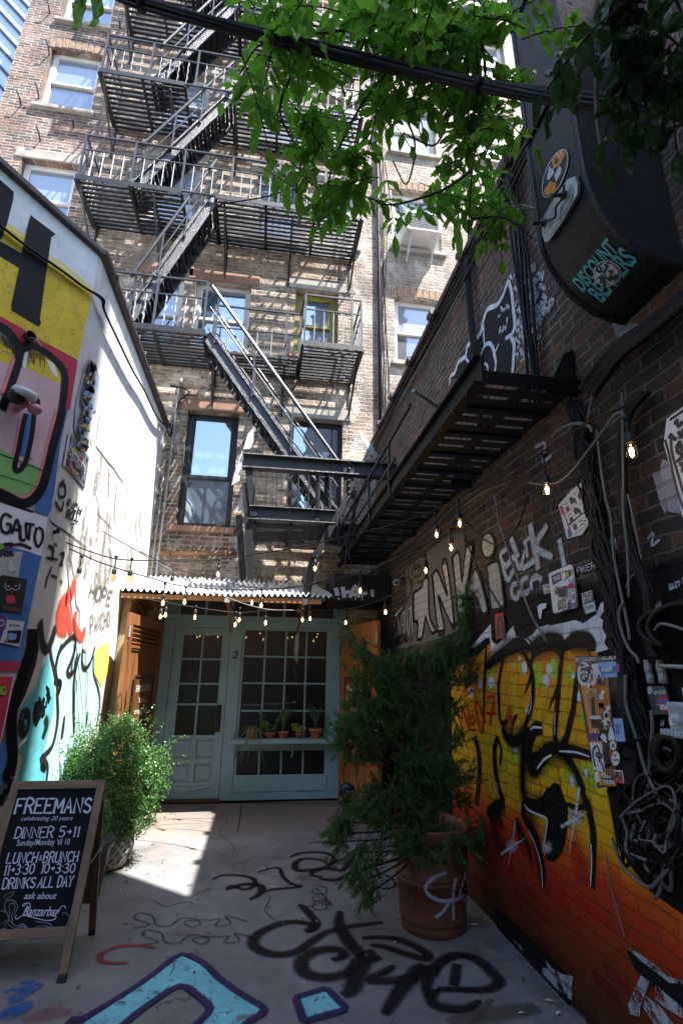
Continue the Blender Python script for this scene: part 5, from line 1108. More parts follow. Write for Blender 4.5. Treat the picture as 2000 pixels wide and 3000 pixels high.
o=sheet('poster','big white zigzag drawn poster peeling at the edge, right of the hanging bulb','poster',RW,zE(1405,270,1568,150,1700,50,1760,1500,1568,1270,1480,900,1375,520),PW)
art(o,[('s',SK,zE(1430,280,1560,190,1680,110),.012),('s',SK,zE(1380,480,1420,620,1480,900,1568,1180,1700,1350),.012),('s',SK,zE(1440,440,1450,600,1520,860,1600,1100,1720,1260),.012)]+[('s',SK,zE(*p),.016) for p in((1480,330,1500,280,1520,350,1560,290),(1420,470,1440,430,1460,460,1500,480),(1510,400,1550,440,1530,460,1570,370),(1490,570,1540,490,1500,590,1568,640),(1530,560,1550,540,1560,600),(1500,710,1568,640),(1530,740,1600,720,1560,790,1640,840),(1600,480,1640,620,1660,420),(1600,900,1680,1000,1640,860))],RW,.0215)
o=sheet('sign_plate','rounded white plate crowded with stickers, high on the brick wall','sign plate',RW,zQ(1290,625,1480,545,1500,555,1520,690,1545,920,1530,945,1340,995,1325,980,1285,650),SW,.008)
art(o,[('p',PPu,zQ(1295,650,1385,610,1393,690,1310,738)),T_(zQ,'YNO',(1320,705),(1380,675),(1312,665),SW),('p',SK,zQ(1392,610,1440,600,1480,590,1480,640,1410,700)),('p',PYl,zQ(1432,622,1452,612,1456,655,1436,660)),('e',PGn,(1485,605),10,16,zQ),('e',SW,(1412,650),18,40,zQ),('p',PBl,zQ(1455,690,1505,675,1508,708,1460,715)),T_(zQ,'GIBS',(1462,710),(1504,700),(1460,690),SW),('e',PRd,(1485,740),36,24,zQ)]+[('s',SK,zQ(rs.uniform(1320,1450),rs.uniform(740,850),rs.uniform(1320,1450),rs.uniform(740,850),rs.uniform(1320,1460),rs.uniform(740,850)),.006) for k in range(16)]+[('e',SK,(1497,845),34,68,zQ),('e',SW,(1497,845),28,58,zQ),T_(zQ,'STENS',(1475,880),(1522,860),(1470,830),SK),('p',SW,zQ(1340,880,1440,850,1448,950,1345,980)),T_(zQ,'SEEN',(1350,920),(1435,890),(1352,880),SK,.2,.04),T_(zQ,'SEGS',(1355,965),(1440,940),(1352,925),SK,.2,.04),('p',PPu,zQ(1450,890,1480,900,1470,960,1452,960))],RW,.0255)
o=sheet('sticker','small white two line sticker left of the crowded white plate','sticker',RW,zQ(1220,735,1285,720,1292,805,1235,818),SW,.003);art(o,[T_(zQ,'TAKE',(1228,770),(1282,757),(1225,740)),T_(zQ,'ID GOOD',(1238,810),(1288,797),(1235,782))],RW,.021)
o=sheet('sticker','white TRUST JESUS sticker on the brick beside the cables','sticker',RW,z6(1102,375,1150,360,1156,405,1110,422),SW,.003);art(o,[T_(z6,'TRUST',(1106,398),(1152,384),(1104,378),SK,0,.04),T_(z6,'JESUS',(1112,420),(1155,406),(1110,402),SK,0,.04)],RW,.021)
o=sheet('sticker','teal bordered handwritten sticker just under the TRUST JESUS one','sticker',RW,z6(1107,425,1162,408,1170,455,1122,470),ST,.003);art(o,[('p',SW,z6(1113,430,1158,415,1164,450,1125,463)),T_(z6,'TWIN',(1120,455),(1160,441),(1116,435),SK,.3,.03)],RW,.021)
o=sheet('poster','narrow bright red portrait print above the orange graffiti','poster',RW,zG(1093,1095,1172,1080,1195,1310,1110,1330),PRd,.003)
art(o,[('p',SK,zG(1112,1150,1125,1115,1150,1105,1162,1130,1165,1170,1180,1250,1190,1310,1112,1326)),('p',PBr,zG(1125,1175,1160,1165,1168,1225,1150,1260,1130,1240)),('p',PBr,zG(1110,1290,1140,1260,1170,1270,1190,1312,1112,1327)),('s',SK,zG(1150,1205,1160,1203),.004),('s',SK,zG(1148,1240,1162,1237),.004)],RW,.021)
o=sheet('sticker','torn scrap of white and pink paper below the crowded plate','sticker',RW,zQ(1170,935,1200,905,1255,900,1250,945,1215,960,1205,1040,1190,1045),PW,.002)
# electrical box wrapped in stickers
EPB=Pl((-1,0,0),(XR-.105,0,0))
ebx=thing('electrical_box','tall narrow electrical box wrapped in stickers beside the orange graffiti','electrical box',RW(zF(600,1400)[0],0))
EB=[EPB(q) for q in zF(335,690,790,670,850,1100,880,1640,920,2140,590,2180,470,1560,380,1000)]
b=MB();ed=.085;b.plate([p-RW.n*ed for p in EB],RW.n,ed);b.build('casing',mt('panel_grey',(.11,.10,.1),.5,.1,.3,7,.2),ebx,.006)
EP=Pl((-1,0,0),(XR-.106,0,0))
sh_=lambda z,a:z(*a)
# the box front stands 10 cm proud: take the pixels on that plane directly
def eart(items):
    b=MB()
    for k,it in enumerate(items):
        f=.002+.0006*k;kd,mat=it[0],it[1]
        if kd=='p':b.mat(mat).pp(EP,it[2],f)
        elif kd=='s':b.mat(mat);b.ribbon([EP(q,f) for q in it[2]],EP.n,it[3],0,3 if len(it[2])>2 else 0,False)
        elif kd=='t':b.mat(mat);btext(b,EP,it[2],it[3],it[4],it[5],f,it[6],it[7])
        elif kd=='e':b.mat(mat).ell(EP,it[2],it[3],it[4],f,it[5])
    b.build('sticker',None,ebx)
BGE=mt('sticker_sunset',(.36,.2,.08),.5,0,.25,3,.03);SBl=mt('sticker_sky',(.24,.42,.72),.4,0,.1,6,.03)
it=[('p',SO,zF(390,1000,560,760,700,760,760,1300,860,2120,610,2160,500,1600)),('p',SK,zF(700,930,800,900,850,1300,880,1640,790,1660,740,1300)),('p',SW,zF(330,700,790,672,795,710,340,740)),T_(zF,'LESFLYFLYLESFLYFLYL',(345,733),(788,704),(342,705),SK,0,.05)]
it=[i if i[0]!='t' or len(i)==8 else i for i in it]
it+=[('e',SW,(430,880),80,140,zF),('s',SK,zF(400,860,400,820,440,830,470,810,480,870,470,930,440,965,405,940,395,880),.011),('e',SK,(432,885),26,18,zF),('e',SW,(432,885),12,8,zF),('p',PPu,zF(380,765,430,765,432,790,385,792)),('p',SW,zF(510,770,580,760,640,900,660,970,540,980)),('p',SBl,zF(578,750,790,735,812,915,630,925)),('p',PBl,zF(590,800,800,785,810,870,620,880)),T_(zF,'WAPS',(625,860),(760,845),(620,805),SW,.2,.05),('p',mt('sticker_magenta',(.5,.04,.25),.4),zF(795,745,835,780,830,860,805,860))]
for k in range(75):
    y=rs.uniform(760,2080);x=rs.uniform(390+(y-760)*.14,640+(y-760)*.11);it.append(('p',rs.choice((SW,SO,SK,PW,PBr,SW,SK,SW,PPu,SW)),zF(x,y,x+rs.uniform(20,60),y+rs.uniform(-10,10),x+rs.uniform(20,70),y+rs.uniform(30,80),x+rs.uniform(0,10),y+rs.uniform(30,80))))
it+=[('p',SW,zF(455,1090,600,1360,630,1390,520,1500,470,1200)),('p',BGE,zF(458,1110,500,1060,550,1065,585,1150,608,1360,500,1370)),('p',SK,zF(510,1180,525,1140,548,1150,545,1200,555,1300,552,1355,525,1350,515,1260)),('p',SW,zF(490,1362,615,1358,618,1385,495,1390)),('p',SK,zF(500,1400,620,1400,630,1500,520,1500)),('p',PW,zF(635,1420,720,1380,790,1640,710,1640,690,1500)),('s',SK,zF(690,1420,720,1450,735,1490),.014),('s',SK,zF(680,1480,710,1490,700,1560),.01),('e',SW,(685,1350),36,46,zF),('e',SK,(685,1355),24,30,zF),('p',SBl,zF(762,1390,865,1390,905,1655,795,1655)),T_(zF,'OBEY',(785,1560),(860,1570),(775,1450),PBl,.2,.04),('p',PPu,zF(475,1570,590,1550,600,1640,490,1640)),('p',SK,zF(600,1520,690,1520,720,1800,730,1900,660,1900,650,1700)),('p',SW,zF(612,1600,640,1560,680,1580,690,1680,650,1650)),('p',SW,zF(490,1650,625,1655,675,2010,540,1980)),('p',PRd,zF(490,1650,620,1655,622,1665,492,1662)),('s',SK,zF(560,1950,530,1800,545,1730,580,1710,610,1780,600,1830,570,1820,580,1790,620,1790,635,1830,600,1850),.008),('s',SK,zF(600,1870,640,1920,660,2000),.008),('e',PGn,(598,1870),8,22,zF),('e',SK,(762,1702),44,62,zF),('e',SW,(762,1702),38,55,zF),T_(zF,'AK',(742,1720),(785,1715),(740,1685),SK,0,.06),('e',SW,(790,1850),48,84,zF),T_(zF,'M:',(770,1830),(810,1828),(768,1795),PBr,0,.01),T_(zF,'EUROBET',(763,1878),(825,1872),(762,1858),SK,0,.03),('p',SO,zF(600,2010,700,2010,760,2030,800,2170,625,2150)),('p',SW,zF(545,2010,590,1990,610,2110,575,2130,550,2090)),('p',SK,zF(620,2040,760,2060,775,2110,640,2130)),T_(zF,'ADELE',(625,2065),(740,2075),(618,2020),SW,0,.05),T_(zF,'VALENTINE',(640,2125),(778,2145),(635,2085),SW,0,.05),('p',SW,zF(770,1980,870,1990,890,2130,800,2100)),T_(zF,'IB3',(790,2070),(870,2080),(785,2000),SK,0,.06),('p',PRd,zF(800,2070,870,2080,880,2150,810,2120)),('p',PBr,zF(670,1960,760,1960,770,2050,680,2040))]
eart(it)
# plate stickers further right and the finned floodlight
o=sheet('sign_plate','dark square plate with a red and blue shield sticker, left of the floodlight','sign plate',RW,zF(1160,1020,1370,1020,1410,1150,1420,1340,1240,1350,1200,1180),mt('grey_plate',(.12,.12,.125),.5,.2,.2,5,.1),.01,.02)
art(o,[('e',SW,(1185,1065),28,46,zF),T_(zF,'SSP-JOKER',(1230,1115),(1375,1105),(1225,1075),SW,0,.03),('p',PRd,zF(1270,1160,1310,1130,1390,1160,1400,1290,1340,1325,1290,1260)),('p',PBl,zF(1280,1175,1385,1170,1392,1215,1285,1210)),T_(zF,'ESI',(1305,1285),(1385,1285),(1300,1235),SW,0,.05)],RW,.033)
fl_=thing('floodlight','white finned floodlight body at the right edge, above the coiled cable','floodlight',RW(zF(1480,1380)[0],.1))
a=RW(zF(1370,1200)[0],.22);c=RW(zF(1640,1640)[0],.22);Mfl=mt('floodlight_white',(.42,.46,.52),.4,.1,.12,5,.1)
b=MB();y0,y1=sorted((a.y,c.y));z0,z1=sorted((a.z,c.z));b.bb((XR-.22,y0-.1,z0),(XR-.14,y1,z1));b.bb((XR-.2,y0-.05,z1-.001),(XR-.15,y1-.06,z1+.05));zm=(z0+z1)/2
for k in range(11):y=y0-.09+(y1-y0+.08)*k/10;b.bb((XR-.262,y,zm+.05),(XR-.2205,y+.01,z1-.01));b.bb((XR-.262,y,z0+.01),(XR-.2205,y+.01,zm-.03))
b.build('casing',Mfl,fl_,.004)
b=MB();EF=Pl((-1,0,0),(XR-.2215,0,0));b.mat(SW).pp(EF,zF(1395,1385,1660,1370,1660,1460,1410,1470),.002);b.mat(SK);btext(b,EF,'FLYFLY',zF(1510,1450)[0],zF(1720,1440)[0],zF(1505,1400)[0],.004,0,.05);b.build('sticker',None,fl_)
b=MB();b.ball((XR-.235,y1-.06,z1-.05),.022,6);b.bar((XR-.14,(y0+y1)/2,zm),(XR-.0,(y0+y1)/2,zm-.05),.04,.04);b.build('bracket',M_offw,fl_)
# posters on the mural
MP=MUR
o=sheet('poster','dark painted poster of a crowned cartoon head with a red collar, on the mural','poster',MP,zB(15,1515,252,1560,198,1872,-60,1830),PDk,.003,.013)
art(o,[('p',PRd,zB(55,1720,100,1700,140,1715,145,1780,60,1780)),('s',PW,zB(55,1590,50,1630,80,1660,110,1640,140,1660,180,1640,185,1600),.004),('e',SK,(115,1625),40,60,zB),('s',PW,zB(70,1620,90,1625),.005),('s',PW,zB(140,1620,160,1618),.005),('e',PRd,(108,1675),10,9,zB),('p',SK,zB(95,1560,105,1570,115,1555,125,1572,140,1560,135,1590,100,1590)),T_(zB,'TROUBLE',(20,1840),(190,1855),(22,1800),PBr,0,.02)],MP,.0175)
o=sheet('sticker','white BOOM! photo sticker with a blue lidded box, low on the mural','sticker',MP,zB(70,1930,226,1948,180,2178,0,2140),SW,.003,.013)
art(o,[('p',SK,zB(75,2030,205,2030,180,2150,60,2140)),('p',PW,zB(85,1958,188,1965,182,2025,78,2010)),T_(zB,'BOOM!',(88,1992),(182,2000),(90,1968),SK,0,.03),('p',SBl,zB(75,2060,100,2050,160,2065,150,2110,100,2120,70,2105)),('p',PSk,zB(30,2140,70,2090,90,2100,60,2150))],MP,.0175)
o=sheet('sticker','purple round cat sticker at the left edge, beside the BOOM! one','sticker',MP,zB(-60,1900,20,1885,55,1930,60,2010,20,2040,-60,2040),PPu,.003,.013)
art(o,[('s',SW,zB(-30,1960,10,1935,40,1940,30,1980,0,1990,-30,1990),.006)],MP,.0175)
o=sheet('poster','torn pale poster with a curling flap under the black name tag','poster',MP,zB(-80,1300,60,1310,215,1305,190,1400,170,1545,-80,1520),mt('yellowed_paper',(.5,.52,.48),.8,0,.15,5,.2),.003,.013)
art(o,[('p',PGn,zB(-40,1225,20,1230,50,1260,20,1290,-40,1285)),('p',PPu,zB(40,1260,90,1250,90,1290,50,1300)),T_(zB,'Milk',(0,1350),(140,1345),(2,1300),SK,.1,.04),('p',SW,zB(90,1370,130,1440,155,1480,95,1490,75,1440))],MP,.0175)
o=sheet('poster','crumpled pink red poster with a striped speaker, bottom left of the mural','poster',MP,zC(-80,258,135,258,110,400,60,640,0,900,-80,900),PRd,.003,.013)
art(o,[('p',PW,zC(125,258,136,258,60,640,0,905,-8,905,50,640)),('e',SK,(22,388),42,56,zC),('e',PYl,(40,385),22,44,zC),('e',PGn,(12,385),22,44,zC),('e',SK,(44,380),8,24,zC)],MP,.0175)
# two long sticker boards on the white wall
o=sheet('sticker_board','long upright board packed with round colourful stickers on the white wall corner','sticker board',LW,zA(815,1880,870,1950,915,2060,890,2352)+zB(850,20,800,300,775,325,690,220,680,150,690,0)+zA(720,2200,770,2000),mt('board_lightblue',(.5,.58,.66),.4,0,.15,8,.05),.006,.006)
its=[]
for k in range(150):
    y=rs.uniform(1900,2720);t=(y-1930)/770;x=rs.uniform(825-110*t,885-75*t);m_=rs.choice((SW,SK,SO,PBl,PYl,PW,SK,SBl,SW,SK,SW,PBr,SBl,ST));its.append(('e',m_,(x,y),rs.uniform(7,20),rs.uniform(10,34),zA) if k%2 else ('p',m_,zA(x-rs.uniform(8,20),y-rs.uniform(8,30),x+rs.uniform(8,20),y-rs.uniform(8,26),x+rs.uniform(6,18),y+rs.uniform(8,30),x-rs.uniform(8,22),y+rs.uniform(8,26))))
for k in range(30):
    y=rs.uniform(1930,2680);t=(y-1930)/770;x=rs.uniform(800-100*t,890-60*t);its.append(('s',rs.choice((SK,SW)),zA(x,y,x+rs.uniform(-20,20),y+rs.uniform(10,40),x+rs.uniform(-20,20),y+rs.uniform(-20,40)),.005))
art(o,its,LW,.0125)
o=sheet('sticker_board','square grey test card board reading FLYFLYLES on the white wall','sticker board',LW,zB(635,200,815,440,775,725,582,505),mt('board_grey',(.2,.21,.25),.4,0,.1,8,.05),.006,.006)
its=[('p',SW,zB(635,200,655,225,600,528,582,505)),('p',SK,zB(648,240,662,255,655,305,642,290)),('p',SK,zB(615,450,630,465,622,510,608,498)),('p',SK,zB(800,440,810,455,805,490,795,475)),('p',SK,zB(768,635,778,650,772,680,762,668)),('e',SW,(710,460),62,138,zB),('p',PYl,zB(675,370,700,340,712,395,680,390)),('p',PGn,zB(700,350,720,340,735,430,705,400)),('p',SK,zB(700,330,745,370,748,400,705,360)),('p',PRd,zB(735,420,765,450,760,500,728,455)),('p',SBl,zB(655,290,672,305,660,370,645,350)),('p',PRd,zB(640,450,655,470,645,540,632,520)),('p',PYl,zB(665,545,700,570,690,610,672,580)),('p',PRd,zB(690,560,700,570,690,605,682,598)),('p',SK,zB(660,470,690,480,700,530,750,560,745,590,680,540)),('p',SW,zB(640,345,790,520,780,590,635,410)),T_(zB,'FLYFLYLES',(640,405),(778,580),(645,355),SK,0,.05),('p',PPu,zB(755,555,768,570,758,630,746,615))]
art(o,its,LW,.0125)
# ================================================================ loose cables on the right wall
def cabl(name,label,paths,cat_='cable bundle'):
    """paths: (points in photo, distance from the wall, radius, pale?)"""
    t=thing(name,label,cat_,RW(paths[0][0][0],.05));d=MB();g=MB()
    for pts,off,r,pale in paths:
        P=[RW(q,off if not isinstance(off,(list,tuple)) else off[min(i,len(off)-1)]) for i,q in enumerate(pts)]
        (g if pale else d).tube(cat(P,5),r,5)
    if d.v:d.build('cable',M_cable,t,smooth=True)
    if g.v:g.build('pale_cable',M_grcab,t,smooth=True)
    return t
rc=random.Random(9)
def wob(pts,a):return [(x+rc.uniform(-a,a),y+rc.uniform(-a*.6,a*.6)) for x,y in pts]
main=zE(450,120,520,350,560,620,600,900,640,1150,680,1400,740,1640,800,1850,840,2050)+zF(760,300,800,520,900,800,960,1050,1020,1300,1080,1600,1140,1900,1180,2150)
paths=[(wob(main,8+k*.5),.03+.008*(k%6),rc.uniform(.004,.009),False) for k in range(50)]
paths+=[([(x+14,y) for x,y in wob(zE(640,380,660,600,690,850,720,1080,770,1280,790,1500,830,1750)+zF(860,300,890,500),4)],.09,.007,True),(wob(zF(900,900,910,1200,960,1450,1050,1700,1150,2000,1250,2250,1310,2380),4),.1,.008,True),(zF(880,60,835,160,840,300,880,450,950,600,1030,680,1060,760),.1,.007,True),(zF(1200,1300,1215,1500,1190,1800,1170,2150,1090,2352),.09,.008,True)]
cabl('cable_bundle','thick tangle of black cables running down the brick wall past the torn lettered poster',paths)
m2=zE(1190,0,1050,150,985,300,950,480,945,750,960,1000,975,1250,1020,1480,1080,1700,1150,1900,1210,2080)+zF(1180,500,1250,700)
paths=[([(x+(k%5)*5-10,y) for x,y in wob(m2,4)],.05+.012*(k//4),rc.uniform(.005,.010),False) for k in range(14)]
paths+=[([(x+16,y) for x,y in zE(885,0,890,200,895,600,900,900,900,1200,940,1600,955,1900,955,2090)],.1,.006,True),(zE(985,0,950,180,940,260),.08,.005,True),(zE(1000,1040,1050,1250,1110,1550,1140,1700),.1,.005,True),(zE(1085,1830,1010,1930,985,2000),.07,.006,True)]
cabl('cable_bundle','smooth band of black cables strapped together below the brightest bulb on the right',paths)
# steel conduits sweeping up to the duct
paths=[(z4(1100+k*18,610+k*8,1240+k*14,430+k*10,1400,320+k*14,1568,180+k*14,1760,20+k*14),.06+.03*k,.024-.004*(k%2),False) for k in range(4)]
cabl('conduit','black conduits sweeping diagonally up the wall from the catwalk to the duct',paths,'conduit')
# coils
paths=[]
for k in range(46):
    c=(zF(1080,2300)[0] if k<14 else z8(1400,290)[0]);a0=rc.uniform(0,6.28);rx,ry=rc.uniform(20,80),rc.uniform(30,115);cx,cy=c[0]+rc.uniform(-45,70),c[1]+rc.uniform(-100,80);n_=rc.choice((5,6,7,9,11));P=[]
    for j in range(n_):
        g_=1+rc.uniform(-.3,.35);P.append((cx+rx*g_*cos(a0+j*.62)+j*rc.uniform(-4,6),cy+ry*g_*sin(a0+j*.62)))
    paths.append((P,[.03+.014*(k%7)+.012*sin(j*1.7+k) for j in range(12)],rc.choice((.003,.004,.005,.007,.009)),k%5==0))
paths+=[(z8(1240,320,1290,450,1400,545,1450,520,1500,460),.06,.008,True),(z8(1480,440,1460,560,1440,600),.05,.007,True),(zN(860,0,900,300,980,600,1030,780),.05,.004,True)]
cabl('cable_tangle','big knotted heap of loose black wires hanging low on the right wall',paths,'cable tangle')
paths=[]
for k in range(9):
    rx,ry=90+14*k*.6,150-3*k;cx,cy=zF(1560,500)[0];paths.append(([(cx+rx*cos(2.2+j*.5)*.8,cy-40+ry*.5*sin(2.2+j*.5)) for j in range(9)],.06+.012*(k%5),.012,False))
paths.append((zF(1240,380,1300,310,1420,320,1568,370,1700,420),.13,.007,True))
cabl('cable_coil','heavy loops of black cable at the right edge of the frame, above the conduits',paths,'cable coil')
P0=[((zF(1380,1780)[0][0]+34*cos(j*.6)),(zF(1380,1780)[0][1]+50*sin(j*.6))) for j in range(12)]
cabl('cable_coil','thick single loop of hose hanging below the finned floodlight',[(P0,.1,.022,False),([(x+4,y+4) for x,y in P0],.15,.016,False)],'cable coil')
b=MB()
for x,w_ in((1165,.011),(1310,.012)):
    P=[RW(q,.05) for q in zF(x-25,720,x,820,x+30,960)];b.tube(P,w_,8);b.tube([P[1]-V((0,0,.02)),P[1]+V((0,0,.02))],w_*1.4,8);b.tube([P[2]-V((0,0,.01)),P[2]+V((0,0,.03))],w_*1.4,8)
b.tube([RW(q,.09) for q in zF(1290,785,1568,800)],.009,6)
o=b.build('conduit',M_conduit,None,smooth=True);tag(o,'two short pale conduit ends with couplings above the shield sticker plate','conduit')
# thin wires drooping along the wall above the bulbs
paths=[(wob(zG(-150,760+k*6,60,690-k*8,260,600-k*12,450,430-k*10,700,200-k*14,1000,-10-k*16,1300,-130-k*20),6),.25-.02*k,.004,k%4==1) for k in range(9)]
paths+=[(zE(0,920,150,940,300,910,450,780,620,560,760,380,860,240,940,200,960,260),.16,.007,True),(zE(230,450,330,360,480,315,600,340,640,400),.15,.009,True),(zE(640,20,590,300),.12,.006,True),(zG(1090,0,1130,250,1230,560,1350,900,1430,1110,1568,1350),.3,.006,True),(zG(800,210,950,370,1080,450,1200,420,1320,250,1400,0),.12,.006,False),(zG(810,350,900,600,1050,870,1200,1110,1330,1260,1480,1400),.14,.006,False)]
cabl('wire','loose thin wires looping along the brick wall behind the string lights',paths,'wire')
b=MB()
for k in range(6):
    P=[V((XR-.05-.012*(k%3),3.4+.01*k+.02*sin(j),5.1-.28*j)) for j in range(7)];b.tube(cat(P,3),.009,5)
    P=[V((XR-.05-.012*(k%3),2.55+.02*k+.02*sin(j*1.3+k),5.1-.28*j)) for j in range(8)];b.tube(cat(P,3),.011,5)
o=b.build('cable_bundle',M_cable,None,smooth=True);tag(o,'two frayed cable drops on the upper brick wall beside the white outline graffiti','cable bundle')
# overhead bundle slung across the alley
b=MB();OV=[at((-150,-120),3.4),at((200,-60),3.2),at((420,12),3.0),at((640,70),2.8),at((900,135),2.65),at((1150,195),2.55),at((1400,250),2.4),at((1650,290),2.25),at((2000,330),2.1)]
for k in range(11):
    a=k*2*pi/8;r=.014 if k<8 else .005;sw=rc.uniform(-.012,.012)
    b.tube(cat([p+V((0,r*cos(a+i*.35),r*1.1*sin(a+i*.35)+sw*sin(i))) for i,p in enumerate(OV)],5),.008 if k%3 else .0105,6)
for t in(2,4,6):p=OV[t];b.tube([p-V((.02,0,0)),p+V((.01,0,-.004))],.028,8)
o=b.build('overhead_cable',M_cable,None,smooth=True);tag(o,'thick black cable bundle slung across the top of the alley through the vine leaves','cable bundle')
# ================================================================ string lights
GB=NT('bulb_glass');GB.set(Base_Color=(1,.86,.62,1),Roughness=.05);_t=GB.n('ShaderNodeBsdfTransparent');_t.inputs[0].default_value=(1,.84,.6,1);_g=GB.n('ShaderNodeBsdfGlossy',i_Roughness=.03);_lw=GB.n('ShaderNodeLayerWeight',i_Blend=.3)
_m=GB.n('ShaderNodeMixShader',i_0=GB.math('ADD',GB.math('MULTIPLY',_lw.outputs['Facing'],.5),.05),i_1=_t.outputs[0],i_2=_g.outputs[0]);GB.l(_m.outputs[0],GB.o.inputs[0]);GB=GB.m
FIL=mt('bulb_filament',(1,.66,.33),.4,0,0,3,0,emis=22);FILs=mt('bulb_inner_glow',(1,.46,.15),.4,0,0,3,0,emis=.85);SOC=mt('socket_rubber',(.012,.012,.013),.5,0,.2,8,.1)
def bulb(par,top,drop=.07,lit=True,glass_=True,s=1.0):
    """socket hangs from the cord point, bulb below it"""
    T=V(top);b=MB();b.tube([T,T-V((0,0,drop))],.006*s,5);q=T-V((0,0,drop));b.lathe([(.007*s,0),(.012*s,-.004),(.019*s,-.016),(.02*s,-.05*s),(.0185*s,-.053*s)][::1],q,10);b.tube([T+V((-.012,0,.004)),T+V((.012,0,-.002))],.012*s,6)
    so_=b.build('socket',SOC,par,0,True)
    if glass_:
        z=q-V((0,0,.053*s));b=MB();b.lathe([(.012*s,0),(.016*s,-.01*s),(.0215*s,-.028*s),(.024*s,-.042*s),(.022*s,-.056*s),(.0135*s,-.067*s),(.002,-.071*s)],z,12);bo=b.build('bulb',GB,so_,0,True)
    if glass_ and lit:
        b=MB();b.ball(z-V((0,0,.036*s)),.009*s,6,1,1,2.1);b.build('filament',FIL,so_,0,True)
def strung(label,pts,bulbs,rad=.006):
    """pts: (pixel, distance) cord; bulbs: (pixel of hanging point, size of drop, lit, has glass)"""
    P=[at(p,d) for p,d in pts];t=thing('string_lights',label,'string lights',P[0],'string lights over the alley');Q=cat(P,6)
    b=MB();b.tube(Q,rad,5);b.build('cord',M_cable,t,0,True)
    for px,drop,lit,gl in bulbs:
        dr=ray(px).normalized();best=min(Q,key=lambda q:(q-CAM).normalized().angle(dr));bulb(t,CAM+dr*(best-CAM).length,drop,lit,gl)
Sx=lambda a,c:zS(a,c)[0]
strung('upper string of bare bulbs running from the white wall to the catwalk',[((155,1572),4.75),((235,1605),4.85),((345,1638),5.0),((480,1642),5.2),((620,1640),5.3),((760,1622),5.2),((900,1598),5.0),((1050,1562),4.7),((1190,1525),4.3),((1330,1468),3.9),((1500,1380),3.2),((1700,1250),2.6),((1830,1190),2.4)],[(Sx(72,142),.10,False,True),(Sx(152,152),.10,False,True),(Sx(597,155),.06,True,True),(Sx(1088,92),.12,True,True),((1342,1466),.09,True,True),((1590,1335),.1,True,True),((1832,1225),.06,True,True)])
strung('second string crossing lower from the white wall in front of the awning',[((205,1608),4.8),((300,1650),5.0),((430,1690),5.3),((560,1720),5.5),((770,1727),5.6),((960,1705),5.4),((1080,1670),5.0),((1190,1620),4.5),((1310,1560),4.1),((1420,1480),3.8)],[((240,1630),.09,False,False),((484,1710),.1,True,True),((546,1720),.06,True,True),((768,1725),.09,True,True),((1055,1678),.09,True,True),((1318,1550),.06,True,True),((1275,1502),.09,True,True)])
strung('third string dipping in front of the awning edge below the other two',[((410,1615),5.6),((505,1662),5.7),((600,1688),5.8),((740,1722),5.9),((850,1722),5.9),((1000,1690),5.6),((1120,1650),5.2),((1240,1600),4.8)],[(Sx(362,210),.06,True,True),(Sx(518,172),.1,True,True),(Sx(767,312),.05,True,True),((1245,1625),.06,True,True)])
strung('lowest string sagging across the top of the shopfront under the awning',[((430,1755),6.0),((500,1768),6.0),((610,1785),6.0),((700,1795),6.05),((800,1788),6.0),((900,1790),6.0),((1010,1785),5.9),((1080,1770),5.6),((1160,1738),5.2)],[(Sx(306,372),.07,True,True),(Sx(330,372),.05,True,True),(Sx(478,395),.03,True,True),(Sx(682,425),.05,True,True),(Sx(703,405),.04,True,True),(Sx(836,415),.05,True,True),(Sx(1022,410),.03,True,True),(Sx(1062,400),.04,True,True),(Sx(1242,410),.06,True,True),(Sx(1443,370),.02,True,True)])
b=MB();b.tube(cat([at(q,d) for q,d in(((300,1555),5.2),((430,1630),5.3),((560,1705),5.5),((690,1760),5.7),((780,1785),5.8),((860,1788),5.8))],5),.006,5)
o=b.build('wire',M_grcab,None,smooth=True);tag(o,'pale plain wire crossing diagonally down in front of the awning','wire')
# ================================================================ cameras
Wc=mt('camera_white',(.62,.63,.65),.35,0,.06,4,.03);Bg=mt('camera_black',(.01,.01,.011),.12,0,.1,4,0)
def dome():
    c=MUR(zB(150,-10)[0],.0);n=MUR.n;t=thing('security_camera','white dome security camera with a pink splashed base on the mural','camera',c)
    b=MB();b.tube([c,c+n*.10+V((0,0,.03))],.03,8);q=c+n*.14+V((0,0,.02));b.ball(q+V((.03,.03,-.035)),.05,8,1,1,.8);b.build('mount',mt('pink_splash',(.6,.25,.3),.4,0,.4,7,.05),t,0,True)
    ax=(n*.35+V((0,0,1))).normalized();q=q+V((-.04,-.02,.045));b=MB();b.lathe([(.03,.05),(.075,.045),(.085,.02),(.085,-.012),(.07,-.02)],q,20,ax);b.build('casing',Wc,t,0,True)
    b=MB();b.ball(q-ax*.03-V((.02,.03,0)),.06,10);b.build('dome',Bg,t,0,True)
dome()
c=MUR(zA(250,1690)[0],0);t=thing('junction_box','open round black junction box with loose wires, on the red band of the mural','junction box',c);n=MUR.n
b=MB();b.lathe([(.036,0),(.042,.05),(.038,.05),(.034,.01),(.001,.01)],c,18,n,cap=False);b.build('casing',M_black,t,0,True)
b=MB();b.tube(cat([c+n*.012,c+n*.06+V((.03,.02,-.02)),c+n*.06+V((.05,.05,-.05)),c+n*.03+V((.06,.06,-.01))],5),.004,5);b.build('wire',M_conduit,t)
c=RW(zG(200,800)[0],.09);t=thing('security_camera','small white bullet camera on the far end of the right wall, above the bulb','camera',c)
b=MB();ax=V((-.55,-.75,-.25)).normalized();b.lathe([(.03,-.07),(.034,-.06),(.036,.05),(.033,.055)],c,14,ax);b.build('casing',Wc,t,0,True)
b=MB();b.lathe([(.026,.056),(.02,.06),(.001,.062)],c,14,ax,cap=False);b.build('lens',Bg,t,0,True)
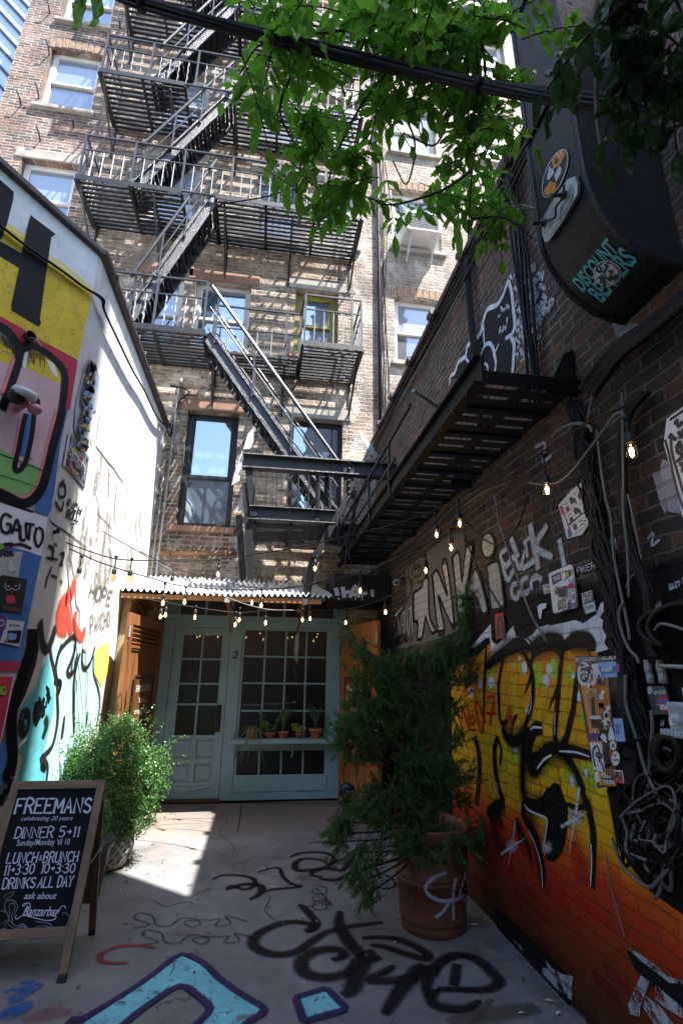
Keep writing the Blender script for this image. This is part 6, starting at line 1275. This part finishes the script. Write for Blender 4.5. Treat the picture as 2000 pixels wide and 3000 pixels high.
b=MB();b.tube([c-ax*.05,c-ax*.05+V((.05,.02,.05)),V((XR,c.y+.06,c.z+.06))],.012,6);b.build('arm',M_cable,t)
b=MB();c=LW(zB(495,1130)[0],.0);b.tube([c,c+V((.03,-.01,.01))],.016,7);b.ball(c+V((.035,-.01,.02)),.022,6,.6,1,1.4);o=b.build('wire_clip',M_black);tag(o,'small black clip anchoring the string lights to the rendered wall','clip')
# ================================================================ sandwich board
ab=thing('sandwich_board','wooden A-frame chalkboard listing dinner, lunch and drinks hours in white lettering','sandwich board',(-1.2,3.8,0))
WF=wood('weathered_oak',(.17,.115,.07),(.33,.24,.155),2,.6,1.3);WH=wood('weathered_oak_rail',(.17,.115,.07),(.33,.24,.155),0,.6,1.3);CB=mt('chalkboard',(.008,.009,.013),.8,0,.3,5,.1,60,spec=.2)
AX0,AX1=-1.475,-.925;top=V((0,3.82,.925));bot=V((0,3.55,0));v_=(top-bot).normalized();nF=V((0,-v_.z,v_.y)).normalized()
if nF.y>0:nF=-nF
HL=(top-bot).length
def fb(mb,x0,x1,s0,s1,d0,d1,base=bot,v=v_,n=nF):mb.box(V(((x0+x1)/2,0,0))+base+v*((s0+s1)/2)+n*((d0+d1)/2),(x1-x0,s1-s0,abs(d1-d0)),(1,0,0),v,n)
b=MB();fw_=.046
fb(b,AX0,AX0+fw_,.035,HL,-.012,.014);b.build('front_stile',WF,ab,.003);b=MB();fb(b,AX1-fw_,AX1,.035,HL,-.012,.014);b.build('front_stile',WF,ab,.003)
b=MB();fb(b,AX0+fw_,AX1-fw_,HL-fw_,HL,-.012,.0135);b.build('top_rail',WH,ab,.003)
b=MB();fb(b,AX0+fw_,AX1-fw_,.19,.19+fw_,-.012,.0135);b.build('bottom_rail',WH,ab,.003)
b=MB();fb(b,AX0+fw_,AX1-fw_,.19+fw_,HL-fw_,-.008,.004);bo=b.build('chalkboard',CB,ab)
b=MB();rb=V((0,4.08,0));vb=(top-rb).normalized();nb_=V((0,vb.z,-vb.y))
fb(b,AX0+.005,AX0+.045,.035,HL-.01,-.012,.012,rb,vb,nb_);fb(b,AX1-.045,AX1-.005,.035,HL-.01,-.012,.012,rb,vb,nb_);fb(b,AX0+.046,AX1-.046,.2,.24,-.012,.012,rb,vb,nb_);fb(b,AX0+.046,AX1-.046,.24,HL-.05,-.004,.004,rb,vb,nb_);b.build('rear_frame',wood('rear_oak',(.15,.07,.03),(.27,.14,.06),2,.55),ab,.003)
for x in(AX0,AX1-fw_):
    b=MB();fb(b,x,x+fw_,0,.0348,-.013,.015);b.build('rubber_foot',M_black,ab,.003);b=MB();fb(b,x+.004,x+.041,0,.0348,-.013,.013,rb,vb,nb_);b.build('rubber_foot',M_black,ab,.003)
b=MB();b.tube(cat([V((AX1+.004,3.70,.5)),V((AX1+.006,3.80,.515)),V((AX1+.002,3.93,.53))],4),.004,5);b.tube([V((AX1+.003,3.90,.50)),V((AX1+.003,3.92,.57))],.012,5);b.build('chain',M_galv,ab)
BP=Pl(nF,bot+nF*.0045)
CH=mt('chalk_paint',(.62,.67,.8),.8,0,.06,30,.05);CT=mt('chalk_thin',(.2,.24,.3),.85,0,.4,30,.05)
b=MB();b.mat(CH)
def cl(txt,a,c,t,wd,se=1):stext(b,BP,txt,zJ(*a)[0],zJ(*c)[0],zJ(*t)[0],wd,.0012,se)
cl('FREEMANS',(165,390),(1000,380),(205,230),.0115);cl('DINNER 5>11',(165,665),(870,648),(195,550),.0068);cl('LUNCH',(72,945),(405,935),(105,832),.0066);cl('&',(432,915),(470,910),(445,855),.003,0);cl('BRUNCH',(480,938),(860,925),(505,825),.0066)
cl('11>3:30',(38,1078),(375,1060),(65,965),.0062);cl('10>3:30',(450,1055),(825,1050),(475,950),.0062);cl('DRINKS',(28,1228),(385,1215),(55,1115),.0066);cl('ALL DAY',(420,1215),(800,1200),(450,1100),.0066)
for txt,a,c,t,sh,bd in(('celebrating 20 years',(235,470),(810,465),(245,420),.35,.0),('Sunday/Monday \'til 10',(185,750),(775,735),(195,680),.12,.005),('ask about',(268,1340),(630,1340),(280,1265),.35,.01)):btext(b,BP,txt,zJ(*a)[0],zJ(*c)[0],zJ(*t)[0],.0012,sh,bd)
b.mat(CH);btext(b,BP,'Banzarbar',zJ(250,1530)[0],zJ(655,1530)[0],zJ(275,1420)[0],.0012,.35,.01)
for pts in((300,1400,260,1420,270,1395,330,1390,340,1440,290,1460),(250,1520,200,1560,175,1550,190,1520),(640,1510,680,1430,720,1420,735,1450),(300,1530,420,1560,520,1580,600,1570,630,1540,600,1530)):b.st(BP,zJ(*pts),.004,.0014,.3,5,False)
b.build('lettering',None,bo)
b=MB();b.mat(CT)
for pts,wd in(((50,1640,100,1560,60,1450,60,1390,100,1350,170,1370,200,1430,170,1500,140,1560),.004),((100,1600,110,1480,110,1410,150,1390,170,1440,130,1530,150,1590),.004),((40,1330,60,1300,160,1260,130,1310,70,1340,100,1370),.003),((110,1570,180,1640,260,1620,330,1700,380,1770,460,1790,540,1740,585,1660,540,1610,460,1600,400,1590),.005),((90,1620,180,1670,270,1650,320,1730,380,1800,480,1800,570,1730),.004),((190,1680,230,1640,330,1680,420,1650,520,1640,600,1690,690,1690,750,1620,770,1530,710,1490,700,1530),.004),((200,1720,260,1740,300,1700),.003),((0,1480,40,1470,60,1500),.004),((0,1620,50,1600,80,1570),.003)):b.st(BP,zJ(*pts),wd,.0012,.3,5,False)
b.mat(paint('chalk_smudge',(.2,.24,.29),'conc',.3,.8,1.0,.45,.7))
for pts,wd in(((0,1700,60,1690,120,1740),.03),((120,1800,220,1750,320,1760,370,1810),.024),((440,1820,500,1810,540,1825),.008)):b.st(BP,zJ(*pts),wd,.0016,.4,5,True)
b.build('chalk_drawing',None,bo)
b=MB();P=[BP(q,.011) for q in zJ(640,1850,700,1843,695,1880,635,1884)];b.plate(P,nF,.002);mb_=b.build('maker_plate',M_black,ab);b=MB();b.mat(CT);b.st(BP,zJ(648,1868,690,1862),.003,.0145,0,0,False);b.build('lettering',None,mb_)
# ================================================================ boxwood in a woven planter
def rnd_unit(r):
    while 1:
        v=V((r.uniform(-1,1),r.uniform(-1,1),r.uniform(-1,1)))
        if .05<v.length<1:return v.normalized()
def leaf_quads(mb,p,n,L,W,r,cup=.25):
    x=n.orthogonal().normalized();y=n.cross(x);a=r.uniform(0,6.28);u=x*cos(a)+y*sin(a);v=y*cos(a)-x*sin(a)
    mb.add([p-u*L*.5,p+v*W*.5+n*W*cup,p+u*L*.5,p-v*W*.5+n*W*cup,p+u*L*.12-n*W*.05],[(0,4,1),(1,4,2),(0,3,4),(3,2,4)])
bc=V((-1.27,5.32,0));bx_=thing('potted_bush','round sunlit boxwood bush in a grey woven planter beside the white wall','potted bush',bc)
b=MB();b.lathe([(.15,.0),(.2,.02),(.24,.12),(.255,.27),(.235,.36),(.2,.36),(.19,.3)],bc,26,cap=False);pm=mt('stone_basket',(.33,.32,.3),.85,0,.25,6,.5,40);po=b.build('planter',pm,bx_,0,True)
b=MB()
for k in range(20):
    a=k*pi/10
    for s in(-1,1):
        P=[]
        for j in range(7):
            q=j/6;r=.235+.04*sin(pi*min(1,q*1.1))*.6+.012*s*cos(k*pi);aa=a+s*q*1.0;P.append(bc+V((cos(aa)*r,sin(aa)*r,.05+.27*q)))
        b.tube(cat(P,2),.014,5)
for z,r in((.035,.215),(.345,.245)):b.tube([bc+V((cos(j*pi/16)*r,sin(j*pi/16)*r,z)) for j in range(33)],.024,6)
b.build('weave',pm,po,0,True)
b=MB()
for k in range(7):a=k*.9;b.tube(cat([bc+V((.03*cos(a),.03*sin(a),.25)),bc+V((.15*cos(a),.15*sin(a),.55)),bc+V((.2*cos(a),.18*sin(a),.75+.05*(k%3)))],4),[.012]*5+[.008]*4 if False else .009,5)
b.build('stem',mt('box_twig',(.09,.065,.04),.9),bx_)
LB=leafmat('boxwood_leaf',(.022,.08,.018),(.15,.3,.085),.22,.26)
b=MB();r=random.Random(3)
blobs=[(0,0,.72,.37),(-.27,.02,.62,.23),(.28,-.05,.62,.25),(.1,-.1,.92,.24),(-.2,-.05,.86,.17),(.3,-.12,.42,.17),(.1,-.2,.48,.25),(.06,0,1.08,.12),(.36,.05,.76,.15),(-.36,0,.7,.14),(.18,-.15,.34,.13)]
for cx,cy,cz,rd in blobs:
    for k in range(int(5200*rd*rd/.05*.15)):
        d=rnd_unit(r);q=bc+V((cx,cy,cz))+d*rd*(1-.38*r.random()**2)*(1+.22*sin(7*d.x+3)*sin(6*d.z+cx*9)+.14*sin(15*d.y+11*d.x))
        if q.x<XL+.03:q.x=XL+.03+r.random()*.04
        for j in range(3):
            n=(d+rnd_unit(r)*.9).normalized();leaf_quads(b,q+rnd_unit(r)*.018,n,r.uniform(.018,.03),r.uniform(.012,.018),r)
for k in range(95):   # sprigs that break the outline
    d=rnd_unit(r);
    if d.z<-.1:d.z=-d.z
    q=bc+V((.02,-.05,.74))+V((d.x*.42,d.y*.4,d.z*.38))
    for j in range(12):leaf_quads(b,q+d*j*(.006+.009*(k%3))+rnd_unit(r)*.014,(d+rnd_unit(r)).normalized(),.024,.015,r)
for k in range(14):
    q=bc+V((.1,-.1,1.14+.008*k))
    for j in range(4):leaf_quads(b,q+rnd_unit(r)*.02,rnd_unit(r),.026,.015,r)
b.build('foliage',LB,bx_)
c=V((-1.175,4.66,0));t=thing('plant_pot','plain dark plastic nursery pot between the chalkboard and the woven planter','plant pot',c)
b=MB();b.lathe([(.1,0),(.105,.01),(.145,.32),(.162,.325),(.165,.38),(.15,.38),(.14,.3)],c,26,cap=False);b.build('pot',mt('dark_plastic',(.07,.065,.058),.5,0,.25,6,.1),t,0,True)
b=MB();b.lathe([(.001,.31),(.142,.31)],c,22,cap=False);b.build('soil',SOIL,t)
b=MB()
for k in range(700):
    d=rnd_unit(r);q=c+V((-.07,.03,.5))+V((d.x*.18,d.y*.16,d.z*.2));leaf_quads(b,q,(d+rnd_unit(r)).normalized(),.028,.017,r)
b.build('foliage',LB,t)
# ================================================================ juniper in a terracotta pot
jc=V((1.24,3.93,0));jt=thing('potted_juniper','shaggy dark juniper leaning right in a big terracotta pot with a white spray tag','potted tree',jc)
b=MB();pr_=[(.2,0),(.213,.015),(.216,.05),(.214,.06),(.22,.065),(.222,.085),(.221,.1),(.236,.28),(.243,.285),(.243,.305),(.239,.31),(.245,.318),(.245,.34),(.241,.345),(.26,.53),(.272,.535),(.28,.6),(.276,.615),(.25,.612),(.24,.52)]
b.lathe(pr_,jc,40,cap=False);JP=mt('dark_terracotta',(.17,.06,.034),.55,0,.35,4,.25,30);po=b.build('pot',JP,jt,0,True)
b=MB();b.lathe([(.001,.53),(.245,.53)],jc,30,cap=False);b.build('soil',SOIL,po)
# spray tag follows the pot's own curve
def potpt(a,z,off):
    for i in range(len(pr_)-1):
        if pr_[i][1]<=z<=pr_[i+1][1] and pr_[i+1][1]>pr_[i][1]:r_=pr_[i][0]+(pr_[i+1][0]-pr_[i][0])*(z-pr_[i][1])/(pr_[i+1][1]-pr_[i][1]);break
    return jc+V((cos(a)*(r_+off),sin(a)*(r_+off),z))
b=MB();WSp=paint('pot_white_spray',(.45,.5,.6),'conc',.1,.6,1.2,0,.8)
def pz(p):
    # photo pixel -> (angle, height) on the pot
    d=ray(p);best=None
    for k in range(241):
        a=-pi+.1+k*(pi/240)*.95;n2=V((cos(a),sin(a),0));q=jc+n2*.252;t=(q-CAM).dot(n2)/d.dot(n2);h=CAM+d*t;e=(V((h.x,h.y,0))-V((q.x,q.y,0))).length
        if best is None or e<best[0]:best=(e,a,min(.52,max(.02,h.z)))
    return best[1],best[2]
b.mat(WSp)
for pts,wd in((zM(1390,405,1320,430,1270,480,1270,520,1320,560,1400,575,1500,540),.03),(zM(1440,440,1430,520,1440,690),.03),(zM(1500,400,1480,480,1470,560),.03),(zM(1420,560,1370,640,1320,670),.028),(zM(1530,420,1520,520,1500,570),.035)):
    Q=[pz(p) for p in pts];QQ=cat([V((a,z,0)) for a,z in Q],6);vs=[];al=[]
    for i,q in enumerate(QQ):
        tq=QQ[min(i+1,len(QQ)-1)]-QQ[max(i-1,0)];tx,tz=tq.x*.25,tq.y;L=hypot(tx,tz) or 1;nx_,nz=-tz/L*wd*.5,tx/L*wd*.5
        for k,s in((-1,0),(-.5,1),(.5,1),(1,0)):vs.append(potpt(q.x+nx_*k/.25,min(.525,max(.01,q.y+nz*k)),.005+.0006*(i%2)));al.append(s)
    b.add(vs,[(i*4+j,i*4+j+1,i*4+j+5,i*4+j+4) for i in range(len(QQ)-1) for j in range(3)],al)
b.build('graffiti',None,po)
J=lambda p,y:onY(zK(*p)[0],y)
BK_=mt('juniper_bark',(.06,.045,.035),.9,0,.4,10,.6,30)
tr=[jc+V((0,.02,.5)),J((690,1380),3.95),J((640,1150),3.95),J((600,900),3.97),J((640,700),3.98),J((760,480),3.98),J((900,330),3.98),J((1000,150),4.0),J((1080,-20),4.0),J((1130,-160),4.0)]
b=MB();b.tube(cat(tr,4),[.042-.0009*i for i in range(37)],8);b.build('trunk',BK_,jt,0,True)
SP=[]   # (centre pixel in zK, y depth, radius px, sprays)
for cx,cy,rx,ry,n_,y in((200,130,40,50,10,3.85),(270,220,70,60,22,3.85),(380,310,90,80,34,3.85),(330,420,80,70,26,3.8),(520,340,110,80,40,3.9),(640,330,110,80,40,3.95),(760,290,100,80,36,3.95),(880,270,100,80,36,3.95),(1000,230,90,80,34,3.98),(1050,120,70,80,26,4.0),(1070,20,50,70,20,4.0),(1110,-90,40,70,18,4.0),(1140,-190,25,50,10,4.0),(980,380,110,90,30,3.95),(1050,430,60,70,16,3.95),(600,470,130,90,46,3.9),(450,500,110,80,38,3.82),(280,560,80,50,18,3.78),(300,610,90,60,22,3.78),(420,620,110,80,40,3.75),(330,720,130,80,44,3.72),(200,740,90,60,22,3.72),(150,830,80,70,22,3.72),(260,860,110,90,36,3.72),(400,800,120,90,44,3.75),(500,760,90,90,30,3.85),(250,980,110,60,22,3.75),(400,960,90,70,22,3.8),(760,560,130,100,36,3.98),(880,520,100,80,20,3.98),(700,680,110,110,30,4.0),(850,650,100,90,16,4.0),(930,640,70,60,12,4.0),(700,850,110,90,34,3.9),(820,820,100,90,22,3.95),(960,860,90,80,20,3.98),(680,1010,100,80,36,3.8),(780,1060,110,90,40,3.8),(900,1080,100,80,34,3.85),(1000,1120,80,80,22,3.9),(640,1120,90,80,30,3.8),(740,1200,120,90,40,3.8),(880,1220,120,90,36,3.85),(980,1260,70,60,14,3.9),(420,1190,80,60,18,3.75),(300,1280,80,60,26,3.7),(380,1330,110,80,40,3.68),(480,1260,90,70,28,3.72),(440,1430,90,60,24,3.68),(230,1330,40,40,8,3.7),(140,1440,50,50,20,3.62),(110,1520,60,60,22,3.62),(160,1580,50,60,18,3.62),(300,1660,60,60,18,3.6),(280,1780,70,70,22,3.6),(300,1870,60,60,20,3.58),(340,1960,60,70,26,3.58),(380,1760,50,60,14,3.6),(420,1620,60,50,12,3.62),(620,1540,100,80,36,3.66),(700,1640,90,70,26,3.66),(800,1500,110,90,30,3.72),(940,1560,110,90,32,3.75),(860,1650,90,70,20,3.7),(980,1690,70,70,16,3.75),(1120,1480,80,90,26,3.95),(1160,1600,80,90,22,3.95),(560,1580,60,50,12,3.66),(760,1380,110,80,24,3.75),(640,1330,90,80,22,3.75)):
    SP.append((cx,cy,rx,ry,n_,y))
M_jun=leafmat('juniper_needle',(.016,.055,.013),(.085,.22,.04),.25,.55)
b=MB();tw=MB();r=random.Random(5);spine=cat(tr,4)
for cx,cy,rx,ry,n_,y in SP:
    cc=J((cx,cy),y);base=min(spine,key=lambda q:(q-cc).length+abs(q.z-cc.z+.05)*.6)
    if (cc-base).length>.06:
        md=base.lerp(cc,.5)+V((0,0,-.03));tw.tube(cat([base,md,cc],3),[.010,.009,.008,.007,.006,.005,.004],5)
    out=(cc-jc-V((0,0,.75)));out.z*=.5;out=(out.normalized() if out.length>.01 else V((0,-1,0)))
    for k in range(int(n_*(.8 if cy<1480 else .5))):
        px=cx+r.gauss(0,.62)*rx;py=cy+r.gauss(0,.6)*ry;p=J((px,py),y+r.gauss(0,.09))
        if p.x>XR-.04:p.x=XR-.04
        d=(rnd_unit(r)*.75+out*.6+V((0,-.15,.35 if cy<1250 else -.5))).normalized();L=r.uniform(.05,.10)
        tw.tube([p-d*L*1.4,p-d*L*.4+rnd_unit(r)*.012,p+d*L],.0022,3,False)
        for j in range(64):
            t=r.random();q=p+d*(L*(t*1.7-.65))+rnd_unit(r)*.012;nd=(d*1.0+rnd_unit(r)*.8).normalized();ln=r.uniform(.016,.036);s_=nd.cross(rnd_unit(r)).normalized()*.0027;b.add([q-s_,q+s_,q+nd*ln],[(0,1,2)])
b.build('foliage',M_jun,jt);tw.build('twig',BK_,jt)
# ================================================================ iron dog-head post by the door
dp=V((.99,6.0,0));tp=thing('iron_post','small black iron post with a dog head finial before the orange door leaf','post',dp);dp_=dp
zt_=onY((1028,2292),6.0).z;sc_=1
b=MB();b.lathe([(.09,0),(.09,.02),(.05,.04),(.045,.06),(.05,zt_-.22),(.06,zt_-.2),(.05,zt_-.16),(.045,zt_-.1)],dp,14);b.build('shaft',M_iron,tp,0,True)
b=MB();h=dp+V((0,-.01,zt_-.06));b.ball(h,.07,9,1.05,1,.95);b.ball(h+V((0,-.075,-.03)),.042,8,1,1.3,.85);b.ball(h+V((0,-.128,-.02)),.016,6)
for s in(-1,1):b.ball(h+V((s*.07,-.005,-.015)),.034,7,.55,.9,1.55);b.ball(h+V((s*.028,-.06,.02)),.011,5)
b.tube([h-V((0,-.01,.02)),h-V((0,-.005,.12))],.05,10);b.build('dog_head',M_iron,tp,0,True)
# ================================================================ hanging vine overhead
def compound(mb,st,base,d,r,L=.34,pairs=5,ll=.1,lw_=.042):
    d=V(d).normalized();P=[];p=V(base);dd=d.copy()
    for k in range(9):
        P.append(p.copy());p=p+dd*(L/8);dd=(dd+V((0,0,-.09))).normalized()
    st.tube(P,.0026,4,False)
    def lf(q,dirv,n,L_,W_):
        s=dirv.cross(n).normalized();nn=s.cross(dirv);vs=[];K=7;ph=r.uniform(0,6)
        for k in range(K+1):
            t=k/K;w=W_*.5*(sin(pi*min(1,t*.97+.03))**.8)*(1 if t<.5 else 1-.35*(t-.5)*2)+.0006;dz=-.18*L_*t*t;c=q+dirv*(L_*t)+nn*(dz+.004*sin(ph+t*9));wv=.004*sin(ph+t*14)
            vs+=[c-s*w+nn*(w*.35+wv),c,c+s*w+nn*(w*.35-wv)]
        mb.add(vs,[(k*3+j,k*3+j+1,k*3+j+4,k*3+j+3) for k in range(K) for j in range(2)])
    side=d.cross(V((0,0,1)))
    if side.length<.1:side=V((1,0,0))
    side.normalize()
    for i in range(pairs):
        q=P[2+int(i*6/pairs)]
        for s in(-1,1):
            dv=(side*s*r.uniform(.6,1)+d*r.uniform(.1,.5)+V((0,0,-r.uniform(.2,.8)))+rnd_unit(r)*.2).normalized();lf(q,dv,(V((0,0,1))+rnd_unit(r)*.45).normalized(),ll*r.uniform(.75,1.15),lw_*r.uniform(.8,1.15))
    lf(P[-1],(dd+V((0,0,-.3))).normalized(),V((0,0,1)),ll*1.1,lw_)
vn=thing('hanging_vine','green vine with long toothed leaflets hanging over the top of the alley','vine',at((1100,60),3.0))
LV_=leafmat('vine_leaf',(.025,.1,.008),(.15,.34,.03),.5,.32)
b=MB();s=MB();r=random.Random(21)
stems=[[((1500,-60),2.9),((1250,40),2.9),((1000,90),2.9),((780,120),2.95),((700,220),2.95)],[((1300,-40),2.8),((1200,150),2.8),((1090,260),2.85),((1000,420),2.9),((960,560),2.95),((1000,660),3.0)],[((1400,60),2.7),((1420,220),2.75),((1400,380),2.8),((1380,520),2.85),((1370,700),2.9)],[((900,60),3.0),((860,200),3.0),((820,330),3.0),((880,470),3.05),((830,560),3.05),((640,600),3.1)],[((1250,300),2.8),((1330,260),2.75),((1280,420),2.8),((1200,400),2.8)],[((1380,500),2.85),((1290,560),2.9),((1150,600),2.9),((1080,580),2.9)],[((1380,640),2.9),((1480,640),2.85),((1560,700),2.85)],[((1110,-40),3.2),((1060,100),3.1),((1180,330),3.0),((1215,430),3.0),((1190,540),3.0),((1150,470),3.0)]]
for ln in stems:
    P=cat([at(p,d) for p,d in ln],5);s.tube(P,[.008-.005*i/len(P) for i in range(len(P))],5)
clus=[]   # display-pixel blobs
for cx,cy,rx,ry,n_,dp in((640,20,110,40,12,3.0),(760,50,120,50,16,2.95),(880,60,120,60,20,2.9),(1000,60,120,60,24,2.8),(1100,80,70,60,13,2.8),(1170,50,40,40,5,2.7),(620,90,60,40,7,3.0),(700,120,80,40,9,3.0),(610,190,50,60,9,3.0),(680,180,60,50,7,3.0),(820,150,90,60,12,2.9),(950,170,80,60,14,2.85),(1040,190,80,70,14,2.8),(720,250,50,50,7,3.0),(690,310,50,60,9,3.0),(760,330,60,60,8,3.0),(700,400,60,50,8,3.05),(760,430,60,50,8,3.05),(800,380,50,50,6,3.0),(770,500,50,50,7,3.1),(820,500,40,50,5,3.1),(870,240,70,40,7,2.9),(880,310,60,40,7,2.9),(960,270,50,40,6,2.85),(1090,260,70,60,12,2.8),(1150,290,60,50,9,2.75),(1080,350,60,60,10,2.8),(1120,390,50,60,9,3.4),(1060,415,60,50,9,3.5),(970,460,50,40,5,3.5),(1050,480,60,40,9,3.5),(1130,480,60,45,8,3.5),(1170,510,40,30,3,3.5),(950,500,40,30,4,3.5),(590,240,25,30,2,3.0),(1190,150,30,40,3,2.65),(1290,80,30,20,2,2.5)):
    for k in range(max(1,int(n_*.55))):
        px=(cx+r.gauss(0,.55)*rx)*1.2755;py=(cy+r.gauss(0,.55)*ry-14)*1.2755;d_=dp+r.gauss(0,.16)
        p=at((px,py),d_);a=r.uniform(0,6.28)
        compound(b,s,p-V((cos(a)*.12,sin(a)*.12,-.05)),(cos(a),sin(a),-.25),r,r.uniform(.2,.34)*dp/2.9,r.choice((3,4,5)),r.uniform(.06,.125)*dp/2.9,.037*dp/2.9)
for px,py,d_ in((205,0,2.6),(255,-10,2.6)):
    p=at((px,py),d_);compound(b,s,p+V((0,0,.16)),(.3,.1,-1),r,.16,2,.12,.04)
b.build('foliage',LV_,vn);s.build('stem',mt('vine_stem',(.05,.035,.02),.8,0,.4,12,.3),vn)
# climber in front of the duct, its deep shade put into a darker leaf colour
vd=thing('climber','dark climbing foliage in deep shade above the black duct at the top right corner','vine',at((1850,80),1.9))
b=MB();s=MB()
for k in range(22):
    p=at((1900+r.gauss(0,1)*70,10+r.gauss(0,1)*70),1.75+r.gauss(0,.08));a=r.uniform(0,6.28);compound(b,s,p,(cos(a),sin(a),-.5),r,r.uniform(.15,.25),4,.08,.034)
b.build('foliage',leafmat('shaded_vine_leaf',(.012,.035,.008),(.03,.07,.015),.3,.4),vd);s.build('stem',mt('vine_stem',(.05,.035,.02)),vd)
b=MB();b.tube(cat([at(p,1.85) for p in((1745,0),(1748,150),(1745,280),(1752,380),(1762,440))],4),.006,5);o=b.build('wire',M_grcab,None,smooth=True);tag(o,'short pale wire dangling in front of the black duct','wire')
b=MB();b.tube(cat([at((1496,590),2.95),at((1510,610),2.9),at((1525,600),2.9)]+[RW(q,.2) for q in((1540,610),)][:0]+[dpt(zD(250,890)[0],.02) if False else at((1570,612),2.6)],4),.004,5);b.tube(cat([at(q,2.75) for q in((1490,490),(1492,540),(1503,590),(1530,612),(1560,612))],4),.004,5);o=b.build('wire',M_grcab,None,smooth=True);tag(o,'thin pale wire looping from the vine to the duct bracket','wire')
